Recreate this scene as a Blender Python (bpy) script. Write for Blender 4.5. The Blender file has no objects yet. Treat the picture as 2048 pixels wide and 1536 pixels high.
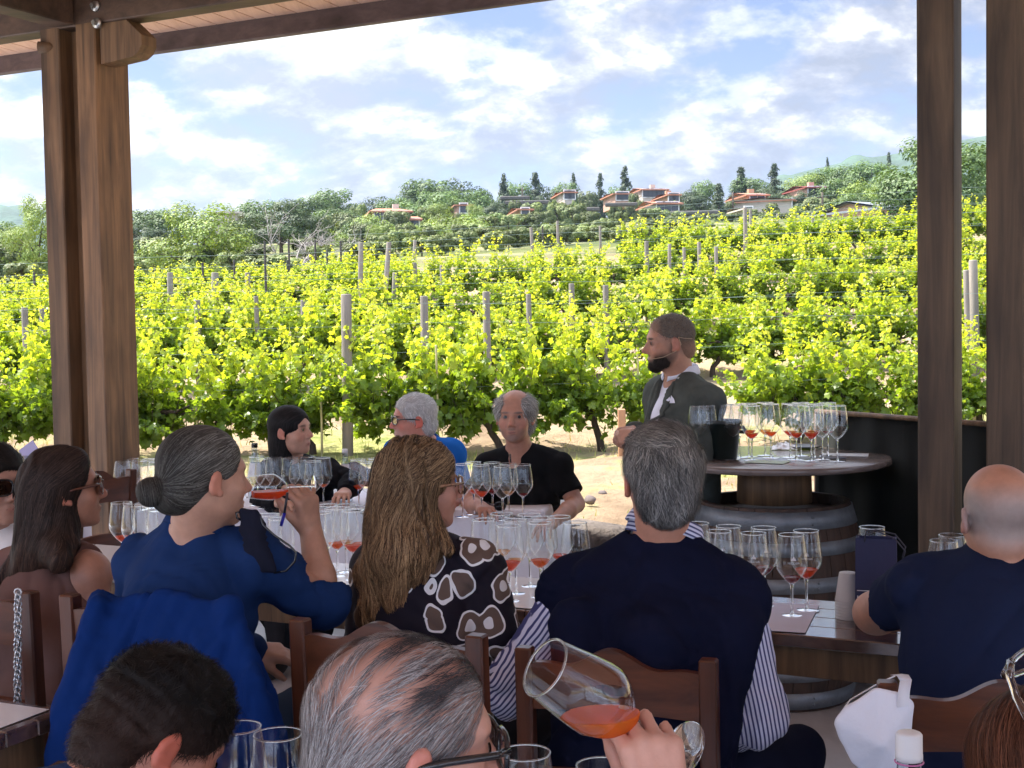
import bpy, bmesh, math, random
import numpy as np
from mathutils import Vector, Matrix
R = math.radians
sc = bpy.context.scene
COL = sc.collection
random.seed(7); rng = np.random.default_rng(7)

# ------------------------------------------------------------------ camera
F = 2600.0                      # focal length in photo pixels (photo is 2048 wide)
CAMZ = 1.60
cam_d = bpy.data.cameras.new('camera'); cam = bpy.data.objects.new('camera', cam_d); COL.objects.link(cam)
cam_d.sensor_width = 36; cam_d.lens = 36 * F / 2048; cam_d.clip_start = 0.05; cam_d.clip_end = 9000
CM = Matrix.Translation((0, 0, CAMZ)) @ Matrix.Rotation(R(90 - 2.6), 4, 'X') @ Matrix.Rotation(-0.017, 4, 'Z')
cam.matrix_world = CM
sc.camera = cam
CMI = CM.inverted()

def P(px, py, d):               # point seen at photo pixel (px,py) at depth d metres
    return CM @ Vector(((px - 1024) / F * d, -(py - 768) / F * d, -d))
def Pz(px, py, z):              # the point of the horizontal plane z seen at that pixel
    a = CM.translation; b = P(px, py, 1.0) - a
    return a + b * ((z - a.z) / b.z)
def proj(p):
    q = CMI @ Vector(p)
    return 1024 + q.x / -q.z * F, 768 - q.y / -q.z * F, -q.z

# ------------------------------------------------------------------ light
SUN_AZ = Vector((-0.93, 0.36))  # horizontal direction towards the sun
SUN_EL = 60
w = bpy.data.worlds.new('World'); sc.world = w; w.use_nodes = True
nt = w.node_tree; N = nt.nodes; L = nt.links
N.clear()
out = N.new('ShaderNodeOutputWorld'); bg = N.new('ShaderNodeBackground'); L.new(bg.outputs[0], out.inputs[0])
sky = N.new('ShaderNodeTexSky'); sky.sky_type = 'NISHITA'; sky.sun_disc = False
sky.sun_elevation = R(SUN_EL); sky.sun_rotation = math.atan2(SUN_AZ.x, SUN_AZ.y); sky.altitude = 500
sky.dust_density = 1.0; sky.ozone_density = 1.5
tc = N.new('ShaderNodeTexCoord'); sp = N.new('ShaderNodeSeparateXYZ'); L.new(tc.outputs['Generated'], sp.inputs[0])
def mth(op, a, b=None, nt=nt):
    m = nt.nodes.new('ShaderNodeMath'); m.operation = op
    for i, v in enumerate((a, b)):
        if v is None: continue
        if isinstance(v, (int, float)): m.inputs[i].default_value = v
        else: nt.links.new(v, m.inputs[i])
    return m.outputs[0]
zc = mth('ADD', mth('MAXIMUM', sp.outputs[2], 0.0), 0.50)
cx = mth('DIVIDE', sp.outputs[0], zc); cy = mth('DIVIDE', sp.outputs[1], zc)
cb = N.new('ShaderNodeCombineXYZ'); L.new(cx, cb.inputs[0]); L.new(cy, cb.inputs[1])
def wnoise(scale, detail, rough, dist, off, lac=2.1):
    mp = N.new('ShaderNodeMapping'); L.new(cb.outputs[0], mp.inputs[0]); mp.inputs['Location'].default_value = off
    mp.inputs['Rotation'].default_value = (0, 0, 0.35); mp.inputs['Scale'].default_value = (1.0, 1.15, 1)
    n = N.new('ShaderNodeTexNoise'); L.new(mp.outputs[0], n.inputs['Vector'])
    n.inputs['Scale'].default_value = scale; n.inputs['Detail'].default_value = detail
    n.inputs['Roughness'].default_value = rough; n.inputs['Distortion'].default_value = dist
    n.inputs['Lacunarity'].default_value = lac
    return n.outputs[0]
def wramp(src, stops):
    r = N.new('ShaderNodeValToRGB'); L.new(src, r.inputs[0]); e = r.color_ramp.elements
    while len(e) < len(stops): e.new(0.5)
    for i, (p, c) in enumerate(stops):
        e[i].position = p; e[i].color = (c if len(c) == 4 else (*c, 1))
    return r.outputs[0]
OFF = (3.1, 1.7, 0)
cov = wnoise(6.2, 13, 0.57, 0.10, OFF)
mask = wramp(cov, [(0.39, (0, 0, 0)), (0.46, (.55, .55, .55)), (0.55, (1, 1, 1))])
shade = wnoise(6.2, 13, 0.57, 0.10, (OFF[0] + 0.035, OFF[1] - 0.055, 0))
sh2 = mth('SUBTRACT', cov, shade)
sh3 = mth('ADD', mth('MULTIPLY', sh2, 6.0), 0.5)
dens = mth('MULTIPLY', mth('SUBTRACT', cov, 0.47), 1.6)
sh4 = mth('SUBTRACT', sh3, dens)
ccol = wramp(sh4, [(0.0, (.56, .60, .74)), (0.35, (.70, .74, .90)), (0.62, (.90, .92, 1.0)), (0.9, (1.30, 1.29, 1.27))])
sk = N.new('ShaderNodeMix'); sk.data_type = 'RGBA'; sk.blend_type = 'MULTIPLY'; sk.inputs[0].default_value = 1
L.new(sky.outputs[0], sk.inputs[6]); SKY_GAIN = 0.056
sk.inputs[7].default_value = (SKY_GAIN * 1.0, SKY_GAIN * .92, SKY_GAIN * 1.06, 1)
CLOUD = 0.285
ck = N.new('ShaderNodeMix'); ck.data_type = 'RGBA'; ck.blend_type = 'MULTIPLY'; ck.inputs[0].default_value = 1
L.new(ccol, ck.inputs[6]); ck.inputs[7].default_value = (CLOUD, CLOUD, CLOUD, 1)
_e = R(SUN_EL); _a = SUN_AZ.normalized(); sv = N.new('ShaderNodeVectorMath'); sv.operation = 'DOT_PRODUCT'
L.new(tc.outputs['Generated'], sv.inputs[0]); sv.inputs[1].default_value = (_a.x * math.cos(_e), _a.y * math.cos(_e), math.sin(_e))
glow = mth('ADD', mth('MULTIPLY', mth('POWER', mth('MAXIMUM', sv.outputs['Value'], 0.0), 3.0), 6.0), 1.0)
back = mth('ADD', mth('MULTIPLY', mth('MAXIMUM', mth('MULTIPLY', sp.outputs[1], -1.0), 0.0), 3.3), 0.0)
gsum = mth('ADD', glow, back); gm = N.new('ShaderNodeVectorMath'); gm.operation = 'SCALE'; L.new(ck.outputs[2], gm.inputs[0]); L.new(gsum, gm.inputs['Scale'])  # clouds sunward and behind camera brightened as added fill for the shelter
bk = N.new('ShaderNodeMix'); bk.data_type = 'RGBA'; bk.blend_type = 'MULTIPLY'; L.new(mth('MINIMUM', mth('MULTIPLY', back, 0.9), 1.0), bk.inputs[0]); L.new(gm.outputs[0], bk.inputs[6]); bk.inputs[7].default_value = (.80, .92, 1.15, 1)
mx = N.new('ShaderNodeMix'); mx.data_type = 'RGBA'
L.new(mask, mx.inputs[0]); L.new(sk.outputs[2], mx.inputs[6]); L.new(bk.outputs[2], mx.inputs[7])
L.new(mx.outputs[2], bg.inputs[0]); bg.inputs[1].default_value = 1.0

sd = bpy.data.lights.new('sun', 'SUN'); sun = bpy.data.objects.new('sun', sd); COL.objects.link(sun)
sd.energy = 4.6; sd.angle = R(0.6); sd.color = (1.0, 0.95, 0.86)
_h = SUN_AZ.normalized() * math.cos(R(SUN_EL)); sdir = Vector((_h.x, _h.y, math.sin(R(SUN_EL))))
sun.rotation_euler = sdir.to_track_quat('Z', 'Y').to_euler()
sc.view_settings.view_transform = 'Standard'; sc.view_settings.look = 'None'
sc.view_settings.exposure = 1.45; sc.view_settings.gamma = 1.0
sc.render.engine = 'CYCLES'
sc.cycles.max_bounces = 14; sc.cycles.transmission_bounces = 12; sc.cycles.transparent_max_bounces = 40
sc.cycles.diffuse_bounces = 4; sc.cycles.glossy_bounces = 4
sc.cycles.caustics_reflective = False; sc.cycles.caustics_refractive = False
sc.cycles.use_denoising = True; sc.cycles.sample_clamp_indirect = 6

# ------------------------------------------------------------------ object helpers
def link(o, parent=None):
    COL.objects.link(o)
    if parent is not None: o.parent = parent
    return o
def tag(o, label=None, cat=None, group=None, kind=None):
    if label: o['label'] = label
    if cat: o['category'] = cat
    if group: o['group'] = group
    if kind: o['kind'] = kind
    return o
def thing(name, loc=(0, 0, 0), label=None, cat=None, group=None, rz=0):
    o = bpy.data.objects.new(name, None); COL.objects.link(o); o.location = loc; o.rotation_euler = (0, 0, rz)
    o.empty_display_size = 0.1
    return tag(o, label, cat, group)
def npmesh(name, V, faces, smooth=True, col=None, attrs=None, mi=None):
    """V (n,3), faces: (m,k) array or list of such arrays"""
    me = bpy.data.meshes.new(name)
    if not isinstance(faces, (list, tuple)): faces = [faces]
    faces = [np.asarray(f, dtype=np.int32) for f in faces if len(f)]
    V = np.asarray(V, dtype=np.float32)
    me.vertices.add(len(V)); me.vertices.foreach_set('co', V.ravel())
    nl = sum(f.size for f in faces); nf = sum(len(f) for f in faces)
    me.loops.add(nl); me.polygons.add(nf)
    me.loops.foreach_set('vertex_index', np.concatenate([f.ravel() for f in faces]))
    tot = np.concatenate([np.full(len(f), f.shape[1], np.int32) for f in faces])
    st = np.concatenate([[0], np.cumsum(tot)[:-1]]).astype(np.int32)
    me.polygons.foreach_set('loop_start', st); me.polygons.foreach_set('loop_total', tot)
    me.polygons.foreach_set('use_smooth', np.full(nf, bool(smooth)))
    if mi is not None: me.polygons.foreach_set('material_index', np.asarray(mi, np.int32))
    if col is not None:
        c = np.ones((len(V), 4), np.float32); c[:, :3] = col
        a = me.color_attributes.new('Col', 'FLOAT_COLOR', 'POINT'); a.data.foreach_set('color', c.ravel())
    for k, v in (attrs or {}).items():
        a = me.attributes.new(k, 'FLOAT', 'POINT'); a.data.foreach_set('value', np.asarray(v, np.float32))
    me.update(calc_edges=True); me.validate()
    return me
def mkobj(name, me, mats, parent=None):
    o = bpy.data.objects.new(name, me)
    for m in (mats if isinstance(mats, (list, tuple)) else [mats]): me.materials.append(m)
    return link(o, parent)
def copy_tree(o, parent=None):
    c = o.copy(); COL.objects.link(c); c.parent = parent
    for ch in list(o.children): copy_tree(ch, c)
    return c

class MB:
    """collects shapes, builds ONE mesh; every shape keeps its own flat/smooth flag"""
    def __init__(s): s.v = []; s.f = []; s.sm = []; s.n = 0
    def add(s, V, Fs, smooth=False):
        s.v += [tuple(p) for p in V]
        for f in Fs: s.f.append([i + s.n for i in f]); s.sm.append(smooth)
        s.n = len(s.v); return s
    def box(s, c, d, rot=None, bev=0.0):
        """c centre, d full size, rot Matrix 3x3; bevelled edges when bev>0"""
        x, y, z = [k / 2 for k in d]
        if bev <= 0:
            V = [Vector((a * x, b * y, e * z)) for a in (-1, 1) for b in (-1, 1) for e in (-1, 1)]
            Fs = [(0, 1, 3, 2), (4, 6, 7, 5), (0, 4, 5, 1), (2, 3, 7, 6), (0, 2, 6, 4), (1, 5, 7, 3)]
        else:
            V = []; ids = {}
            for a in (-1, 1):
                for b in (-1, 1):
                    for e in (-1, 1):
                        for k in range(3):
                            q = [a * x, b * y, e * z]
                            for m in range(3):
                                if m != k: q[m] -= (a, b, e)[m] * bev
                            ids[(a, b, e, k)] = len(V); V.append(Vector(q))
            Fs = []
            for k in range(3):
                o1, o2 = [m for m in range(3) if m != k]
                for sgn in (-1, 1):
                    ring = []
                    for (p, q) in ((-1, -1), (1, -1), (1, 1), (-1, 1)):
                        t = [0, 0, 0]; t[k] = sgn; t[o1] = p; t[o2] = q
                        ring.append(ids[(*t, k)])
                    Fs.append(ring if (sgn > 0) != (k == 1) else ring[::-1])
                for p in (-1, 1):           # edges running along k
                    for q in (-1, 1):
                        t1 = [0, 0, 0]; t2 = [0, 0, 0]
                        t1[k] = -1; t2[k] = 1
                        for t in (t1, t2): t[o1] = p; t[o2] = q
                        Fs.append([ids[(*t1, o1)], ids[(*t2, o1)], ids[(*t2, o2)], ids[(*t1, o2)]])
            for a in (-1, 1):
                for b in (-1, 1):
                    for e in (-1, 1): Fs.append([ids[(a, b, e, k)] for k in range(3)])
        if rot is not None: V = [rot @ p for p in V]
        c = Vector(c)
        return s.add([p + c for p in V], Fs)
    def tube(s, pts, rad, n=8, caps=True, smooth=True):
        pts = [Vector(p) for p in pts]
        if not isinstance(rad, (list, tuple)): rad = [rad] * len(pts)
        V = []; ref = None
        for i, p in enumerate(pts):
            t = (pts[min(i + 1, len(pts) - 1)] - pts[max(i - 1, 0)])
            t = t.normalized() if t.length > 1e-9 else Vector((0, 0, 1))
            if ref is None: ref = t.orthogonal().normalized()
            ref = (ref - t * ref.dot(t)); ref = ref.normalized() if ref.length > 1e-6 else t.orthogonal().normalized()
            b = t.cross(ref)
            for k in range(n):
                a = 2 * math.pi * k / n; V.append(p + (ref * math.cos(a) + b * math.sin(a)) * rad[i])
        Fs = []
        for i in range(len(pts) - 1):
            for k in range(n):
                a = i * n + k; b2 = i * n + (k + 1) % n; Fs.append((a, b2, b2 + n, a + n))
        if caps: Fs.append(tuple(range(n))[::-1]); Fs.append(tuple(range((len(pts) - 1) * n, len(pts) * n)))
        return s.add(V, Fs, smooth)
    def lathe(s, prof, n=32, c=(0, 0, 0), smooth=True, a0=0.0, caps=False):
        V = []; c = Vector(c)
        for r, z in prof:
            for k in range(n):
                a = a0 + 2 * math.pi * k / n; V.append(c + Vector((r * math.cos(a), r * math.sin(a), z)))
        Fs = []
        for i in range(len(prof) - 1):
            for k in range(n):
                a = i * n + k; b = i * n + (k + 1) % n; Fs.append((a, b, b + n, a + n))
        if caps: Fs.append(tuple(range(n))[::-1]); Fs.append(tuple(range((len(prof) - 1) * n, len(prof) * n)))
        return s.add(V, Fs, smooth)
    def prism(s, poly, h0, h1, M=None, smooth=False):
        """poly 2D (x,y) extruded from z=h0 to h1, then M (4x4)"""
        n = len(poly)
        V = [Vector((x, y, h0)) for x, y in poly] + [Vector((x, y, h1)) for x, y in poly]
        if M is not None: V = [M @ p for p in V]
        Fs = [tuple(range(n))[::-1], tuple(range(n, 2 * n))] + [(i, (i + 1) % n, n + (i + 1) % n, n + i) for i in range(n)]
        return s.add(V, Fs, smooth)
    def build(s, name, mat, parent=None, org=None):
        me = bpy.data.meshes.new(name)
        V = s.v if org is None else [(p[0] - org[0], p[1] - org[1], p[2] - org[2]) for p in s.v]
        me.from_pydata(V, [], s.f); me.polygons.foreach_set('use_smooth', s.sm)
        bm = bmesh.new(); bm.from_mesh(me); bmesh.ops.recalc_face_normals(bm, faces=bm.faces); bm.to_mesh(me); bm.free(); me.update()
        return mkobj(name, me, mat, parent)

# ordinals so that every repeat gets a label of its own
ORD = ['first', 'second', 'third', 'fourth', 'fifth', 'sixth', 'seventh', 'eighth', 'ninth', 'tenth', 'eleventh', 'twelfth', 'thirteenth',
       'fourteenth', 'fifteenth', 'sixteenth', 'seventeenth', 'eighteenth', 'nineteenth', 'twentieth']
def ordw(i):
    if i < 20: return ORD[i]
    t = ['twenty', 'thirty', 'forty', 'fifty', 'sixty', 'seventy', 'eighty', 'ninety'][(i + 1) // 10 - 2]
    return t[:-1] + 'ieth' if (i + 1) % 10 == 0 else t + '-' + ORD[(i + 1) % 10 - 1]
SERIES = {}
def series(key, o, tpl): SERIES.setdefault(key, []).append((o, tpl)); return o
def finish_series():
    for key, lst in SERIES.items():
        lst.sort(key=lambda t: proj(t[0].matrix_basis.translation)[0])
        for i, (o, tpl) in enumerate(lst): o['label'] = tpl.replace('#', ordw(i))

# ------------------------------------------------------------------ materials
def newmat(name):
    m = bpy.data.materials.new(name); m.use_nodes = True
    return m, m.node_tree, m.node_tree.nodes['Principled BSDF']
def pmat(name, col, rough=0.6, var=0.15, scale=8.0, bump=0.0, bscale=None, metal=0.0, spec=0.5, coat=0.0, stretch=None, sheen=0.0, attr=False, sss=0.0, detail=5, bdist=0.01):
    """Principled with noise-varied colour and bump; attr=True multiplies the mesh's Col attribute"""
    m, t, b = newmat(name)
    b.inputs['Roughness'].default_value = rough; b.inputs['Metallic'].default_value = metal
    b.inputs['Specular IOR Level'].default_value = spec; b.inputs['Coat Weight'].default_value = coat
    b.inputs['Sheen Weight'].default_value = sheen
    if sss: b.inputs['Subsurface Weight'].default_value = sss; b.inputs['Subsurface Radius'].default_value = (.02, .008, .004); b.inputs['Subsurface Scale'].default_value = 0.5
    co = t.nodes.new('ShaderNodeTexCoord'); mp = t.nodes.new('ShaderNodeMapping'); t.links.new(co.outputs['Object'], mp.inputs[0])
    if stretch: mp.inputs['Scale'].default_value = stretch
    n = t.nodes.new('ShaderNodeTexNoise'); n.inputs['Scale'].default_value = scale; n.inputs['Detail'].default_value = detail
    n.inputs['Roughness'].default_value = 0.6; t.links.new(mp.outputs[0], n.inputs['Vector'])
    r = t.nodes.new('ShaderNodeMapRange'); t.links.new(n.outputs[0], r.inputs[0])
    r.inputs[1].default_value = 0.25; r.inputs[2].default_value = 0.75; r.inputs[3].default_value = 1 - var; r.inputs[4].default_value = 1 + var
    mx = t.nodes.new('ShaderNodeMix'); mx.data_type = 'RGBA'; mx.blend_type = 'MULTIPLY'; mx.inputs[0].default_value = 1
    if attr:
        a = t.nodes.new('ShaderNodeAttribute'); a.attribute_name = 'Col'; t.links.new(a.outputs[0], mx.inputs[6])
    else: mx.inputs[6].default_value = (*col, 1)
    t.links.new(r.outputs[0], mx.inputs[7]); t.links.new(mx.outputs[2], b.inputs['Base Color'])
    if bump:
        n2 = t.nodes.new('ShaderNodeTexNoise'); n2.inputs['Scale'].default_value = bscale or scale * 3; n2.inputs['Detail'].default_value = 4
        t.links.new(mp.outputs[0], n2.inputs['Vector'])
        bp = t.nodes.new('ShaderNodeBump'); bp.inputs['Strength'].default_value = bump; bp.inputs['Distance'].default_value = bdist
        t.links.new(n2.outputs[0], bp.inputs['Height']); t.links.new(bp.outputs[0], b.inputs['Normal'])
    return m
def woodmat(name, c1, c2, rough=0.55, axis=2, scale=1.0, coat=0.0, knots=True):
    """grain running along local axis"""
    m, t, b = newmat(name); nd = t.nodes; lk = t.links
    co = nd.new('ShaderNodeTexCoord'); mp = nd.new('ShaderNodeMapping'); lk.new(co.outputs['Object'], mp.inputs[0])
    s = [14.0 * scale] * 3; s[axis] = 0.8 * scale; mp.inputs['Scale'].default_value = s
    n = nd.new('ShaderNodeTexNoise'); n.inputs['Scale'].default_value = 1.6; n.inputs['Detail'].default_value = 7; n.inputs['Distortion'].default_value = 0.6
    n.inputs['Roughness'].default_value = 0.65; lk.new(mp.outputs[0], n.inputs['Vector'])
    r = nd.new('ShaderNodeValToRGB'); lk.new(n.outputs[0], r.inputs[0])
    r.color_ramp.elements[0].position = 0.3; r.color_ramp.elements[0].color = (*c1, 1)
    r.color_ramp.elements[1].position = 0.7; r.color_ramp.elements[1].color = (*c2, 1)
    src = r.outputs[0]
    if knots:
        mp2 = nd.new('ShaderNodeMapping'); lk.new(co.outputs['Object'], mp2.inputs[0]); s2 = [5.0] * 3; s2[axis] = 1.7; mp2.inputs['Scale'].default_value = s2
        n2 = nd.new('ShaderNodeTexNoise'); n2.inputs['Scale'].default_value = 1.0; n2.inputs['Detail'].default_value = 3; lk.new(mp2.outputs[0], n2.inputs['Vector'])
        r2 = nd.new('ShaderNodeValToRGB'); lk.new(n2.outputs[0], r2.inputs[0])
        r2.color_ramp.elements[0].position = 0.30; r2.color_ramp.elements[0].color = (.35, .33, .33, 1); r2.color_ramp.elements[1].position = 0.5; r2.color_ramp.elements[1].color = (1, 1, 1, 1)
        x = nd.new('ShaderNodeMix'); x.data_type = 'RGBA'; x.blend_type = 'MULTIPLY'; x.inputs[0].default_value = 0.8
        lk.new(src, x.inputs[6]); lk.new(r2.outputs[0], x.inputs[7]); src = x.outputs[2]
    lk.new(src, b.inputs['Base Color']); b.inputs['Roughness'].default_value = rough; b.inputs['Coat Weight'].default_value = coat
    b.inputs['Coat Roughness'].default_value = 0.2
    bp = nd.new('ShaderNodeBump'); bp.inputs['Strength'].default_value = 0.25; bp.inputs['Distance'].default_value = 0.003
    lk.new(n.outputs[0], bp.inputs['Height']); lk.new(bp.outputs[0], b.inputs['Normal'])
    return m
# ------------------------------------------------------------------ signed-distance modelling kit (people, cloth)
class Fld:
    def __init__(s, lo, hi, h):
        s.lo = np.array(lo, np.float32); s.h = h
        s.n = np.maximum(4, np.ceil((np.array(hi) - np.array(lo)) / h).astype(int) + 1)
        s.f = np.full(s.n, 0.5, np.float32)
    def _sub(s, lo, hi):
        a = np.maximum(0, np.floor((np.array(lo) - s.lo) / s.h).astype(int)); b = np.minimum(s.n, np.ceil((np.array(hi) - s.lo) / s.h).astype(int) + 1)
        if (b <= a).any(): return None
        ax = [s.lo[i] + s.h * np.arange(a[i], b[i], dtype=np.float32) for i in range(3)]
        X, Y, Z = np.meshgrid(*ax, indexing='ij', sparse=True)
        return (slice(a[0], b[0]), slice(a[1], b[1]), slice(a[2], b[2])), X, Y, Z
    def _apply(s, sl, d, k, op):
        g = s.f[sl]
        if op == 'add':
            if k > 0:
                hh = np.clip(0.5 + 0.5 * (g - d) / k, 0, 1); r = g + (d - g) * hh - k * hh * (1 - hh)
            else: r = np.minimum(g, d)
        elif op == 'sub':
            d = -d
            if k > 0:
                hh = np.clip(0.5 - 0.5 * (g - d) / k, 0, 1); r = g + (d - g) * hh + k * hh * (1 - hh)
            else: r = np.maximum(g, d)
        s.f[sl] = r
    def cone(s, a, b, ra, rb, k=0.01, op='add', flat=None):
        """tapered capsule; flat=(axis unit vector, factor) squashes it across that axis"""
        a = np.array(a, np.float32); b = np.array(b, np.float32); m = max(ra, rb) + max(k, s.h * 2) + (0.0 if op == 'add' else 0.01)
        q = s._sub(np.minimum(a, b) - m, np.maximum(a, b) + m)
        if q is None: return s
        sl, X, Y, Z = q; ba = b - a; L2 = float(ba @ ba) + 1e-12
        px, py, pz = X - a[0], Y - a[1], Z - a[2]
        h = np.clip((px * ba[0] + py * ba[1] + pz * ba[2]) / L2, 0, 1)
        dx, dy, dz = px - ba[0] * h, py - ba[1] * h, pz - ba[2] * h
        if flat is not None:
            ax, fc = flat; dt = dx * ax[0] + dy * ax[1] + dz * ax[2]
            dx, dy, dz = dx + ax[0] * dt * (fc - 1), dy + ax[1] * dt * (fc - 1), dz + ax[2] * dt * (fc - 1)
        s._apply(sl, np.sqrt(dx * dx + dy * dy + dz * dz) - (ra + (rb - ra) * h), k, op); return s
    def ell(s, c, r, M=None, k=0.01, op='add'):
        """ellipsoid, M 3x3 (columns = its axes)"""
        c = np.array(c, np.float32); r = np.array(r, np.float32); m = float(r.max()) + max(k, s.h * 2)
        q = s._sub(c - m, c + m)
        if q is None: return s
        sl, X, Y, Z = q; px, py, pz = X - c[0], Y - c[1], Z - c[2]
        if M is not None:
            M = np.array(M, np.float32); px, py, pz = [px * M[0, i] + py * M[1, i] + pz * M[2, i] for i in range(3)]
        k0 = np.sqrt((px / r[0]) ** 2 + (py / r[1]) ** 2 + (pz / r[2]) ** 2); k1 = np.sqrt((px / r[0] ** 2) ** 2 + (py / r[1] ** 2) ** 2 + (pz / r[2] ** 2) ** 2) + 1e-6
        s._apply(sl, k0 * (k0 - 1) / k1, k, op); return s
    def box(s, c, r, M=None, k=0.01, rr=0.01, op='add'):
        c = np.array(c, np.float32); r = np.array(r, np.float32) - rr; m = float(np.linalg.norm(r)) + rr + max(k, s.h * 2)
        q = s._sub(c - m, c + m)
        if q is None: return s
        sl, X, Y, Z = q; px, py, pz = X - c[0], Y - c[1], Z - c[2]
        if M is not None:
            M = np.array(M, np.float32); px, py, pz = [px * M[0, i] + py * M[1, i] + pz * M[2, i] for i in range(3)]
        qx, qy, qz = abs(px) - r[0], abs(py) - r[1], abs(pz) - r[2]
        d = np.sqrt(np.maximum(qx, 0) ** 2 + np.maximum(qy, 0) ** 2 + np.maximum(qz, 0) ** 2) + np.minimum(np.maximum(qx, np.maximum(qy, qz)), 0) - rr
        s._apply(sl, d, k, op); return s
    def cut(s, p, n, k=0.0):
        """remove the half-space on the side n points to"""
        n = np.array(n, np.float32); n = n / np.linalg.norm(n)
        sl, X, Y, Z = s._sub(s.lo, s.lo + s.h * (s.n - 1))
        d = -((X - p[0]) * n[0] + (Y - p[1]) * n[1] + (Z - p[2]) * n[2])
        s._apply(sl, d, k, 'sub'); return s
    def disp(s, fn):
        sl, X, Y, Z = s._sub(s.lo, s.lo + s.h * (s.n - 1))
        m = s.f < 0.05
        Xb = np.broadcast_to(X, s.f.shape)[m]; Yb = np.broadcast_to(Y, s.f.shape)[m]; Zb = np.broadcast_to(Z, s.f.shape)[m]
        s.f[m] += fn(Xb, Yb, Zb); return s
    def sample(s, pts):
        g = (pts - s.lo) / s.h; g = np.clip(g, 0, s.n - 1.001); i = g.astype(int); t = g - i
        r = 0
        for a in (0, 1):
            for b in (0, 1):
                for c in (0, 1):
                    wt = (t[:, 0] if a else 1 - t[:, 0]) * (t[:, 1] if b else 1 - t[:, 1]) * (t[:, 2] if c else 1 - t[:, 2])
                    r = r + wt * s.f[i[:, 0] + a, i[:, 1] + b, i[:, 2] + c]
        return r
    def grad(s, pts, e=None):
        e = e or s.h; g = np.stack([s.sample(pts + np.eye(3)[i] * e) - s.sample(pts - np.eye(3)[i] * e) for i in range(3)], 1)
        return g / (np.linalg.norm(g, axis=1, keepdims=True) + 1e-9)
    def mesh(s):
        f = s.f; f[0], f[-1], f[:, 0], f[:, -1], f[:, :, 0], f[:, :, -1] = [np.maximum(q, s.h * .5) for q in (f[0], f[-1], f[:, 0], f[:, -1], f[:, :, 0], f[:, :, -1])]
        ins = f < 0
        c = np.zeros(tuple(s.n - 1), np.int8)
        for a in (0, 1):
            for b in (0, 1):
                for d in (0, 1): c += ins[a:s.n[0] - 1 + a, b:s.n[1] - 1 + b, d:s.n[2] - 1 + d]
        I = np.argwhere((c > 0) & (c < 8))
        vid = np.full(tuple(s.n - 1), -1, np.int32); vid[I[:, 0], I[:, 1], I[:, 2]] = np.arange(len(I))
        pos = np.zeros((len(I), 3), np.float32); cnt = np.zeros(len(I), np.float32)
        cs = [(a, b, d) for a in (0, 1) for b in (0, 1) for d in (0, 1)]
        for u in cs:
            for ax in range(3):
                if u[ax]: continue
                v = list(u); v[ax] = 1
                fa = f[I[:, 0] + u[0], I[:, 1] + u[1], I[:, 2] + u[2]]; fb = f[I[:, 0] + v[0], I[:, 1] + v[1], I[:, 2] + v[2]]
                x = (fa < 0) != (fb < 0); t = np.where(x, fa / np.where(fa == fb, 1, fa - fb), 0)
                q = np.array(u, np.float32)[None] + np.eye(3, dtype=np.float32)[ax][None] * t[:, None]
                pos += q * x[:, None]; cnt += x
        V = s.lo + s.h * (I + pos / cnt[:, None])
        Q = []
        for ax in range(3):
            o = [i for i in range(3) if i != ax]
            A = [slice(None)] * 3; B = [slice(None)] * 3; A[ax] = slice(0, -1); B[ax] = slice(1, None)
            X = ins[tuple(A)] != ins[tuple(B)]
            G = np.argwhere(X); G = G[(G[:, o[0]] > 0) & (G[:, o[1]] > 0) & (G[:, o[0]] < s.n[o[0]] - 1) & (G[:, o[1]] < s.n[o[1]] - 1)]
            if not len(G): continue
            e0 = np.zeros(3, int); e0[o[0]] = 1; e1 = np.zeros(3, int); e1[o[1]] = 1
            g = lambda K: vid[K[:, 0], K[:, 1], K[:, 2]]
            q = np.stack([g(G - e0 - e1), g(G - e1), g(G), g(G - e0)], 1)
            up = ins[G[:, 0], G[:, 1], G[:, 2]]
            if ax == 1: up = ~up
            q = np.where(up[:, None], q, q[:, ::-1]); Q.append(q)
        Q = np.concatenate(Q); Q = Q[(Q >= 0).all(1)]
        return V.astype(np.float32), Q

def lapl(V, Q, it=1, lam=0.5):
    for _ in range(it):
        S = np.zeros_like(V); C = np.zeros(len(V), np.float32)
        for a, b in ((0, 1), (1, 2), (2, 3), (3, 0)):
            for i, j in ((a, b), (b, a)):
                np.add.at(S, Q[:, i], V[Q[:, j]]); np.add.at(C, Q[:, i], 1)
        V = V + lam * (S / np.maximum(C, 1)[:, None] - V)
    return V

class Fr:
    """local frame: x right, y forward, z up"""
    def __init__(s, o, M, sc=1.0): s.o = np.array(o, float); s.M = np.array(M, float); s.s = sc
    def __call__(s, *p): return s.o + s.M @ (np.array(p, float) * s.s)
    def d(s, *p): return s.M @ np.array(p, float)
    def inv(s, V): return ((np.asarray(V) - s.o) @ s.M) / s.s
def frame(o, yaw=0, pitch=0, roll=0, sc=1.0):
    """yaw 0 looks along +Y (away), 90 looks to -X (picture left), -90 to the right; pitch>0 looks up; roll>0 leans to own right"""
    M = Matrix.Rotation(R(yaw), 3, 'Z') @ Matrix.Rotation(R(pitch), 3, 'X') @ Matrix.Rotation(R(roll), 3, 'Y')
    return Fr(o, M, sc)
def frame2(o, fwd, up):
    f = np.array(fwd, float); f /= np.linalg.norm(f); u = np.array(up, float); u -= f * (u @ f); u /= np.linalg.norm(u)
    return Fr(o, np.stack([np.cross(f, u), f, u], 1))

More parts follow.
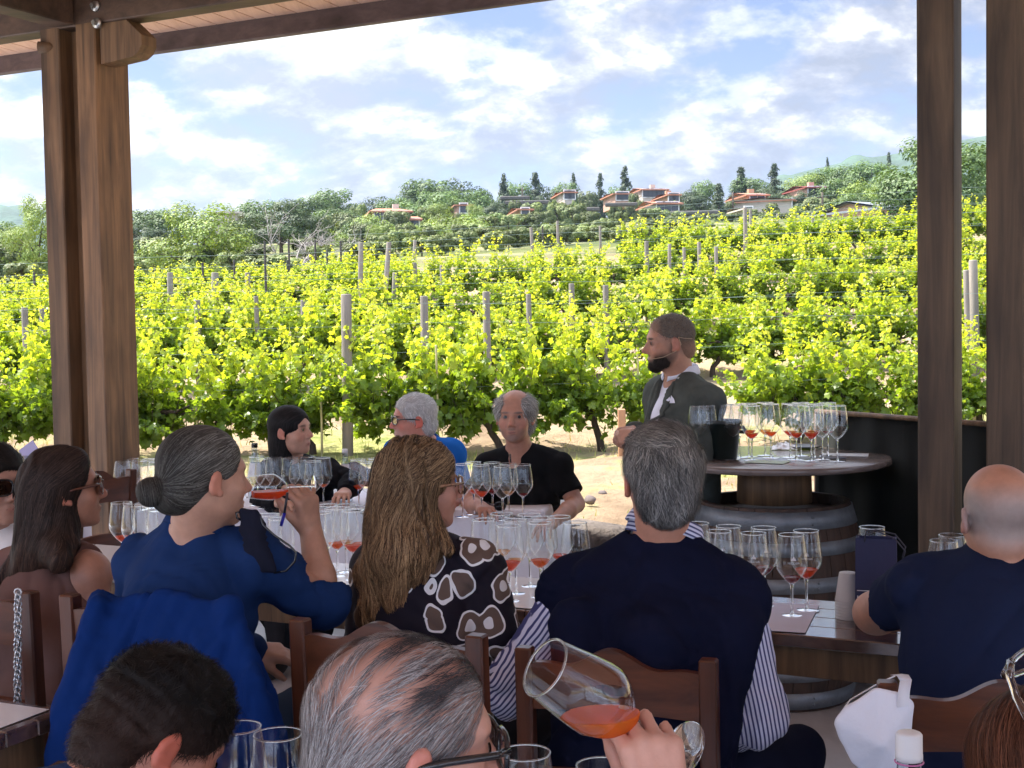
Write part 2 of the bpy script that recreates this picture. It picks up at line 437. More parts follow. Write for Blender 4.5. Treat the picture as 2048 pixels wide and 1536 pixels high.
def wav(V, k, amp, seed, n=4, vert=1.0):
    """cheap 3-D fold noise on points"""
    r = np.random.default_rng(seed); o = 0
    for i in range(n):
        d = r.normal(size=3); d[2] *= vert; d /= np.linalg.norm(d); ph = r.uniform(0, 6.28)
        kk = k * (1.0 + 0.55 * i)
        o = o + np.sin(V[0] * d[0] * kk + V[1] * d[1] * kk + V[2] * d[2] * kk + ph + 1.3 * np.sin(V[2] * kk * .37 + V[0] * kk * .29 + ph * 2)) / (1 + .6 * i)
    return amp * o / n * 2

# ------------------------------------------------------------------ anatomy
def head_sdf(F, H, jaw=1.0, chin=1.0, nose=1.0, fat=1.0, ears=True):
    e = lambda c, r, k=.012, op='add', rot=None: F.ell(H(*c), np.array(r) * H.s, H.M if rot is None else H.M @ rot, k * H.s, op)
    e((0, -.014, .034), (.076, .098, .083), k=0)
    e((0, .022, -.028), (.064 * fat, .068, .085), k=.02)
    e((0, .035, -.072), (.050 * jaw, .050, .042), k=.02)
    e((0, .066, -.100), (.024 * chin, .022, .019), k=.018)
    e((0, .072, .022), (.050, .018, .014), k=.02)
    for s in (-1, 1):
        e((s * .040, .056, -.032), (.024 * fat, .024, .024), k=.02)
        e((s * .032, .094, -.001), (.017, .014, .010), k=.012, op='sub')
        e((s * .031, .0735, -.001), (.0165, .0125, .0120), k=.004)      # lids over the eyeball
        e((s * .030, .0890, -.0020), (.0120, .0055, .0019), k=.0015, op='sub')    # slit between the lids
        e((s * .0115, .094, -.041), (.0070, .009, .0065), k=.006)
    F.cone(H(0, .082, .008), H(0, .108 * (0.5 + nose * .5), -.033), .0085 * H.s, .0115 * H.s, .010 * H.s)
    e((0, .0875, -.0655), (.024, .0080, .0036), k=.006); e((0, .0860, -.0750), (.021, .0082, .0042), k=.006)
    e((0, .099, -.0702), (.021, .0050, .0016), k=.003, op='sub'); e((0, .094, -.087), (.014, .006, .005), k=.008, op='sub')
    if ears:
        for s in (-1, 1):
            rot = np.array(Matrix.Rotation(R(-12), 3, 'X') @ Matrix.Rotation(R(s * 18), 3, 'Z'))
            e((s * .081, -.010, -.010), (.0085, .019, .032), k=.006, rot=rot)
            e((s * .090, -.004, -.006), (.006, .011, .018), k=.004, op='sub', rot=rot)
            e((s * .080, .002, -.034), (.007, .009, .010), k=.006)
def head_colors(V, H, skin, H2=None, lips=(.36, .12, .10), red=0.25, beard=None, beard_col=(.05, .045, .04), stub=None, stub_col=(.2, .2, .2)):
    p = H.inv(V); c = np.ones((len(V), 3)) * np.array(skin)
    def bl(cen, r, col, a):
        nonlocal c
        q = (p - np.array(cen)) / np.array(r); wt = np.clip(1.35 - (q ** 2).sum(1), 0, 1)[:, None] * a
        c = c * (1 - wt) + np.array(col) * wt
    rd = np.array(skin) * np.array([1.15, .62, .58])
    bl((0, .108, -.033), (.016, .018, .016), rd, red * .9)
    for s in (-1, 1):
        bl((s * .042, .07, -.035), (.022, .03, .022), rd, red * .7); bl((s * .088, -.008, -.01), (.016, .03, .04), rd, red * 1.6)
        bl((s * .031, .085, -.001), (.021, .020, .014), np.array(skin) * np.array([.62, .55, .52]), .75)  # eye-socket shade painted into the skin colour
        bl((s * .032, .088, .0175), (.021, .020, .0052), beard_col if beard else np.array(skin) * .25, .95)     # eyebrow
        bl((s * .031, .090, .0028), (.015, .014, .0026), np.array(skin) * .22, .9)
        bl((s * .028, .080, -.052), (.006, .03, .020), np.array(skin) * .72, .45)  # shade of the nose-to-mouth fold put into the skin colour
    bl((0, .098, -.071), (.021, .012, .0095), lips, .55); bl((0, .096, -.0704), (.025, .014, .0020), np.array(lips) * .25, .9); bl((0, .100, -.047), (.010, .010, .003), np.array(skin) * .4, .6)  # dark lip gap and underside of the nose are painted shade
    if beard:
        for cen, r, a in beard: bl(cen, r, beard_col, a)
    if stub:
        for cen, r, a in stub: bl(cen, r, stub_col, a)
    return c
def hand_sdf(F, wrist, fdir, back, side=1, curls=(.3, .5, .55, .6, .65), spread=.12, sc=1.0, thumb=(.45, .35), kk=.006):
    """wrist point, finger direction, direction the back of the hand faces; side=+1 right hand, -1 left"""
    y = np.array(fdir, float); y /= np.linalg.norm(y); z = np.array(back, float); z -= y * (z @ y); z /= np.linalg.norm(z); x = np.cross(y, z)
    o = np.array(wrist, float); W = lambda a, b, c: o + (x * a * side + y * b + z * c) * sc
    D = lambda v: x * v[0] * side + y * v[1] + z * v[2]
    fx = (-.030, -.0105, .0095, .028); ml = (.088, .092, .087, .080)
    ph = ((.040, .024, .021), (.045, .028, .023), (.042, .026, .022), (.033, .020, .019))
    F.cone(W(0, 0, 0), W(0, .02, 0), .024 * sc, .026 * sc, kk, flat=(z, 1.35))
    for i in range(4):
        F.cone(W(fx[i] * .55, .012, 0), W(fx[i], ml[i], .002), .016 * sc, .0125 * sc, kk * 1.6)
    F.cone(W(-.018, .02, -.010), W(-.024, .055, -.012), .016 * sc, .013 * sc, kk * 2)
    F.cone(W(.020, .02, -.010), W(.024, .06, -.010), .014 * sc, .012 * sc, kk * 2)
    tips = []
    for i in range(4):
        cu = curls[i + 1]; p = W(fx[i], ml[i], .002); a = 0; sp = (i - 1.5) * spread; rr = (.0098, .0100, .0096, .0084)[i] * sc
        for j, ln in enumerate(ph[i]):
            a += cu * (1.0, 1.25, .8)[j]
            d = D((math.sin(sp) * math.cos(a), math.cos(sp) * math.cos(a), -math.sin(a)))
            q = p + d * ln * sc; F.cone(p, q, rr * (1.0, .92, .85)[j], rr * (.94, .86, .74)[j], .0025 if j else .005); p = q
        tips.append(p)
    p = W(-.024, .022, -.010); td, tb = thumb
    d = D((-math.sin(td) * 1.0, math.cos(td), -.35)); d = d / np.linalg.norm(d)
    q = p + d * .040 * sc; F.cone(p, q, .0145 * sc, .0125 * sc, .008)
    d2 = D((-math.sin(td - tb), math.cos(td - tb), -.35 - tb * .6)); d2 /= np.linalg.norm(d2)
    q2 = q + d2 * .031 * sc; F.cone(q, q2, .0118 * sc, .0105 * sc, .003)
    d3 = D((-math.sin(td - tb * 2), math.cos(td - tb * 2), -.35 - tb)); d3 /= np.linalg.norm(d3)
    q3 = q2 + d3 * .025 * sc; F.cone(q2, q3, .0108 * sc, .0082 * sc, .003); tips.append(q3)
    return tips

def strands(fld, seeds, flow, n=8, step=.012, w=.0016, lift=.0015, liftstep=0.0, jit=.25, cols=((.1, .07, .05),), seed=1, colfn=None, taper=True, follow=1.0):
    """hair ribbons that start at seeds and follow the surface of the field; flow(p, t) gives the direction"""
    r = np.random.default_rng(seed); p = seeds.copy().astype(float); m = len(p)
    nrm = fld.grad(p); off = lift * r.uniform(.2, 1.6, m)
    p = p - nrm * (fld.sample(p) - off)[:, None]
    jd = r.normal(size=(m, 3)) * jit; ph = r.uniform(0, 6.28, m)
    VS = []
    width = w * r.uniform(.6, 1.4, m); ln = r.uniform(.6, 1.15, m)
    for i in range(n + 1):
        t = i / n; nrm = fld.grad(p); d = flow(p, t) + jd + 0.25 * jit * np.stack([np.sin(ph + 5 * t + k) for k in range(3)], 1)
        d = d - nrm * (d * nrm).sum(1)[:, None] * follow; d /= np.linalg.norm(d, axis=1)[:, None] + 1e-9
        sd = np.cross(d, nrm); sd /= np.linalg.norm(sd, axis=1)[:, None] + 1e-9
        ww = width * (1.0 if not taper else (1 - t ** 3 * .85))
        VS.append(np.stack([p - sd * ww[:, None] / 2, p + sd * ww[:, None] / 2], 1))
        p = p + d * (step * ln)[:, None]
        if follow > 0:
            nrm = fld.grad(p); cur = fld.sample(p)
            tgt = off + liftstep * (i + 1) * off / lift
            p = p - nrm * ((cur - tgt) * follow)[:, None]
    V = np.stack(VS, 1).reshape(m, (n + 1) * 2, 3)
    base = (np.arange(m) * (n + 1) * 2)[:, None]; Q = []
    for i in range(n):
        a = 2 * i; Q.append(np.concatenate([base + a, base + a + 1, base + a + 3, base + a + 2], 1))
    Q = np.concatenate(Q)
    cc = np.array(cols)[r.integers(0, len(cols), m)] * r.uniform(.75, 1.25, (m, 1))
    C = np.repeat(cc[:, None], (n + 1) * 2, 1)
    if colfn is not None:
        T = np.repeat(np.linspace(0, 1, n + 1), 2)[None, :].repeat(m, 0); C = colfn(V.reshape(-1, 3), C.reshape(-1, 3), T.reshape(-1)).reshape(C.shape)
    return V.reshape(-1, 3), Q, C.reshape(-1, 3)
def merge(parts):
    Vs, Qs, Cs = [], [], []; o = 0
    for V, Q, C in parts:
        Vs.append(V); Qs.append(Q + o); Cs.append(C if np.ndim(C) == 2 else np.tile(np.array(C), (len(V), 1))); o += len(V)
    return np.concatenate(Vs), np.concatenate(Qs), np.concatenate(Cs)
def add_np(name, V, Q, C, mat, parent, org=(0, 0, 0), attrs=None):
    return mkobj(name, npmesh(name, V - np.array(org, np.float32), Q, True, C, attrs), mat, parent)
# ------------------------------------------------------------------ setting
U = Vector((-0.8988, 0.4384, 0)).normalized()        # along the eave, to the left and away
VV = Vector((0.4384, 0.8988, 0)).normalized()        # out of the shelter
UV3 = Matrix((U, VV, Vector((0, 0, 1)))).transposed()    # local (u,v,z) -> world (left-handed on purpose handled by callers)
def UVZ(u, v, z): return U * u + VV * v + Vector((0, 0, z))
FLOOR = -0.05
PC = P(215, 900, 6.2)                                # near right corner of the left post
PV = PC.dot(VV); PU = PC.dot(U)                      # eave line (front face of the posts)
WALLV = PV + 1.55

M_post = woodmat('dark_post_wood', (.082, .045, .022), (.36, .19, .085), .6)
M_postd = woodmat('dark_post_wood_worn', (.064, .037, .020), (.26, .145, .070), .65)
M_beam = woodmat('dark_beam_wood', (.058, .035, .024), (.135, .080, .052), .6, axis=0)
M_fascia = woodmat('fascia_wood', (.085, .060, .060), (.15, .105, .10), .6, axis=0)
M_plank = woodmat('ceiling_plank_wood', (.62, .39, .28), (.78, .53, .41), .6, axis=1, knots=False)

def zg(x, y):
    t = np.clip(y - 12, 0, None)
    base = .42 + .125 * np.clip(t, 0, 22) + .081 * np.clip(t - 22, 0, 116) + .03 * np.clip(t - 138, 0, None)
    return base + .0022 * x * np.clip(t, 0, 18) * np.clip(1 - (np.abs(x) - 60) / 400, 0, 1)

def groundmat():
    m, t, b = newmat('sandy_ground'); nd = t.nodes; lk = t.links
    geo = nd.new('ShaderNodeNewGeometry')
    def noise(s, d=6, r=.6):
        n = nd.new('ShaderNodeTexNoise'); n.inputs['Scale'].default_value = s; n.inputs['Detail'].default_value = d; n.inputs['Roughness'].default_value = r
        lk.new(geo.outputs['Position'], n.inputs['Vector']); return n.outputs[0]
    def ramp(src, stops):
        r = nd.new('ShaderNodeValToRGB'); lk.new(src, r.inputs[0]); e = r.color_ramp.elements
        while len(e) < len(stops): e.new(.5)
        for i, (p, c) in enumerate(stops): e[i].position = p; e[i].color = (*c, 1)
        return r.outputs[0]
    a = ramp(noise(1.1), [(.30, (.19, .13, .085)), (.5, (.38, .28, .185)), (.7, (.48, .385, .26))])
    g = ramp(noise(.55, 5), [(.52, (0, 0, 0)), (.60, (1, 1, 1))])
    mx = nd.new('ShaderNodeMix'); mx.data_type = 'RGBA'; lk.new(g, mx.inputs[0]); lk.new(a, mx.inputs[6])
    gc = ramp(noise(9), [(.3, (.16, .20, .05)), (.7, (.46, .42, .18))]); lk.new(gc, mx.inputs[7])
    # hillside cover far away
    sx = nd.new('ShaderNodeSeparateXYZ'); lk.new(geo.outputs['Position'], sx.inputs[0])
    mr = nd.new('ShaderNodeMapRange'); lk.new(sx.outputs[1], mr.inputs[0]); mr.inputs[1].default_value = 30; mr.inputs[2].default_value = 44
    hc = ramp(noise(.11, 9, .7), [(.36, (.06, .085, .03)), (.52, (.12, .14, .05)), (.60, (.24, .23, .11)), (.70, (.42, .34, .21))])
    m2 = nd.new('ShaderNodeMix'); m2.data_type = 'RGBA'; lk.new(mr.outputs[0], m2.inputs[0]); lk.new(mx.outputs[2], m2.inputs[6]); lk.new(hc, m2.inputs[7])
    lk.new(m2.outputs[2], b.inputs['Base Color']); b.inputs['Roughness'].default_value = .95; b.inputs['Specular IOR Level'].default_value = .1
    bp = nd.new('ShaderNodeBump'); bp.inputs['Strength'].default_value = .9; bp.inputs['Distance'].default_value = .09
    lk.new(noise(7, 8, .7), bp.inputs['Height']); lk.new(bp.outputs[0], b.inputs['Normal'])
    return m
M_ground = groundmat()
M_floor = pmat('terrace_concrete', (.47, .48, .51), .7, .14, 3, .25, 40)
def grid_mesh(us, vs, fz):
    A, B = np.meshgrid(us, vs, indexing='ij')
    X = A * U.x + B * VV.x; Y = A * U.y + B * VV.y; Z = fz(A, B, X, Y)
    V = np.stack([X, Y, Z], -1).reshape(-1, 3); n, m = A.shape
    i = np.arange(n * m).reshape(n, m)
    return V, np.stack([i[:-1, :-1], i[:-1, 1:], i[1:, 1:], i[1:, :-1]], -1).reshape(-1, 4)
def ground_z(A, B, X, Y):
    n = .05 * np.sin(X * 1.7 + 1.1 * np.sin(Y * .9)) * np.sin(Y * 1.3 + .6 * np.sin(X * 1.1)) + .03 * np.sin(X * 3.9 + Y * 2.7) * np.sin(Y * 4.3 - X)
    return np.where(B < WALLV + .12, -.35, np.where(Y > 7, zg(X, Y), .42) + n)
us = np.concatenate([np.linspace(-900, -40, 26), np.linspace(-38, -9, 30), np.linspace(-8.6, 16, 90), np.linspace(17, 60, 30), np.linspace(70, 900, 24)])
vs = np.concatenate([[-60, -20, 0, WALLV + .1], np.linspace(WALLV + .14, WALLV + 12, 80), np.linspace(WALLV + 12.6, 60, 60), np.linspace(62, 330, 60), [420, 520, 700]])
V_, Q_ = grid_mesh(us, vs, ground_z)
tag(mkobj('ground', npmesh('ground', V_, Q_), M_ground), kind='structure')
mb = MB(); fc = UVZ(PU - 2, (WALLV - 12) / 2 + .0, 0)
rotu = Matrix((tuple((U.x, VV.x, 0)), (U.y, VV.y, 0), (0, 0, 1)))      # columns u, v, z
RU = Matrix(((-U.x, VV.x, 0), (-U.y, VV.y, 0), (0, 0, 1)))            # right-handed: columns -u, v, z
mb.box(UVZ(PU - 3, (WALLV - 12) / 2, FLOOR - .10), (24, WALLV + 12, .20), RU)
tag(mb.build('terrace_floor', M_floor), kind='structure')

# low dry-stone wall at the edge of the terrace
M_stone = pmat('lava_stone', (.14, .115, .10), .95, .45, 5, .9, 22, bdist=.03)
th = thing('stone_wall', UVZ(PU, WALLV, FLOOR), 'low rough lava stone wall along the edge of the terrace', 'wall')
mb = MB(); mb.box(UVZ(PU - 3, WALLV, .15), (22, .24, .62), RU); mb.build('core', M_stone, th, th.location)
mb = MB(); u = -8.2
while u < 14:
    wd = random.uniform(.16, .42)
    for row, zz in ((0, .12), (1, .30), (2, .44)):
        c = UVZ(u + random.uniform(-.05, .05) + row * .1, WALLV - .06 + random.uniform(-.04, .04), zz + random.uniform(-.03, .03))
        b = MB().box((0, 0, 0), (wd * random.uniform(.85, 1.05), random.uniform(.26, .36), random.uniform(.16, .22)), None, .045)
        rm = RU @ Matrix.Rotation(random.uniform(-.2, .2), 3, 'Z') @ Matrix.Rotation(random.uniform(-.15, .15), 3, 'Y') @ Matrix.Rotation(random.uniform(-.2, .2), 3, 'X')
        mb.add([rm @ Vector(p) + c for p in b.v], b.f, True)
    u += wd
mb.build('stones', M_stone, th, th.location)

# ---- timber shelter: posts, beams, planked roof: each a thing
BW, BD = .122, .225          # post member width (along U) and depth (along V)
def post(uc, name_label, gap=.105, spacer=False, dark=False, top=3.27, corbel=False, steel=False):
    """uc = U coordinate of the right edge"""
    th = thing('timber_post', UVZ(uc, PV, FLOOR), name_label, 'post')
    for k in range(2):
        c = UVZ(uc + BW / 2 + k * (BW + gap), PV + BD / 2, (top + FLOOR) / 2 + .0)
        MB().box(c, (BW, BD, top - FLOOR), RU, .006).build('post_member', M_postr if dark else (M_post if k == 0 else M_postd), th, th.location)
    if spacer:
        MB().box(UVZ(uc + BW + gap / 2, PV + BD * .62, (top + FLOOR) / 2), (gap - .004, BD * .5, top - FLOOR - .02), RU).build('spacer', M_postd, th, th.location)
    return th
M_postr = woodmat('shaded_post_wood', (.045, .029, .018), (.145, .092, .052), .65)  # darker copy of the post wood, backlit shade put into its colour
tp = post(PU, 'dark brown double timber post at the left with bracket and galvanised bolts', spacer=True)
PR = P(1908, 900, 4.62); PRu = PR.dot(U)
for _ in range(8):           # slide the right post to the pixel of its right front corner
    q = UVZ(PRu, PV, 1.2); x, y, d = proj(q); PRu += (x - 1908) * d / F * .95
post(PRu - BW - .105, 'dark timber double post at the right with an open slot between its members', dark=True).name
post(PRu - 3.2, 'dark timber double post outside the picture at the right end')
# beams
def beam(name, c, d, mat, label, rot=RU, bev=.006):
    th = thing(name, c, label, 'beam'); MB().box(c, d, rot, bev).build('timber', mat, th, c); return th
beam('eave_beam', UVZ(1.3, PV + .06, 3.05 + .12), (14.4, .12, .24), M_beam, 'heavy dark eave beam resting on top of the posts')
beam('cross_beam', UVZ(PU + .17, PV - 3.12, 3.05 + .13), (.13, 6.2, .26), M_beam, 'dark cross beam running back from the left post', rot=RU @ Matrix.Rotation(0, 3, 'Z'))
beam('cross_beam', UVZ(PRu + .17, PV - 3.12, 3.05 + .13), (.13, 6.2, .26), M_beam, 'dark cross beam running back from the right post')
th = thing('bracket', UVZ(PU - .1, PV + .13, 3.0), 'dark curved timber bracket under the eave beam beside left post', 'bracket')
prof = [(.30, 3.048), (-.18, 3.048), (-.27, 2.97), (-.27, 2.925), (-.25, 2.895), (-.215, 2.875), (-.02, 2.86), (.30, 2.86)]
Mx = Matrix(((U.x, 0, VV.x, 0), (U.y, 0, VV.y, 0), (0, 1, 0, 0), (0, 0, 0, 1)))
mb = MB(); o = UVZ(PU, PV + .015, 0); mb.prism([(-.02 if a > 0 else a, b) for a, b in prof], 0, .10, Matrix.Translation(o) @ Mx)
mb.build('timber', M_postd, th, th.location)
M_galv = pmat('galvanised_steel', (.55, .55, .52), .35, .2, 30, metal=.9)
for (px, py) in ((193, 46), (246, 80), (190, 12)):
    q = P(px, py, 1); dirr = (q - CM.translation); t = ((PV - .012) - CM.translation.dot(VV)) / dirr.dot(VV)
    if px == 246: t = (PU - CM.translation.dot(U)) / dirr.dot(U) * .9985
    q = CM.translation + dirr * t
    nrm = VV if px != 246 else U
    mb = MB(); mb.tube([q + nrm * .012, q - nrm * .004], [.024, .024], 12); mb.tube([q - nrm * .004, q - nrm * .024], [.013, .012], 6, smooth=False)
    mb.build('bolt', M_galv, tp, tp.location)
q = P(78, 95, 6.25); mb = MB().tube([q + Vector((.08, 0, 0)), q], [.022, .03], 10); mb.build('hook', M_postd, tp, tp.location)
# roof: tongue-and-groove planks running down the slope, outer fascia
OV = 1.2; RZ0 = 3.345; RZ1 = 3.300
th = thing('roof', UVZ(PU - 3, PV - 4, 3.3), 'pale plank roof of the shelter on dark beams', 'roof')
sl = (RZ0 - RZ1) / OV
mb = MB(); W_ = .135; u = -6.0
MBp = []
while u < 8.5:
    for v0, v1 in ((PV + OV, PV - 4.0), (PV - 4.0, PV - 6.6)):
        def rz(v): return RZ0 + (PV - v) * sl if v >= PV - 4.0 else RZ0 + 4 * sl - (PV - 4 - v) * sl
        g = .004; z0, z1 = rz(v0), rz(v1)
        a = [UVZ(u + g, v0, z0), UVZ(u + W_ - g, v0, z0), UVZ(u + W_ - g, v1, z1), UVZ(u + g, v1, z1)]
        bb = [p + Vector((0, 0, .03)) for p in a]
        mb.add(a + bb, [(0, 1, 2, 3), (7, 6, 5, 4), (0, 4, 5, 1), (1, 5, 6, 2), (2, 6, 7, 3), (3, 7, 4, 0)])
        a = [UVZ(u - .01, v0, z0 + .008), UVZ(u + .01, v0, z0 + .008), UVZ(u + .01, v1, z1 + .008), UVZ(u - .01, v1, z1 + .008)]
        mb.add(a, [(0, 1, 2, 3)])
    u += W_
pl = mb.build('planks', M_plank, th, th.location)
mb = MB()
for v0, v1 in ((PV + OV + .05, PV - 4.0), (PV - 4.0, PV - 6.7)):
    z0, z1 = rz(v0) + .04, rz(v1) + .04
    mb.add([UVZ(-6.1, v0, z0), UVZ(8.6, v0, z0), UVZ(8.6, v1, z1), UVZ(-6.1, v1, z1)] + [UVZ(-6.1, v0, z0 + .06), UVZ(8.6, v0, z0 + .06), UVZ(8.6, v1, z1 + .06), UVZ(-6.1, v1, z1 + .06)],
           [(0, 1, 2, 3), (7, 6, 5, 4), (0, 4, 5, 1), (1, 5, 6, 2), (2, 6, 7, 3), (3, 7, 4, 0)])
mb.build('roof_covering', pmat('roof_tile', (.30, .13, .08), .9, .3, 6, .5), th, th.location)
beam('fascia_board', UVZ(1.3, PV + OV + .0, RZ1 - .045), (14.4, .045, .125), M_fascia, 'thin purplish brown fascia board along the outer eave')
for k in range(4):                      # rear row of posts behind the photographer
    c = UVZ(PU - 1.0 - k * 3.6 + 4, PV - 6.3, 1.5)
    th = thing('rear_post', (c.x, c.y, FLOOR), None, 'post', 'posts at the back of the shelter'); series('rearpost', th, '# dark square post at the back of the shelter, out of the picture')
    MB().box(c, (.2, .2, 3.1), RU, .006).build('timber', M_post, th, th.location)
beam('rear_beam', UVZ(1.3, PV - 6.3, 3.17), (14.4, .12, .24), M_beam, 'heavy dark rear beam behind the photographer')

# black screen behind the bar
M_black = pmat('black_tarpaulin', (.006, .008, .007), .8, .3, 4, .3, 12, stretch=(1, 1, .3), spec=.25)
pa = P(1632, 826, 6.15); pb = P(2100, 862, 5.0)
th = thing('windbreak', ((pa.x + pb.x) / 2, (pa.y + pb.y) / 2, FLOOR), 'black fabric windbreak panel between the bar and the right post', 'screen')
n = 60; Vs = []; Fs = []
for i in range(n + 1):
    t = i / n; q = pa.lerp(pb, t); off = Vector((q - pa).normalized().cross(Vector((0, 0, 1)))) if i else Vector((0, 0, 0))
    off = VV * (.02 * math.sin(t * 17) + .012 * math.sin(t * 41)); 
    for j in range(2):
        for e in (0, .012): Vs.append((q.x + off.x * (1 if j == 0 else .3) + VV.x * e, q.y + off.y * (1 if j == 0 else .3) + VV.y * e, FLOOR + .03 if j == 0 else q.z))
for i in range(n):
    a = i * 4; b = a + 4; Fs += [(a, b, b + 2, a + 2), (a + 1, a + 3, b + 3, b + 1), (a + 2, b + 2, b + 3, a + 3)]
Fs += [(0, 2, 3, 1), (n * 4, n * 4 + 1, n * 4 + 3, n * 4 + 2)]
mb = MB(); mb.add(Vs, Fs, True); mb.build('sheet', M_black, th, th.location)
mb = MB(); mb.tube([pa + Vector((0, 0, .008)), pb + Vector((0, 0, .008))], .012, 8); mb.build('top_rail', M_postd, th, th.location)
for t in (0, .33, .66, 1):
    q = pa.lerp(pb, t); MB().tube([Vector((q.x, q.y, FLOOR)) + VV * .03, Vector((q.x, q.y, q.z)) + VV * .03], .018, 8).build('stake', M_postd, th, th.location)

# ------------------------------------------------------------------ vineyard
def leafmat(name, transl=.55, gain=1.0, rough=.38):
    m = bpy.data.materials.new(name); m.use_nodes = True; t = m.node_tree; nd = t.nodes; lk = t.links
    b = nd['Principled BSDF']; o = nd['Material Output']
    a = nd.new('ShaderNodeAttribute'); a.attribute_name = 'Col'
    lk.new(a.outputs[0], b.inputs['Base Color']); b.inputs['Roughness'].default_value = rough; b.inputs['Specular IOR Level'].default_value = .55
    tr = nd.new('ShaderNodeBsdfTranslucent'); mxc = nd.new('ShaderNodeMix'); mxc.data_type = 'RGBA'; mxc.blend_type = 'MULTIPLY'; mxc.inputs[0].default_value = 1
    lk.new(a.outputs[0], mxc.inputs[6]); mxc.inputs[7].default_value = (1.6 * gain, 1.45 * gain, .5 * gain, 1); lk.new(mxc.outputs[2], tr.inputs[0])
    ms = nd.new('ShaderNodeMixShader'); ms.inputs[0].default_value = transl
    lk.new(b.outputs[0], ms.inputs[1]); lk.new(tr.outputs[0], ms.inputs[2]); lk.new(ms.outputs[0], o.inputs[0])
    return m
M_vleaf = leafmat('vine_leaf', .6)
M_bark = pmat('vine_bark', (.065, .045, .035), .95, .4, 12, .9, 30, stretch=(1, 1, .3), bdist=.02)
M_tleaf = leafmat('tree_leaf', .22, .8, .6)

LOBES = [(0, -.10), (.30, -.30), (.62, -.10), (.50, .18), (.72, .55), (.34, .55), (0, 1.0), (-.34, .55), (-.72, .55), (-.50, .18), (-.62, -.10), (-.30, -.30)]
def leaves(pos, nrm, up, size, col, lobed=True, r=None):
    """leaf blades as bent fans: pos/nrm/up (m,3), size (m,), col (m,3) -> V,F(tris),C"""
    m = len(pos); nrm = nrm / np.linalg.norm(nrm, axis=1, keepdims=True)
    up = up - nrm * (up * nrm).sum(1, keepdims=True); up /= np.linalg.norm(up, axis=1, keepdims=True) + 1e-9
    sd = np.cross(up, nrm)
    pts = LOBES if lobed else [(0, -.5), (.5, 0), (0, .6), (-.5, 0)]
    k = len(pts)
    if lobed:
        P2 = np.array([(0, .15)] + pts); dz = np.array([.0] + [-.25 * (x * x + (y - .15) ** 2) for x, y in pts])
        V = pos[:, None] + (sd[:, None] * P2[None, :, :1] + up[:, None] * P2[None, :, 1:] + nrm[:, None] * dz[None, :, None]) * size[:, None, None]
        f = np.array([(0, 1 + i, 1 + (i + 1) % k) for i in range(k)])
        Fq = (np.arange(m) * (k + 1))[:, None, None] + f[None]; kk = k + 1
    else:
        P2 = np.array(pts)
        V = pos[:, None] + (sd[:, None] * P2[None, :, :1] + up[:, None] * P2[None, :, 1:]) * size[:, None, None]
        Fq = (np.arange(m) * k)[:, None, None] + np.array([[0, 1, 2, 3]])[None]; kk = k
    return V.reshape(-1, 3), Fq.reshape(-1, Fq.shape[-1]), np.repeat(col, kk, 0)
def rand_dirs(r, m): d = r.normal(size=(m, 3)); return d / np.linalg.norm(d, axis=1, keepdims=True)
VC = np.array([(.42, .50, .06), (.54, .58, .08), (.32, .43, .055), (.19, .30, .04), (.66, .66, .16)])
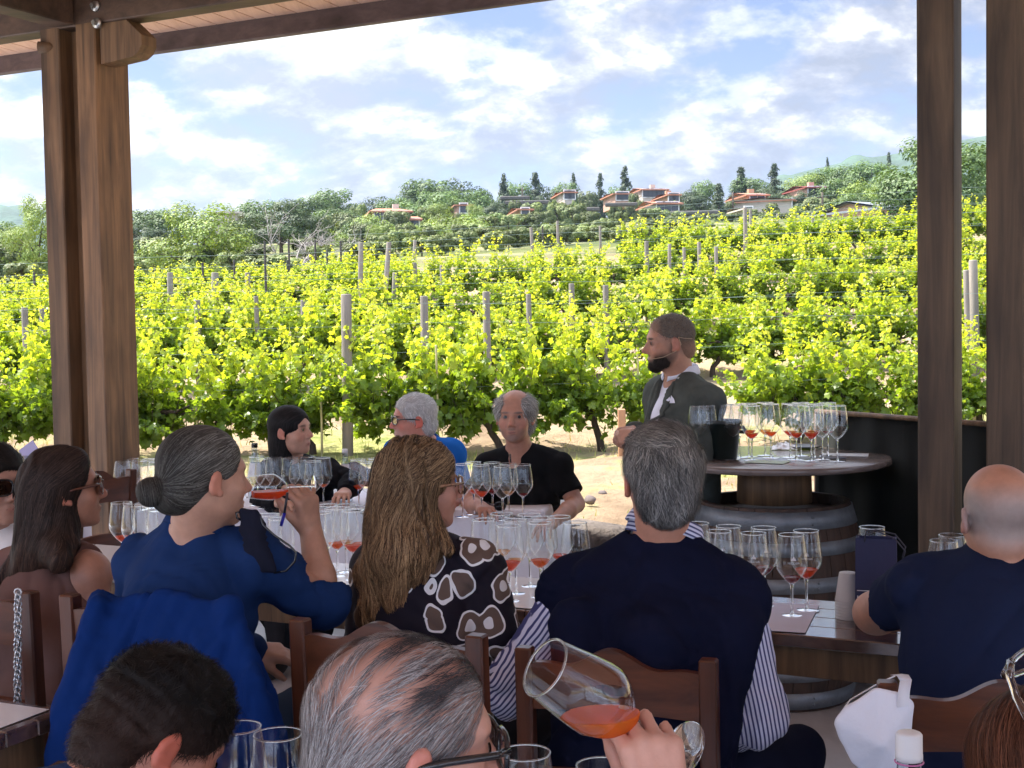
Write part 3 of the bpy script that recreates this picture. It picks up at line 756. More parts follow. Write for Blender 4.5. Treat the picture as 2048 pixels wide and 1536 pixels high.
def vine_proto(seed, n, lobed=True, lsize=.062, ln=1.15, height=1.35):
    r = np.random.default_rng(seed); Ps, Ns, Us, Ss, Cs = [], [], [], [], []
    shoots = 34
    tubes = MB()
    for s in range(shoots):
        x = r.uniform(-ln / 2, ln / 2); z = .30 + r.uniform(-.12, .16); y = r.normal() * .09
        d = np.array([r.normal() * .22, r.normal() * .34, 1.0]); L_ = r.uniform(.60, 1.08) if s % 5 else r.uniform(1.0, 1.32)
        if s % 4 == 0: d = np.array([r.normal() * .4, r.choice([-1, 1]) * r.uniform(.5, .9), .55]); L_ = r.uniform(.4, .7)
        p = np.array([x, y, z]); pts = [p.copy()]; k = 12
        for i in range(k):
            d = d + r.normal(size=3) * .16; d[2] -= .05 if s % 4 == 0 else 0.0
            p = p + d / np.linalg.norm(d) * L_ / k; pts.append(p.copy())
        pts = np.array(pts); tubes.tube(pts[::2], [.004, .004, .0035, .003, .0025, .002, .0015][:len(pts[::2])], 3, False)
        m = n // shoots; t = np.sort(r.uniform(.0, 1, m)); idx = t * k; i0 = np.minimum(idx.astype(int), k - 1)
        q = pts[i0] + (pts[i0 + 1] - pts[i0]) * (idx - i0)[:, None]
        rad = rand_dirs(r, m) * np.array([1, 1, .5]); rad *= (r.uniform(.03, .15, m) * (1 - .6 * t))[:, None]
        q = q + rad; nn = rand_dirs(r, m) + np.array([0, 0, .75]) + rad * 4
        Ps.append(q); Ns.append(nn); Us.append(rand_dirs(r, m) + np.array([0, 0, -.7]) + rad * 5)
        Ss.append(lsize * (1.15 - .75 * t ** 2) * r.uniform(.7, 1.25, m))
        ci = np.clip((q[:, 2] - .42) * 3.6 + r.normal(size=m) * .65, 0, 4); pal = VC[[3, 2, 0, 1, 4]] * np.array([[.80], [.95], [1], [1], [1]])  # lower leaves darker: the row's shade put into colour, plus older basal green
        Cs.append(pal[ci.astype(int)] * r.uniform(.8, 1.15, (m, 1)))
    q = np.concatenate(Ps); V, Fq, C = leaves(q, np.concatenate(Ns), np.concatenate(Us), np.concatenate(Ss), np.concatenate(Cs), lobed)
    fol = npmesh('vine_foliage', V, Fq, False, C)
    tr = MB(); lean = r.uniform(-.25, .25)
    pts = [(0, 0, -.08)]; x = 0; y = 0
    for i in range(1, 8):
        x += lean / 7 + r.normal() * .018; y += r.normal() * .016; pts.append((x, y, i * .062))
    tr.tube(pts, [.042, .036, .033, .031, .031, .033, .038, .030], 9)
    for s in (-1, 1):
        ax, ay, az = pts[-1]; arm = [pts[-2], (ax, ay, az)]
        for i in range(1, 6): arm.append((ax + s * i * ln * .1 + r.normal() * .012, ay + r.normal() * .015, az + .02 + .02 * math.sin(i * 1.3) + r.normal() * .01))
        tr.tube(arm, [.03, .027, .024, .021, .018, .015, .010], 7)
    o = len(tr.v); tr.add(tubes.v, tubes.f, True)
    return fol, tr
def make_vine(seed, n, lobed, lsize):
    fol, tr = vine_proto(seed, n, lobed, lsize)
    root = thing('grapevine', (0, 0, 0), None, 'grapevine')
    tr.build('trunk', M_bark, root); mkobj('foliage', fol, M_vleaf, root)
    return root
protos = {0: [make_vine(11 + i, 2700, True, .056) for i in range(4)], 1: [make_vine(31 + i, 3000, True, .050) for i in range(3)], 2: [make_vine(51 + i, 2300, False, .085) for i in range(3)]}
used = set()
def place_vine(kind, i, x, y, rz, s, row):
    p = protos[kind][i % len(protos[kind])]
    o = p if p.name not in used else copy_tree(p); used.add(p.name)
    o.location = (x, y, float(zg(x, y)) - .02); o.rotation_euler = (0, 0, rz); o.scale = (1, 1.0, s); o['group'] = 'grapevines in the %s row' % row
    series('vine' + row, o, '# bright green grapevine from the left in the %s row' % row); return o
ROWS = [(12.0, 0, 'nearest', .92, -6.5, 6.5), (16.0, 0, 'second nearest', .86, -7.8, 8.4), (20.6, 1, 'third nearest', .84, -9.3, 10.2), (26.2, 1, 'fourth nearest', .84, -3.2, 12.6), (32.0, 2, 'farthest', .9, 3.2, 15)]
for ri, (y0, kind, nm, spc, xa, xb) in enumerate(ROWS):
    x = xa; i = ri
    while x < xb:
        y = y0 + .05 * x
        if not (ri == 0 and 1.32 < x < 1.75) and not (-7.4 < -99):
            place_vine(kind, i, x, y + random.uniform(-.06, .06), random.choice((0, math.pi)) + random.uniform(-.1, .1), random.uniform(.88, 1.10) * (.84 if (ri == 2 and x < -3) else (1, .97, .90, .84, .80)[ri]), nm)
        x += spc * random.uniform(.93, 1.07); i += 1
for k_ in range(9):
    x = -11.2 + k_ * 1.0; place_vine(1, k_, x, 25.6 + .05 * x, 0, random.uniform(.55, .72), 'scrubby left-hand')
for k_ in range(11):
    x = -14.5 + k_ * 1.15; place_vine(2, k_, x, 32 + .05 * x, 0, random.uniform(.42, .6), 'low scrubby far-left')
M_vpost = pmat('weathered_stake', (.24, .21, .175), .9, .35, 9, .7, 30, stretch=(1, 1, .12), bdist=.01)
def vpost(px, pyt, y0, w_=.085, lean=0.0, label=None, mat=None, hgt=None, cap=True):
    """square-topped round stake standing in the row at y0, its top at the photo pixel"""
    a = CM.translation; b = P(px, pyt, 1.0) - a; t = (y0 - a.y) / (b.y - .05 * b.x); tp_ = a + b * t
    zb = float(zg(tp_.x, tp_.y)) - .1; h = tp_.z - zb
    root = thing('vineyard_stake', (tp_.x - lean * h, tp_.y, zb), None, 'stake', 'stakes holding up the vine rows')
    mb = MB(); mb.tube([(0, 0, 0), (lean * h * .5 + .004, 0, h * .5), (lean * h - lean * .01, 0, h - .012), (lean * h, 0, h)], [w_ / 2, w_ / 2 * .97, w_ / 2 * .94, w_ / 2 * .84], 10)
    mb.build('stake_body', mat or M_vpost, root)
    return root
SK = [(690, 588, 12.0, .095, 0, 'thick pale grey wooden stake standing tall in the nearest vine row'),]
o = vpost(692, 588, 11.75, .10, 0.012); o['label'] = 'thickest pale round stake between dark-haired woman and white-haired man'
for (px, py, y0, w_, ln) in ((848, 592, 14.2, .09, .01), (972, 583, 14.2, .085, .0), (1143, 567, 15.8, .075, 0), (1211, 570, 15.8, .075, 0), (1057, 588, 15.8, .07, 0), (394, 600, 15.8, .08, 0), (512, 592, 15.8, .06, 0),
                             (606, 600, 17.6, .07, 0), (49, 615, 14.6, .075, 0), (84, 612, 17.6, .08, 0), (1946, 520, 12.8, .09, -.02), (1932, 540, 14.6, .07, -.02), (790, 545, 21, .085, .06), (829, 525, 21, .08, 0), (884, 530, 21, .08, 0),
                             (1293, 482, 21.0, .075, 0), (1339, 488, 25, .075, .02), (1368, 495, 25, .07, 0), (1398, 484, 25, .08, 0), (1432, 493, 25, .08, 0), (1490, 415, 29.5, .10, 0), (1501, 420, 34, .08, 0),
                             (340, 545, 21, .10, .02), (430, 545, 21, .12, .05), (495, 545, 21, .09, 0), (722, 485, 25, .10, .04), (778, 484, 25, .10, .10), (830, 480, 29.5, .08, .08), (1062, 455, 34, .09, -.04), (1115, 442, 34, .08, 0), (1200, 452, 34, .07, 0), (1555, 428, 34, .07, 0), (1358, 440, 34, .07, 0),
                             (1257, 455, 34, .06, 0), (1625, 425, 34, .07, 0)):
    series('vstake', vpost(px, py, y0, w_, ln), '# grey wooden stake from the left among the vines')
M_iron = pmat('thin_iron_stake', (.05, .045, .04), .8, .2)
for (px, py, y0) in ((529, 482, 30), (577, 478, 30), (630, 480, 30), (681, 482, 30), (405, 525, 28), (530, 518, 25), (468, 520, 28), (654, 500, 28), (575, 520, 26), (68, 545, 25), (1085, 452, 34)):
    series('istake', vpost(px, py, y0, .05, 0, mat=M_iron), '# thin dark iron rod from the left at the scrubby vineyard edge')
M_wire = pmat('trellis_wire', (.20, .27, .24), .5, .1)
for ri, (y0, kind, nm, spc, xa, xb) in enumerate(ROWS[:5]):
    for wi, hz_ in enumerate((.62, .95, 1.2, 1.38)):
        mb = MB(); pts = []
        for k in range(25):
            x = xa + (xb - xa) * k / 24; y = y0 + .05 * x - .10 + .05 * (wi % 2); pts.append((x, y, float(zg(x, y)) + hz_ + .015 * math.sin(k * 1.1 + wi)))
        mb.tube(pts, .0022 + .0006 * ri, 4, True)
        o = mb.build('trellis_wire', M_wire); tag(o, '%s wire up from the ground along the %s vine row' % (('lowest', 'second', 'third', 'topmost')[wi], nm), 'wire', 'trellis wires')
# short orange-brown stake beside the standing man's hands
q = P(1243, 818, 11.2); zb = float(zg(q.x, q.y))
MBs = MB().box((0, 0, (q.z - zb) / 2), (.065, .065, q.z - zb), None, .006)
o = MBs.build('timber_stub', pmat('orange_wood', (.42, .22, .12), .8, .2)); o.location = (q.x, q.y, zb); tag(o, 'short orange wooden stub in the ground behind the standing man\'s hands', 'stub')
# pale thin cane poles in the nearest row
M_cane = pmat('cane', (.50, .44, .24), .7, .2)
for (px, py, ln) in ((640, 745, 0), (392, 800, .0), (1275, 700, .0), (872, 690, 0)):
    o = vpost(px, py, 11.8, .022, ln, mat=M_cane); o.name = 'cane'; o['category'] = 'cane'; o['group'] = 'thin canes in the nearest vine row'
    series('cane', o, '# thin yellow cane from the left in the nearest vine row')

# loose stones, dry weeds and grass on the sunlit ground
M_rock = pmat('field_stone', (.16, .13, .12), .95, .4, 6, .8)
rp = [(395, 880), (430, 893), (350, 888), (1205, 985), (1180, 1000), (820, 895), (940, 880), (1650, 810), (1720, 800), (300, 900), (1110, 925), (1480, 900), (245, 905), (1790, 822)]
for k, (px, py) in enumerate(rp):
    q = Pz(px, py, .42); s_ = random.uniform(.03, .075)
    b = MB().box((0, 0, s_ * .35), (s_ * 1.6, s_ * 1.2, s_), Matrix.Rotation(random.uniform(0, 3), 3, 'Z') @ Matrix.Rotation(random.uniform(-.3, .3), 3, 'X'), s_ * .42)
    b.sm = [True] * len(b.sm); o = b.build('field_stone', M_rock); o.location = (q.x, q.y, .40 + .0); tag(o, None, 'stone', 'loose dark stones on the sandy ground'); series('fstone', o, '# loose dark lava stone from the left on the sandy ground')
r = np.random.default_rng(5); m = 26000
ax = r.uniform(-6.5, 7.5, m); ay = r.uniform(7.8, 19, m) ** 1.0
dens = np.sin(ax * 1.3 + 2 * np.sin(ay * .8)) * np.sin(ay * 1.1 + ax * .5) + .35 * np.sin(ax * 4) * np.sin(ay * 3.7); keep = (dens + r.normal(size=m) * .35 > .25) & ((ax * VV.x + ay * VV.y) > WALLV + .25)
ax, ay = ax[keep], ay[keep]; m = len(ax)
az = np.where(ay > 7, zg(ax, ay), .42) + .0
tall = r.uniform(.025, .11, m); dd = rand_dirs(r, m) * .5 + np.array([0, 0, 1]); sd_ = rand_dirs(r, m); sd_[:, 2] = 0
b0 = np.stack([ax, ay, az], 1); tp3 = b0 + dd * tall[:, None]; wv = sd_ * .006
V = np.stack([b0 - wv, b0 + wv, tp3], 1).reshape(-1, 3); cols = np.array([(.42, .38, .16), (.50, .44, .22), (.20, .28, .06), (.30, .34, .10)])[r.integers(0, 4, m)]
tag(mkobj('dry_grass', npmesh('dry_grass', V, np.arange(m * 3).reshape(-1, 3), False, np.repeat(cols, 3, 0)), leafmat('grass_blade', .3, .8)), kind='stuff')

# ------------------------------------------------------------------ trees
M_tbark = pmat('tree_bark', (.10, .075, .055), .95, .35, 6, .6)
M_dead = pmat('dead_wood', (.36, .32, .29), .9, .2, 6, .3)
def crown(seed, kind, n):
    """unit tree: height 1; returns positions, normals, sizes, colours"""
    r = np.random.default_rng(seed)
    blobs = []
    if kind == 'round':
        for i in range(46):
            a = r.uniform(0, 6.28); h = r.uniform(.10, .95); rad = .44 * math.sqrt(max(0, 1 - ((h - .5) / .55) ** 2)) * r.uniform(.45, 1.0)
            blobs.append((rad * math.cos(a), rad * math.sin(a), h, r.uniform(.10, .19)))
    elif kind == 'pine':
        for i in range(60):
            a = r.uniform(0, 6.28); rad = .56 * math.sqrt(r.uniform(0, 1)); h = (.88 - .42 * (rad / .56) ** 2) * r.uniform(.45, 1)
            blobs.append((rad * math.cos(a), rad * math.sin(a), h, r.uniform(.09, .15)))
    elif kind == 'conifer':
        for i in range(120):
            h = r.uniform(.10, .99); rad = .25 * (1 - h) ** .8 * r.uniform(.1, 1.2) + .005; a = r.uniform(0, 6.28)
            blobs.append((rad * math.cos(a), rad * math.sin(a), h, .035 + .04 * (1 - h)))
    elif kind == 'airy':
        for i in range(64):
            a = r.uniform(0, 6.28); h = r.uniform(.06, .90); rad = .46 * math.sqrt(max(0, 1 - ((h - .45) / .55) ** 2)) * r.uniform(.3, 1.1)
            blobs.append((rad * math.cos(a), rad * math.sin(a), h, r.uniform(.08, .16)))
    elif kind == 'bush':
        for i in range(22):
            a = r.uniform(0, 6.28); h = r.uniform(.12, .82); rad = .62 * math.sqrt(max(0, 1 - (h / .95) ** 2)) * r.uniform(.3, 1)
            blobs.append((rad * math.cos(a), rad * math.sin(a), h, r.uniform(.10, .20)))
    B = np.array(blobs); wts = B[:, 3] ** 2; bi = r.choice(len(B), n, p=wts / wts.sum())
    d = rand_dirs(r, n); rr = B[bi, 3] * r.uniform(.72, 1.08, n)
    squash = {'conifer': (1.25, 1.25, .7), 'pine': (1.1, 1.1, .7)}.get(kind, (1, 1, .85))
    p = B[bi, :3] + d * rr[:, None] * np.array(squash)
    cd = p - np.array([0, 0, .35]); cd /= np.linalg.norm(cd, axis=1, keepdims=True) + 1e-6
    return p, d * .8 + cd * .7 + np.array([0, 0, .25]), B, bi, r
PAL = {'round': [(0.064, 0.118, 0.032), (0.086, 0.149, 0.037), (0.114, 0.180, 0.042)], 'pine': [(0.043, 0.074, 0.027), (0.057, 0.093, 0.032), (0.074, 0.109, 0.036)], 'conifer': [(0.036, 0.065, 0.032), (0.050, 0.081, 0.036), (0.071, 0.099, 0.042)],
       'airy': [(0.157, 0.236, 0.042), (0.200, 0.286, 0.048), (0.257, 0.322, 0.063)], 'bush': [(0.100, 0.149, 0.037), (0.143, 0.186, 0.048), (0.186, 0.211, 0.063)]}
def make_tree(kind, seed, n, tint=1.0):
    p, nn, B, bi, r = crown(seed, kind, n)
    tone = r.uniform(.75, 1.25, len(B))[bi]; pal = np.array(PAL[kind]); c = pal[r.integers(0, 3, n)] * tone[:, None] * r.uniform(.8, 1.2, (n, 1)) * tint
    sz = {'conifer': .024, 'pine': .034, 'round': .036, 'airy': .028, 'bush': .046}[kind] * r.uniform(.7, 1.4, n) * math.sqrt(7000 / n)
    V, Q, C = leaves(p, nn + rand_dirs(r, n) * .45, rand_dirs(r, n), sz * .9, c, False)
    root = thing({'round': 'broadleaf_tree', 'pine': 'umbrella_pine', 'conifer': 'conifer', 'airy': 'light_green_tree', 'bush': 'bush'}[kind], (0, 0, 0), None, 'bush' if kind == 'bush' else 'tree')
    cr = mkobj('crown', npmesh('crown', V, Q, False, C), M_tleaf, root)
    tb = MB(); hh = .9 if kind == 'conifer' else .45
    tb.tube([(0, 0, -.05), (.01, 0, hh * .5), (0, .01, hh)], [.030, .022, .008 if kind == 'conifer' else .016], 8)
    for i in range(9 if kind != 'bush' else 5):
        b = B[r.integers(0, len(B))]; z0 = b[2] * .5 if kind == 'conifer' else hh * r.uniform(.35, 1)
        if kind == 'conifer': z0 = max(.1, b[2] - .03)
        tb.tube([(0, 0, z0), (b[0] * .5, b[1] * .5, (z0 + b[2]) / 2 + .02), (b[0], b[1], b[2])], [.012, .008, .003], 5)
    tb.build('trunk', M_tbark, root)
    return root
TP = {'round': [make_tree('round', 1, 8000), make_tree('round', 2, 8000, 1.2)], 'pine': [make_tree('pine', 3, 9000), make_tree('pine', 4, 9000)], 'conifer': [make_tree('conifer', 5, 6000), make_tree('conifer', 6, 5000)],
      'airy': [make_tree('airy', 7, 9000), make_tree('airy', 8, 8000)], 'bush': [make_tree('bush', 9, 4000), make_tree('bush', 10, 4000, 1.25), make_tree('bush', 12, 4000, .8)]}
BIG = {'big_round': make_tree('round', 21, 16000, 1.15), 'big_airy': make_tree('airy', 22, 14000, 1.0), 'big_pine': make_tree('pine', 23, 16000, 1.0)}
tused = set()
def tree(kind, var, px, pyt, wpx, d, label=None, group=None, base=None, pyb=None, zs=None):
    """crown spans wpx pixels, top at (px,pyt), at depth d; height from the ground below it"""
    p = BIG[kind] if kind in BIG else TP[kind][var % len(TP[kind])]
    o = p if p.name not in tused else copy_tree(p); tused.add(p.name)
    tp_ = P(px, pyt, d); zb = float(zg(tp_.x, tp_.y)); h = max(tp_.z - zb, .8); hm = {'conifer': 1.9, 'bush': .55, 'pine': .62, 'big_pine': .62}.get(kind, .85) * wpx / F * d
    if h < hm: h = hm; zb = tp_.z - h
    if pyb is not None: zb = P(px, pyb, d).z; h = tp_.z - zb
    wd = {'round': .95, 'pine': 1.25, 'conifer': .52, 'airy': 1.0, 'bush': 1.35, 'big_round': .95, 'big_airy': 1.0, 'big_pine': 1.25}[kind]
    sx = wpx / F * d / wd
    o.location = (tp_.x, tp_.y, zb); o.scale = (sx, sx, h * 1.02); o.rotation_euler = (0, 0, random.uniform(0, 6.28))
    if group: o['group'] = group; series(group, o, label)
    else: o['label'] = label
    return o
tree('big_airy', 0, 395, 406, 235, 43, 'large pale green tree standing just right of the left post')
tree('big_pine', 0, 560, 388, 200, 72, 'big dark rounded pine behind the bare tree')
tree('big_round', 0, 1880, 282, 250, 66, 'big leafy tree partly behind the right post')
tree('big_airy', 1, 72, 392, 120, 38, 'feathery light green tree left of the left post')
tree('airy', 0, 28, 448, 90, 52, 'small light green tree at the far left edge')
tree('round', 0, 300, 425, 120, 110, 'rounded tree against the sky just right of left post')
tree('airy', 1, 740, 425, 130, 95, 'olive green tree in front of the orange-roofed villa')
tree('airy', 0, 920, 425, 180, 78, 'broad olive green tree right of the orange-roofed villa')
tree('round', 1, 665, 382, 110, 150, 'round crowned tree on the ridge left of the long tree belt')
for px, py, wpx, d, k in ((700, 398, 90, 150, 'pine'), (755, 385, 130, 160, 'pine'), (810, 380, 120, 165, 'pine'), (860, 365, 130, 168, 'round'), (915, 347, 150, 170, 'pine'), (960, 362, 90, 172, 'pine'),
                          (620, 400, 90, 140, 'round'), (515, 405, 120, 150, 'round'), (870, 385, 90, 150, 'round'), (470, 415, 100, 160, 'pine'), (895, 395, 110, 140, 'round'), (790, 400, 100, 150, 'round')):
    tree(k, int(px / 10), px, py, wpx, d, '# dark rounded tree from the left in the long tree belt', 'trees in the long belt on the ridge')
for px, py, wpx, d in ((1007, 350, 46, 170), (1070, 348, 60, 175), (1147, 349, 34, 180), (1200, 349, 42, 180), (1249, 335, 52, 170), (1482, 337, 62, 160), (1548, 330, 60, 165), (1655, 318, 24, 190), (1778, 308, 30, 180), (1438, 370, 60, 130), (1725, 330, 40, 175)):
    tree('conifer', int(px), px, py, wpx, d, '# tall dark conifer from the left on the skyline', 'tall conifers on the skyline')
for px, py, wpx, d, k in ((1035, 368, 80, 175, 'round'), (1085, 360, 90, 175, 'pine'), (1130, 370, 80, 180, 'round'), (1175, 380, 60, 175, 'bush'), (1240, 375, 60, 175, 'round'), (1375, 368, 120, 165, 'pine'), (1410, 366, 70, 168, 'round'),
                          (1500, 360, 90, 160, 'round'), (1545, 362, 120, 150, 'pine'), (1610, 345, 110, 170, 'airy'), (1650, 340, 100, 172, 'round'), (1700, 338, 110, 165, 'round'), (1745, 328, 110, 150, 'round'), (1600, 375, 90, 140, 'pine'),
                          (1680, 365, 120, 140, 'round'), (1640, 392, 110, 120, 'bush'), (1735, 360, 130, 110, 'airy'), (1700, 395, 110, 100, 'round'), (1960, 300, 110, 90, 'round'), (2010, 320, 120, 80, 'round'), (1790, 345, 100, 120, 'round')):
    tree(k, int(px / 7), px, py, wpx, d, '# rounded tree from the left among the hilltop houses', 'rounded trees among the hilltop houses')
tree('bush', 2, 468, 488, 110, 46, 'dull green shrub left of the bare tree')
for px, py, wpx, d, k in ((285, 440, 120, 100, 'pine'), (330, 432, 110, 115, 'round'), (440, 426, 120, 118, 'pine'), (478, 432, 110, 112, 'round'), (520, 424, 120, 122, 'pine'), (628, 420, 130, 120, 'pine'), (668, 426, 120, 116, 'round'), (720, 420, 110, 122, 'pine'), (650, 455, 120, 86, 'airy'), (725, 452, 110, 90, 'round'), (838, 410, 110, 138, 'round'), (880, 440, 110, 100, 'airy'), (965, 430, 110, 105, 'round'), (990, 395, 90, 150, 'pine'), (935, 385, 110, 158, 'round'), (20, 470, 120, 70, 'round'), (-20, 450, 140, 80, 'round')):
    tree(k, int(px / 9), px, py, wpx, d, '# full leafy tree from the left below the wooded ridge', 'leafy trees below the wooded ridge')
r = random.Random(3)
for k in range(74):
    px = 640 + (1860 - 640) * (k + r.uniform(.1, .9)) / 74; py = r.uniform(398, 452) - (0 if px < 1500 else 12); d = 150 - (py - 395) * 1.6 + r.uniform(-6, 6)
    if 1260 < px < 1600 and py < 412: py += 25
    tree('bush' if r.random() < .75 else 'airy', k, px, py, r.uniform(34, 80), d, '# small bush from the left on the dry hillside', 'bushes on the dry hillside')
for k in range(26):
    px = -60 + (780 + 60) * (k + r.uniform(.1, .9)) / 26; py = r.uniform(468, 520); d = 52 - (py - 468) * .35 + r.uniform(-2, 2)
    tree('bush', k, px, py, r.uniform(60, 120), d, '# scrubby bush from the left beyond the vine rows', 'scrubby bushes beyond the vine rows')
for k in range(34):
    px = 760 + 620 * (k + r.uniform(.1, .9)) / 34; py = r.uniform(446, 474) - (px - 760) * .02; d = 64 - (py - 440) * .6 + r.uniform(-3, 3)
    tree('bush', k, px, py, r.uniform(50, 95), d, '# olive green scrub bush from the left just above the vineyard', 'scrub bushes just above the vineyard')
# bare grey tree
th = thing('bare_tree', (0, 0, 0), 'bare grey dead tree with tangled branches beyond the vines', 'tree'); q = P(597, 560, 44); th.location = (q.x, q.y, q.z)
mb = MB(); r2 = random.Random(8)
def branch(p, d, L_, rad, lv):
    pts = [p]; q = Vector(p); d = Vector(d)
    for i in range(5):
        d = (d + Vector((r2.gauss(0, .22), r2.gauss(0, .22), r2.gauss(0, .16)))).normalized(); q = q + d * L_ / 5; pts.append(q.copy())
        if lv < 3 and i >= 1:
            for _ in range(2 if lv < 2 else 1): branch(q, (d + Vector((r2.gauss(0, .8), r2.gauss(0, .8), r2.gauss(0, .5)))).normalized(), L_ * .62, rad * .55, lv + 1)
    mb.tube(pts, [rad * (1 - i * .14) for i in range(6)], 5)
branch(Vector((0, 0, 0)), (0, 0, 1), 1.5, .045, 0); branch(Vector((0, 0, .2)), (-.9, 0, .6), 1.9, .03, 1); branch(Vector((0, 0, .2)), (.9, 0, .7), 1.9, .03, 1); branch(Vector((0, 0, .4)), (-.6, .3, .8), 1.5, .03, 1)
mb.build('branches', M_dead, th)

# ------------------------------------------------------------------ houses and terraces on the hill
M_tile = pmat('terracotta_tile', (.40, .17, .10), .85, .3, 1.5, .5, 8)
M_rw = pmat('cream_render', (.52, .44, .36), .9, .12, .6); M_rw2 = pmat('pinkish_render', (.50, .30, .22), .9, .12, .6); M_rw3 = pmat('grey_render', (.33, .31, .29), .9, .12, .6); M_rw4 = pmat('orange_render', (.46, .27, .16), .9, .12, .6)
M_win = pmat('dark_window', (.03, .035, .04), .25, .1); M_panel = pmat('solar_panel', (.10, .12, .17), .25, .1, spec=.8); M_trim = pmat('white_trim', (.7, .68, .64), .8, .05)
def house(px, pyr, wpx, hpx, d, wall, label, hip=False, rz=0.15, depth=6.5, roofpx=.42, wins=4, chim=True, roofmat=None, panel=False):
    """pyr = ridge row; hpx = total height in pixels"""
    q = P(px, pyr, d); wd = wpx / F * d; tot = hpx / F * d; zb = q.z - tot; rh = tot * roofpx; wh = tot - rh
    th = thing('house', (q.x, q.y, zb), label, 'house', 'houses on the hillside', rz=rz); ov = .35
    mb = MB(); mb.box((0, 0, wh / 2 - .6), (wd - 2 * ov, depth, wh + 1.2)); 
    if not hip: mb.add([(-wd / 2 + ov, -depth / 2, wh), (-wd / 2 + ov, depth / 2, wh), (-wd / 2 + ov, 0, wh + rh), (wd / 2 - ov, -depth / 2, wh), (wd / 2 - ov, depth / 2, wh), (wd / 2 - ov, 0, wh + rh)], [(0, 1, 2), (3, 5, 4)])
    mb.build('wall', wall, th)
    mb = MB(); y = depth / 2 + ov; x = wd / 2; i = x * .55 if hip else x; t = .14
    a = [(-x, -y, wh), (x, -y, wh), (i, 0, wh + rh), (-i, 0, wh + rh), (-x, y, wh), (x, y, wh)]
    b = [(p[0], p[1], p[2] + t) for p in a]
    mb.add(a + b, [(0, 3, 2, 1), (4, 5, 2, 3), (6, 7, 8, 9), (10, 9, 8, 11), (0, 1, 7, 6), (4, 10, 11, 5), (0, 6, 10, 4), (1, 5, 11, 7)] + ([(6, 9, 10), (7, 11, 8)] if hip else []))
    rf = mb.build('roof', roofmat or M_tile, th)
    if chim: MB().box((wd * .2, .4, wh + rh * .9), (.6, .6, 1.3)).build('chimney', wall, rf)
    for k in range(wins):
        xx = (-wd / 2 + ov) + (wd - 2 * ov) * (k + .7) / (wins + .4)
        f = MB().box((xx, -depth / 2 - .03, wh * .52), (.95, .08, 1.15)).build('window', M_trim, th); MB().box((xx, -depth / 2 - .075, wh * .52), (.72, .03, .92)).build('pane', M_win, f)
    if panel: MB().box((0, -depth / 4, wh + rh * .62), (wd * .55, depth * .35, .08), Matrix.Rotation(math.atan2(rh, depth / 2), 3, 'X')).build('solar_panel', M_panel, th)
    return th
house(775, 420, 86, 26, 128, M_rw, 'wide cream villa with orange hipped roof among the trees', hip=True, rz=.2)
house(815, 436, 40, 26, 120, M_rw3, 'small grey annexe at the right end of the wide villa', rz=.2, wins=2, chim=False)
house(700, 440, 30, 14, 125, M_rw, 'small roof peeking from the trees left of the wide villa', wins=1, chim=False)
house(920, 412, 38, 14, 138, M_rw2, 'small house with coral roof behind the broad olive green tree', wins=1, chim=False)
house(458, 430, 60, 12, 100, M_rw, 'pale roofed shed between the large pale green tree and dark pine', wins=0, chim=False, roofmat=M_rw)
house(1040, 420, 34, 16, 132, M_rw4, 'small orange shed below the terraced field', wins=1, chim=False)
house(1078, 432, 18, 16, 125, M_rw3, 'tiny grey hut beside the small orange shed', wins=1, chim=False, roofmat=M_rw3)
house(1128, 388, 32, 10, 150, M_rw, 'low house with tan roof above the terraced field', wins=2, chim=False)
house(1295, 379, 58, 18, 160, M_rw, 'white-walled house with long orange roof on the skyline', wins=5)
house(1332, 392, 30, 12, 150, M_rw4, 'small orange house in front of the white-walled house', wins=2)
house(1232, 391, 40, 9, 158, M_rw2, 'low pinkish house left of the skyline house', wins=2, chim=False)
house(1318, 406, 62, 18, 135, M_rw3, 'low grey barn with broad terracotta roof below the hilltop', wins=3, chim=False, roofpx=.5)
house(1494, 389, 50, 22, 140, M_rw4, 'orange house with steep terracotta roof beside the dark conifer', wins=2)
house(1522, 398, 26, 17, 136, M_rw, 'cream side wing in front of the steep orange house', wins=1, chim=False, rz=1.2)
house(1613, 375, 56, 19, 145, M_rw2, 'red house with white solar panel on its dark red roof', wins=3, panel=True, roofmat=pmat('dark_red_tile', (.26, .06, .05), .8, .2))
house(1730, 408, 100, 42, 92, M_rw2, 'low pink building with grey metal roof near the vines at right', wins=0, chim=False, roofpx=.45, roofmat=pmat('grey_sheet_metal', (.33, .35, .38), .4, .15, metal=.5), panel=True, rz=.5)
house(1475, 421, 28, 12, 128, M_rw, 'small flat cream shed below the orange house', wins=1, chim=False, roofmat=M_rw)
house(1278, 452, 30, 10, 90, M_trim, 'little white van-sized shed at the foot of the hill', wins=0, chim=False, roofmat=M_trim)
house(5, 487, 40, 16, 110, M_rw, 'orange-roofed house at the far left edge', wins=1, chim=False)
M_dw = pmat('dry_stone_wall', (.10, .09, .08), .95, .3, 3, .6); M_dry = pmat('dry_field', (.20, .155, .085), .95, .5, .9, .5)
for (x0, x1, py, d) in ((1010, 1100, 404, 148), (1120, 1200, 418, 140), (1210, 1290, 408, 145), (1340, 1440, 425, 125), (1000, 1060, 395, 152)):
    a = P(x0, py, d); b = P(x1, py + 2, d); mb = MB(); c = (a + b) / 2
    rot = Matrix.Rotation(math.atan2(b.y - a.y, b.x - a.x), 3, 'Z'); mb.box(c, ((b - a).length, .5, .45), rot, .1)
    o = mb.build('terrace_wall', M_dw, None, c); o.location = c; tag(o, None, 'wall', 'dark dry-stone terrace walls'); series('twall', o, '# dark dry-stone terrace wall from the left on the dry hillside')
r = random.Random(9)
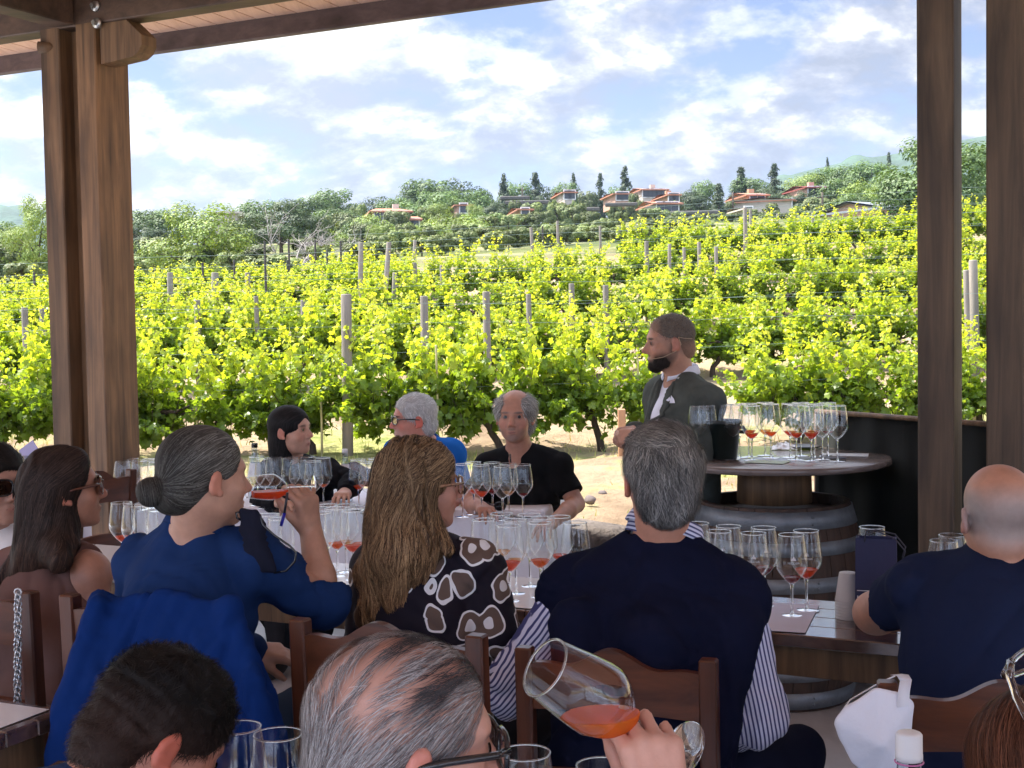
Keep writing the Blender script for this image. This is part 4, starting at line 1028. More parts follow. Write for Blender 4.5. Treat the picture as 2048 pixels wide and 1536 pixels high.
for (px, py, wpx, d) in ((1268, 384, 34, 152), (1350, 386, 40, 148), (1345, 398, 34, 142), (1280, 398, 30, 145), (1460, 402, 34, 136), (1545, 404, 34, 132), (1580, 390, 36, 140), (1650, 388, 36, 140), (1105, 394, 26, 146), (1150, 396, 26, 146), (740, 446, 50, 118), (770, 452, 40, 116), (812, 458, 46, 112), (850, 448, 40, 118), (1290, 404, 40, 150), (1262, 402, 34, 150), (1338, 410, 36, 146), (1300, 428, 40, 130), (1345, 430, 44, 130), (1470, 416, 40, 135), (1505, 420, 36, 132), (1532, 416, 34, 134), (1590, 400, 40, 140), (1636, 400, 40, 140), (1690, 436, 50, 88), (1760, 440, 60, 88), (1125, 400, 34, 146), (1230, 402, 34, 152), (1050, 432, 40, 126), (920, 424, 36, 134), (470, 436, 60, 96)):
    tree('bush', int(px), px, py, wpx, d, '# garden shrub from the left in front of the hillside houses', 'shrubs in front of the houses')
# telegraph poles
for (px, py, pyb, d) in ((1045, 375, 412, 160), (1466, 385, 420, 130), (1645, 385, 425, 110)):
    a = P(px, pyb, d); b = P(px, py, d); mb = MB().tube([(0, 0, 0), (0, 0, (b - a).z)], .09, 6); mb.box((0, 0, (b - a).z - .4), (.9, .07, .07))
    o = mb.build('utility_pole', M_tbark); o.location = a; tag(o, None, 'pole', 'poles on the hillside'); series('upole', o, '# thin utility pole from the left on the hillside')

# ------------------------------------------------------------------ mountains
def mountain(name, prof, d, depth, mat, seed):
    r3 = np.random.default_rng(seed); xs = np.linspace(prof[0][0], prof[-1][0], 90); ys = np.interp(xs, [p[0] for p in prof], [p[1] for p in prof])
    V = []; n = len(xs); m_ = 14
    for j in range(m_):
        t = j / (m_ - 1)
        for i, (x, y) in enumerate(zip(xs, ys)):
            q = P(x, y, d); base = -20.0; front = math.cos(min(1, abs(t - .5) * 2) * math.pi / 2)
            z = base + (q.z - base) * front * (1 + .05 * math.sin(i * .5 + j) * (abs(t - .5) > .05)) 
            V.append((q.x * (1 + (t - .5) * depth / d), q.y + (t - .5) * depth, z))
    i = np.arange(n * m_).reshape(m_, n)
    tag(mkobj(name, npmesh(name, V, np.stack([i[:-1, :-1], i[:-1, 1:], i[1:, 1:], i[1:, :-1]], -1).reshape(-1, 4)), mat), kind='structure')
M_mt = pmat('forested_mountain', (.055, .095, .06), .95, .35, .03, .5, .15, bdist=4)
mountain('mountain', [(1480, 420), (1560, 360), (1600, 348), (1700, 325), (1790, 312), (1860, 296), (1945, 281), (2050, 262), (2300, 230), (2600, 330)], 900, 500, M_mt, 1)
mountain('mountain', [(-700, 330), (-200, 395), (0, 418), (40, 412), (110, 430), (230, 455), (400, 500)], 1000, 500, M_mt, 2)
# ------------------------------------------------------------------ glass and tableware
def thinglass(name, tint=(.97, .985, .98), rough=.0, refl=1.0):
    """thin blown glass: clear with a Fresnel sheen"""
    m = bpy.data.materials.new(name); m.use_nodes = True; t = m.node_tree; nd = t.nodes; lk = t.links; nd.clear()
    o = nd.new('ShaderNodeOutputMaterial'); tr = nd.new('ShaderNodeBsdfTransparent'); tr.inputs[0].default_value = (*tint, 1)
    gl = nd.new('ShaderNodeBsdfGlossy'); gl.inputs['Roughness'].default_value = rough; gl.inputs[0].default_value = (1, 1, 1, 1)
    fr = nd.new('ShaderNodeLayerWeight'); fr.inputs[0].default_value = .5
    pw = nd.new('ShaderNodeMath'); pw.operation = 'POWER'; pw.inputs[1].default_value = 4.2; lk.new(fr.outputs['Facing'], pw.inputs[0])
    mu = nd.new('ShaderNodeMath'); mu.operation = 'MULTIPLY_ADD'; mu.inputs[1].default_value = .9 * refl; mu.inputs[2].default_value = .03 * refl; lk.new(pw.outputs[0], mu.inputs[0])
    mx = nd.new('ShaderNodeMixShader'); lk.new(mu.outputs[0], mx.inputs[0]); lk.new(tr.outputs[0], mx.inputs[1]); lk.new(gl.outputs[0], mx.inputs[2]); lk.new(mx.outputs[0], o.inputs[0])
    return m
M_glass = thinglass('blown_glass', (.995, 1, .998))
def solidglass(name, col=(1, 1, 1), rough=0.0, ior=1.5):
    m, t, b = newmat(name); b.inputs['Transmission Weight'].default_value = 1; b.inputs['Roughness'].default_value = rough; b.inputs['IOR'].default_value = ior
    b.inputs['Base Color'].default_value = (*col, 1); return m
M_solid = solidglass('solid_glass'); M_foot = thinglass('foot_glass', (.96, .97, .98), .02, 4.0)
def winemat(name, col, a=.75):
    m = bpy.data.materials.new(name); m.use_nodes = True; t = m.node_tree; nd = t.nodes; lk = t.links; b = nd['Principled BSDF']; o = nd['Material Output']
    b.inputs['Base Color'].default_value = (*col, 1); b.inputs['Roughness'].default_value = .05
    tr = nd.new('ShaderNodeBsdfTransparent'); tr.inputs[0].default_value = (min(1, col[0] * 1.3), col[1] * .9, col[2] * .8, 1)
    tl = nd.new('ShaderNodeBsdfTranslucent'); tl.inputs[0].default_value = (min(1, col[0] * 1.4), col[1] * 1.1, col[2], 1)
    m1 = nd.new('ShaderNodeMixShader'); m1.inputs[0].default_value = .55; lk.new(b.outputs[0], m1.inputs[1]); lk.new(tl.outputs[0], m1.inputs[2])
    m2 = nd.new('ShaderNodeMixShader'); m2.inputs[0].default_value = a; lk.new(tr.outputs[0], m2.inputs[1]); lk.new(m1.outputs[0], m2.inputs[2]); lk.new(m2.outputs[0], o.inputs[0])
    return m
WINE = {'rose': winemat('pale_red_wine', (.94, .20, .06), .62), 'orange': winemat('amber_rose_wine', (.98, .33, .05), .55), 'red': winemat('red_wine', (.30, .02, .025), .85), 'white': winemat('straw_white_wine', (.80, .66, .34), .35)}
GH = .235
OUT = [(.0035, .093), (.010, .0955), (.022, .106), (.036, .124), (.0435, .137), (.0462, .148), (.0458, .160), (.0435, .185), (.0398, .212), (.0365, .2345)]
def bowl_mb(n=36):
    mb = MB(); inn = [(r - .0009, z) for r, z in OUT][::-1]; inn[-1] = (.0005, .0955)
    mb.lathe([(.0005, .0925)] + OUT + [(.0362, .2352), (.0356, .2349)] + inn, n); return mb
gl_proto = {}
def glass_meshes():
    root = thing('wine_glass', (0, 0, 0))
    b = bowl_mb().build('bowl', M_glass, root)
    rim = MB(); rim.lathe([(.0363 + .0014 * math.cos(a), .2352 + .0014 * math.sin(a)) for a in [k * math.pi / 4 for k in range(9)]], 36); rim.build('rim', M_solid, root)
    st = MB(); st.lathe([(.0001, .0035), (.0075, .0045), (.0048, .010), (.0038, .022), (.0034, .05), (.0036, .078), (.0050, .089), (.0070, .0935), (.0001, .0945)], 16); st.build('stem', M_solid, root)
    ft = MB(); ft.lathe([(.0001, .0002), (.0365, .0002), (.0378, .0010), (.0365, .0018), (.020, .0030), (.006, .0048), (.0001, .0050)], 36); ft.build('foot', M_foot, root)
    return root
glass0 = glass_meshes(); g_used = [0]
def wine_mesh(level):
    pr = [(r - .0013, z) for r, z in OUT if z < level]; pr[0] = (.0004, .0965)
    r1 = np.interp(level, [z for _, z in OUT], [r for r, _ in OUT]) - .0013
    mb = MB(); mb.lathe(pr + [(r1, level), (r1 * .6, level - .0004), (.0004, level - .0005)], 32); return mb
WM = {}
def glass(px, py, ztab, key, tpl, wine=None, level=.128, group=None, d=None, emblem=False):
    """rim centre at the photo pixel, standing on the plane ztab"""
    q = Pz(px, py, ztab + GH)
    o = glass0 if g_used[0] == 0 else copy_tree(glass0); g_used[0] += 1
    for c in list(o.children):
        if c.name.startswith('wine'): bpy.data.objects.remove(c)
    o.location = (q.x, q.y, ztab + .001); o.rotation_euler = (0, 0, random.uniform(0, 6.28)); o['category'] = 'wine glass'; o['group'] = group or key
    if wine:
        level -= .004 + .006 * random.random(); k = (wine, round(level, 3))
        if k not in WM:
            w_ = wine_mesh(level).build('wine', WINE[wine], o); WM[k] = w_.data
        else: link(bpy.data.objects.new('wine', WM[k]), o)
    series(key, o, tpl); return o
ZT = .75; ZB = 1.0
# glasses on the round bar table
t_bar = '# wine glass from the left standing on the round barrel bar'
for px, py, wi, lv in ((1396, 812, None, 0), (1413, 811, 'rose', .112), (1447, 809, None, 0), (1463, 811, None, 0), (1478, 809, None, 0), (1497, 808, 'orange', .122), (1503, 812, 'rose', .120), (1530, 806, 'white', .124), (1541, 809, 'orange', .118),
                       (1580, 808, 'rose', .126), (1592, 811, 'rose', .122), (1601, 806, None, 0), (1622, 812, 'rose', .126), (1628, 808, 'orange', .124), (1644, 810, None, 0), (1655, 806, 'red', .116), (1674, 812, None, 0)):
    glass(px, py, ZB, 'glasses on the barrel bar', t_bar, wi, lv or .12)
# far table
t_f1 = '# wine glass from the left beside the left timber post'
for px, py in ((245, 923), (262, 917), (279, 922), (300, 919), (312, 924), (329, 918), (341, 923)):
    glass(px, py, ZT, 'glasses on the white table beside the left post', t_f1, None)
t_f2 = '# wine glass from the left in front of the dark-haired woman in black'
for px, py, wi, lv in ((513, 914, None, 0), (528, 918, None, 0), (549, 915, None, 0), (581, 916, 'white', .11), (597, 921, None, 0), (615, 914, None, 0), (645, 916, 'orange', .116), (627, 923, None, 0)):
    glass(px, py, ZT, 'glasses in front of the woman in black', t_f2, wi, lv or .12)
t_f3 = '# wine glass from the left between the water bottle and long-haired woman'
for px, py, wi, lv in ((716, 920, 'rose', .12), (735, 925, None, 0), (752, 918, None, 0), (768, 924, 'rose', .12)):
    glass(px, py, ZT, 'glasses right of the water bottle', t_f3, wi, lv or .12)
t_f4 = '# wine glass from the left in front of the balding man'
for px, py, wi, lv in ((924, 929, None, 0), (946, 925, 'rose', .118), (962, 931, 'rose', .124), (984, 926, 'red', .12), (1004, 933, None, 0), (1016, 928, 'white', .118), (1045, 930, 'red', .116)):
    glass(px, py, ZT, 'glasses in front of the balding man', t_f4, wi, lv or .12)
# near table
t_n0 = '# wine glass from the left at the left shoulder of the man in blue'
for px, py, wi, lv in ((243, 1006, 'rose', .12), (268, 1012, None, 0), (290, 1008, None, 0), (318, 1011, 'white', .12)):
    glass(px, py, ZT, 'near-table glasses left of the man in blue', t_n0, wi, lv or .12)
t_n1 = '# wine glass from the left between the man in blue and long-haired woman'
for px, py, wi, lv in ((536, 1030, None, 0), (560, 1038, None, 0), (641, 1026, 'white', .12), (655, 1011, None, 0), (672, 1017, 'orange', .122), (690, 1011, 'white', .12), (705, 1022, 'rose', .126), (716, 1014, 'rose', .12)):
    glass(px, py, ZT, 'near-table glasses between the man in blue and long-haired woman', t_n1, wi, lv or .12)
t_n2 = '# wine glass from the left between long-haired woman and man with navy sweater'
for px, py, wi, lv in ((967, 1040, None, 0), (1003, 1028, 'white', .12), (1018, 1052, 'rose', .128), (1030, 1041, 'white', .12), (1058, 1030, None, 0), (1079, 1046, 'orange', .124), (1118, 1034, 'rose', .122), (1086, 1036, None, 0), (1150, 1046, 'white', .12)):
    glass(px, py, ZT, 'near-table glasses between long-haired woman and man with navy sweater', t_n2, wi, lv or .12)
t_n3 = '# wine glass from the left in front of the big oak barrel'
for px, py, wi, lv in ((1394, 1047, None, 0), (1438, 1063, None, 0), (1457, 1053, None, 0), (1507, 1067, 'orange', .122), (1527, 1056, 'red', .124), (1583, 1070, 'red', .120), (1612, 1062, 'rose', .130)):
    glass(px, py, ZT, 'near-table glasses in front of the barrel', t_n3, wi, lv or .12)
t_n4 = '# wine glass from the left between the navy paper bag and shaven-headed man'
for px, py in ((1744, 1055), (1887, 1082), (1904, 1071)):
    glass(px, py, ZT, 'near-table glasses beside the shaven-headed man', t_n4)
t_n5 = '# wine glass from the left on the unseen foreground table'
for px, py, wi in ((474, 1456, None), (556, 1470, None), (1050, 1507, None), (1205, 1533, None)):
    glass(px, py, ZT, 'glasses on the foreground table', t_n5, wi)

# small white print on the larger glasses: castle emblem with lettering below
M_print = pmat('white_print', (.85, .86, .88), .6, .02)
def textmesh(s, size, ext=0.0002):
    cu = bpy.data.curves.new('txt', 'FONT'); cu.body = s; cu.size = size; cu.align_x = 'CENTER'; cu.extrude = ext; cu.resolution_u = 2
    o = bpy.data.objects.new('txt', cu); COL.objects.link(o); dg = bpy.context.evaluated_depsgraph_get(); me = bpy.data.meshes.new_from_object(o.evaluated_get(dg))
    V = [tuple(v.co) for v in me.vertices]; Fs = [tuple(p.vertices) for p in me.polygons]; bpy.data.objects.remove(o); return V, Fs
tV, tF = textmesh('NICOSIA', .0088)
def add_print(o, yaw_world, z=.165):
    mb = MB(); mb.add(tV, tF)
    for (x0, x1, y0, y1) in ((-.007, .007, .010, .0125), (-.0055, .0055, .0125, .017), (-.0025, .0025, .017, .0205), (-.0008, .0008, .0205, .0235)): mb.add([(x0, y0, 0), (x1, y0, 0), (x1, y1, 0), (x0, y1, 0)], [(0, 1, 2, 3)])
    def bend(p):
        x, y, zz = p; zz2 = z + y - .008; r_ = float(np.interp(zz2, [q[1] for q in OUT], [q[0] for q in OUT])) + .0004; a = yaw_world + x / r_
        return (r_ * math.cos(a), r_ * math.sin(a), zz2)
    mb.v = [bend(p) for p in mb.v]; mb.build('printed_emblem', M_print, o)
for o, tp_ in SERIES['near-table glasses in front of the barrel'] + SERIES['near-table glasses between long-haired woman and man with navy sweater'][2:3] + SERIES['glasses on the foreground table'][1:2]:
    a = math.atan2(-o.location.y, -o.location.x) + random.uniform(-.5, .5) - o.rotation_euler.z; add_print(o, a)

# ------------------------------------------------------------------ tables
M_table = woodmat('dark_table_wood', (.075, .040, .028), (.15, .085, .06), .16, axis=0, coat=1.0); M_table.node_tree.nodes['Principled BSDF'].inputs['Coat Roughness'].default_value = .12; M_table.node_tree.nodes['Principled BSDF'].inputs['Coat IOR'].default_value = 1.8; M_table.node_tree.nodes['Bump'].inputs['Strength'].default_value = .06
TA = (Pz(1550, 1266, ZT)); TB = Pz(670, 1187, ZT); tdir = (TA - TB).normalized(); tn = Vector((-tdir.y, tdir.x, 0))
TBK = (Pz(1030, 1153, ZT) - TB).dot(tn)      # table depth
RT = Matrix(((tdir.x, tn.x, 0), (tdir.y, tn.y, 0), (0, 0, 1)))
def table(name_label, o, length, depth, rot, z=ZT, mat=M_table, apron=.085, legs=True, planks=4):
    """o = front left corner"""
    ex = rot @ Vector((1, 0, 0)); ey = rot @ Vector((0, 1, 0)); c = o + ex * length / 2 + ey * depth / 2
    th = thing('dining_table', (c.x, c.y, FLOOR), name_label, 'table')
    mb = MB(); pw = depth / planks
    for k in range(planks): mb.box(o + ex * length / 2 + ey * pw * (k + .5) + Vector((0, 0, -.0175)), (length, pw - .0012, .035), rot, .003)
    mb.build('tabletop', mat, th, th.location)
    mb = MB(); iz = z - .035 - apron / 2
    for s in (0, 1): mb.box(o + ex * length / 2 + ey * (.035 + s * (depth - .07)) + Vector((0, 0, iz - z)), (length - .1, .022, apron), rot, .002)
    for s in (0, 1): mb.box(o + ex * (.06 + s * (length - .12)) + ey * depth / 2 + Vector((0, 0, iz - z)), (.022, depth - .094, apron), rot, .002)
    mb.build('apron', M_postd, th, th.location)
    if legs:
        for a in (.08, length - .08):
            for b in (.06, depth - .06):
                q = o + ex * a + ey * b; MB().box((q.x, q.y, (z - .035 + FLOOR) / 2), (.06, .06, z - .035 - FLOOR), rot, .004).build('leg', M_postd, th, th.location)
    return th
o1 = TB + tdir * -1.95; table('long dark table with white paper mats left of the navy-sweater man', o1, 2.62, TBK, RT)
o2 = TB + tdir * .672; table('long dark glossy table in front of the barrel and shaven-headed man', o2, 2.2, TBK, RT)
o3 = Pz(124, 1424, ZT) ; ex = Vector((.90, -.436, 0)); table('dark table with pale glossy top at the bottom left corner', o3 - tdir * 1.6 - tn * .34, 1.6, .36, RT, apron=.10)
fo = Vector((-1.05, 2.02, ZT)); table('foreground table under the nearest glasses, below the picture edge', fo, 2.6, .55, Matrix.Rotation(R(-14), 3, 'Z'))
M_paper = pmat('white_paper', (.88, .88, .90), .35, .03, 3, .03, coat=.6)
M_lil = pmat('lilac_paper', (.62, .60, .74), .6, .04)
def placemat(o, rot, w_, d_, mat, tpl, key, a=0.0, z=ZT):
    rr_ = rot @ Matrix.Rotation(a, 3, 'Z'); mb = MB(); mb.box((0, 0, 0), (w_, d_, .0012), None); ob = mb.build('placemat', mat)
    ob.location = (o.x, o.y, z + .0028); ob.rotation_euler = rr_.to_euler(); tag(ob, None, 'placemat', key); series(key, ob, tpl); return ob
for k in range(6):
    c = o1 + tdir * (.30 + k * .425) + tn * (TBK * .5); placemat(c, RT, .415, TBK * .92, M_paper, '# white paper placemat from the left under the near-table glasses', 'white placemats on the near table')
c = TB + tdir * .90 + tn * TBK * .5; placemat(c, RT, .40, TBK * .9, M_paper, '# white paper placemat from the left under the near-table glasses', 'white placemats on the near table')
c = Pz(1560, 1236, ZT) - tdir * .06; placemat(c, RT, .30, TBK * .78, M_lil, 'lilac paper placemat under the glasses in front of the barrel', 'm2', .12)
c = o3 - tdir * .25 - tn * .16; placemat(c, RT, .44, .30, M_paper, 'added white sheet standing in for the pale gloss of the bottom left table', 'm3', .03)  # added sheet, stands in for the bright gloss on the tabletop
# far table and its cloth
FR_ = Pz(1088, 1021, ZT); FL = Pz(-160, 1008, ZT); fd = (FR_ - FL).normalized(); fn = Vector((-fd.y, fd.x, 0)); RFT = Matrix(((fd.x, fn.x, 0), (fd.y, fn.y, 0), (0, 0, 1)))
flen = (FR_ - FL).length
table('long table hidden under the white cloth behind', FL + fd * .02 + fn * .02 + Vector((0, 0, -.006)), flen - .04, .70, RFT, z=ZT - .006)
def fcloth():
    dep = .74; n = 220; rows = []; V = []; per = []
    L0 = flen + .0
    # perimeter of the cloth: front edge left->right, right end, back, left end
    pts = []; 
    def seg(a, b, m):
        for i in range(m): pts.append((a[0] + (b[0] - a[0]) * i / m, a[1] + (b[1] - a[1]) * i / m))
    seg((0, 0), (L0, 0), 160); seg((L0, 0), (L0, dep), 30); seg((L0, dep), (0, dep), 160); seg((0, dep), (0, 0), 30)
    m = len(pts); cx, cy = L0 / 2, dep / 2
    levels = [(.0, -.03), (.0, -.008), (-.004, .0), (-.02, .003), (-.12, .006), (-.25, .012), (-.40, .02), (-.50, .026)]
    for (dz, outw) in levels:
        for i, (x, y) in enumerate(pts):
            nx = (1 if x >= L0 - 1e-6 else (-1 if x <= 1e-6 else 0)); ny = (1 if y >= dep - 1e-6 else (-1 if y <= 1e-6 else 0))
            amp = max(0, -dz) * .045; s = i * .19
            f = amp * (math.sin(s) + .5 * math.sin(s * 2.3 + 1) + .4 * math.sin(s * .37))
            q = FL + fd * (x + nx * (outw + abs(f))) + fn * (y + ny * (outw + abs(f))) + Vector((0, 0, dz + .0005)); V.append(q)
    Fs = []
    for k in range(len(levels) - 1):
        for i in range(m): a = k * m + i; b = k * m + (i + 1) % m; Fs.append((a, b, b + m, a + m))
    c0 = len(V); V.append(FL + fd * cx + fn * cy + Vector((0, 0, .0005)))
    Fs.append(tuple(range(m)))
    mb = MB(); mb.add(V, Fs, True); return mb
th = fcloth().build('tablecloth', pmat('white_linen', (.86, .85, .92), .8, .04, 3, .12, 60, stretch=(1, 1, 1)))
tag(th, 'white linen cloth hanging over the far table with sharp creases', 'tablecloth')

# bar table on its barrel
bc = P(1548, 916, 5.75); bc = Vector((bc.x, bc.y, 0))
M_btop = woodmat('bar_top_wood', (.13, .10, .09), (.24, .19, .17), .22, axis=0, coat=.6)
th = thing('bar_table', (bc.x, bc.y, FLOOR + .86), 'round dark wooden bar top on a drum riser standing on the barrel', 'table')
mb = MB(); mb.lathe([(.0001, .968), (.485, .968), (.500, .975), (.503, .985), (.500, .996), (.494, ZB), (.0001, ZB)], 72); mb.build('round_top', M_btop, th, Vector((0, 0, FLOOR + .86)))
mb = MB(); mb.lathe([(.0001, .80), (.165, .80), (.160, .967), (.0001, .967)], 24); mb.build('riser', M_postd, th, Vector((0, 0, FLOOR + .86)))
def barrel(c, label, z0=FLOOR, hh=.86, rt=.325, rb=.395):
    th = thing('wine_barrel', (c.x, c.y, z0), label, 'barrel')
    def rad(t): return rt + (rb - rt) * (1 - (2 * t - 1) ** 2)
    M_st = woodmat('barrel_stave', (.045, .028, .022), (.11, .065, .045), .7, axis=2)
    mb = MB(); ns = 28
    for k in range(ns):
        a0 = 2 * math.pi * k / ns + .004; a1 = 2 * math.pi * (k + 1) / ns - .004; V = []
        for i in range(13):
            t = i / 12; r_ = rad(t)
            for (aa, rr_) in ((a0, r_), ((a0 + a1) / 2, r_ + .002), (a1, r_), (a1, r_ - .025), (a0, r_ - .025)): V.append((rr_ * math.cos(aa), rr_ * math.sin(aa), t * hh))
        Fs = [(i * 5 + j, i * 5 + (j + 1) % 5, i * 5 + 5 + (j + 1) % 5, i * 5 + 5 + j) for i in range(12) for j in range(5)] + [(0, 1, 2, 3, 4), (60, 61, 62, 63, 64)]
        mb.add(V, Fs)
    mb.build('staves', M_st, th)
    MB().lathe([(.0001, hh - .05), (rt - .018, hh - .05), (rt - .018, hh - .065), (.0001, hh - .065)], 48).build('head', M_st, th)
    M_hoop = pmat('galvanised_hoop', (.26, .29, .32), .55, .3, 9, .3, 40, metal=.55)
    for t0, t1 in ((.90, .985), (.775, .84), (.60, .67), (.33, .40), (.16, .225), (.015, .10)):
        mb = MB(); mb.lathe([(rad(t0) + .001, t0 * hh), (rad(t0) + .006, t0 * hh), (rad(t1) + .006, t1 * hh), (rad(t1) + .001, t1 * hh)], 64); hp = mb.build('hoop', M_hoop, th)
        a = -1.3; mb = MB(); 
        for dz in (.3, .7):
            tt = t0 + (t1 - t0) * dz; r_ = rad(tt) + .007; mb.tube([(r_ * math.cos(a), r_ * math.sin(a), tt * hh), ((r_ + .004) * math.cos(a), (r_ + .004) * math.sin(a), tt * hh)], .006, 8)
        mb.build('rivets', M_hoop, hp)
    return th
barrel(bc, 'old oak barrel with grey hoops carrying the round bar top')
# dark ice bucket, cards, plate and napkin on the bar
q = Pz(1447, 917, ZB); th = thing('ice_bucket', (q.x, q.y, ZB), 'dark green plastic wine cooler bucket standing on the barrel bar', 'bucket')
M_bk = pmat('dark_green_plastic', (.010, .016, .014), .32, .1)
MB().lathe([(.0001, .001), (.056, .001), (.060, .006), (.073, .150), (.079, .152), (.080, .168), (.077, .170), (.074, .166), (.072, .160), (.058, .010), (.0001, .008)], 40).build('bucket_body', M_bk, th)
for s in (-1, 1): MB().tube([(s * .07, 0, .135), (s * .088, 0, .137), (s * .094, 0, .125), (s * .088, 0, .115), (s * .068, 0, .117)], .008, 8).build('handle', M_bk, th)
def card(px, py, z, w_, d_, a, mat, label, name='card', th_=.0015):
    q = Pz(px, py, z); ob = MB().box((0, 0, 0), (w_, d_, th_)).build(name, mat); ob.location = (q.x, q.y, z + .0015 + th_ / 2 + .001); ob.rotation_euler = (0, 0, a); tag(ob, label, name.replace('_', ' ')); return ob
card(1535, 925, ZB, .17, .12, -.5, pmat('greenish_card', (.30, .33, .24), .3, .2), 'green tasting card lying flat at the front of the bar', 'card')
card(1640, 917, ZB, .20, .10, .1, pmat('dark_card', (.05, .045, .06), .4, .2), 'dark tasting card under the rightmost bar glasses', 'card')
card(1690, 911, ZB, .20, .12, -.3, M_paper, 'white paper sheet at the bright right end of bar', 'paper_sheet')
q = Pz(1608, 897, ZB); th = MB().lathe([(.0001, .002), (.055, .002), (.082, .010), (.084, .013), (.080, .012), (.054, .005), (.0001, .005)], 36).build('plate', pmat('black_plate', (.012, .012, .014), .3, .1)); th.location = (q.x, q.y, ZB + .001); tag(th, 'small black plate lying among the bar glasses', 'plate')
def crumple(name, px, py, z, s, mat, label, cat, seed=1, hgt=.03):
    q = Pz(px, py, z); n = 16; r_ = np.random.default_rng(seed); V = []; h = r_.uniform(0, 1, (n + 1, n + 1))
    for _ in range(1): h = (h + np.roll(h, 1, 0) + np.roll(h, 1, 1)) / 3 * 1.4
    for j in range(n + 1):
        for i in range(n + 1):
            e = min(i, j, n - i, n - j) / (n / 2); V.append(((i / n - .5) * s + .1 * s * (h[i, j] - .5), (j / n - .5) * s * .8 + .1 * s * (h[j, i] - .5), .003 + hgt * h[i, j] * min(1, e * 1.6)))
    Fs = [(j * (n + 1) + i, j * (n + 1) + i + 1, (j + 1) * (n + 1) + i + 1, (j + 1) * (n + 1) + i) for j in range(n) for i in range(n)]
    mb = MB(); mb.add(V, Fs, True); ob = mb.build(name, mat); ob.location = (q.x, q.y, z); ob.rotation_euler = (0, 0, seed); tag(ob, label, cat); return ob
crumple('napkin', 1572, 898, ZB, .13, M_paper, 'crumpled white napkin on the bar behind the glasses', 'napkin', 3)
crumple('napkin', 660, 986, ZT, .26, M_paper, 'large crumpled white napkin beside the water bottle', 'napkin', 5, .035)
crumple('napkin', 575, 1000, ZT, .16, M_paper, 'small crumpled napkin behind the raised glass', 'napkin', 6, .02)
card(632, 992, ZT, .20, .13, .5, pmat('brown_card', (.33, .22, .17), .5, .2), 'brown tasting sheet lying by the large crumpled napkin', 'card')
card(562, 1022, ZT, .08, .15, .2, pmat('black_phone', (.015, .015, .02), .2, .1), 'black phone lying near the edge of the white table', 'phone', .008)
card(668, 962, ZT + .06, .10, .07, .4, pmat('yellow_card', (.75, .66, .34), .6, .05), 'small pale yellow folded card behind the glasses', 'card').rotation_euler = (.9, .2, .4)
card(945, 1012, ZT, .12, .09, .3, pmat('pale_menu', (.72, .66, .50), .6, .05), 'pale folded menu at the edge in front of balding man', 'card')
# folded sunglasses on the far cloth
q = Pz(985, 1024, ZT); th = thing('sunglasses', (q.x, q.y - .02, ZT), 'folded black sunglasses lying on the white cloth', 'sunglasses'); th.location = (q.x, q.y + .03, ZT)
M_frame = pmat('black_acetate', (.012, .012, .014), .18, .05, coat=.5)
for s in (-1, 1):
    MB().tube([(s * .034 + .026 * math.cos(a), -.004, .022 + .019 * math.sin(a)) for a in [k * math.pi / 8 for k in range(17)]], .003, 6).build('lens_rim', M_frame, th)
    MB().box((s * .034, -.003, .022), (.046, .002, .034), None, .0008).build('lens', pmat('dark_lens', (.01, .01, .012), .08, 0), th)
MB().tube([(-.06, .0, .03), (.05, .025, .018)], .003, 6).build('temple_arm', M_frame, th); MB().tube([(.06, .0, .03), (-.05, .035, .012)], .003, 6).build('temple_arm', M_frame, th)

# bottles
def bottle(px, pybase, z, label, prof, cap, capmat, glassmat, lab=None, h=None, sc_=1.0):
    q = Pz(px, pybase, z); th = thing('bottle', (q.x, q.y, z), label, 'bottle')
    MB().lathe([(r_ * sc_, zz * sc_) for r_, zz in prof], 32).build('bottle_body', glassmat, th)
    c = MB(); c.lathe([(r_ * sc_, zz * sc_) for r_, zz in cap], 24); c.build('cap', capmat, th)
    if lab: MB().lathe([((r_ + .0006) * sc_, zz * sc_) for r_, zz in lab], 32).build('label', M_paper, th)
    return th
WB = [(.0001, .001), (.036, .001), (.040, .006), (.0405, .10), (.040, .130), (.034, .165), (.022, .215), (.016, .250), (.0145, .272), (.0155, .274), (.0155, .284), (.0001, .285)]
M_wglass = thinglass('water_bottle_glass', (.78, .84, .86), .03, 2.6)
M_cap = pmat('white_cap', (.80, .80, .80), .4, .03)
CP = [(.0001, .276), (.0165, .276), (.0168, .296), (.0150, .300), (.0001, .300)]
bottle(692, 1003, ZT, 'clear water bottle with white cap and neck label on the far table', WB, CP, M_cap, M_wglass, [(.0405, .06), (.040, .130), (.034, .165), (.0335, .167)][1:] + [(.022, .215)], sc_=.86)
bottle(512, 1000, ZT, 'clear bottle with black cap beside the dark-haired woman', WB, CP, M_frame, M_wglass, [(.040, .128), (.034, .165), (.026, .197)], sc_=.95)
q = P(1818, 1463, 1.73)
th = thing('bottle', (q.x, q.y, ZT), 'clear bottle with white ribbed cap and pink ring, nearest at bottom right', 'bottle')
s_ = (q.z - ZT) / .300
MB().lathe([(r_ * s_, zz * s_) for r_, zz in WB], 36).build('bottle_body', M_wglass, th)
mb = MB(); nr = 48; V = []
for zz, rr_ in ((.262, .0165), (.2625, .0178), (.270, .0178), (.2705, .0172), (.296, .0170), (.2985, .0155), (.300, .0120), (.3002, .0001)):
    for k in range(nr): a = 2 * math.pi * k / nr; rk = rr_ * (1 + (.022 if (k % 2 and .2705 <= zz < .2975) else 0)); V.append((rk * s_ * math.cos(a), rk * s_ * math.sin(a), zz * s_))
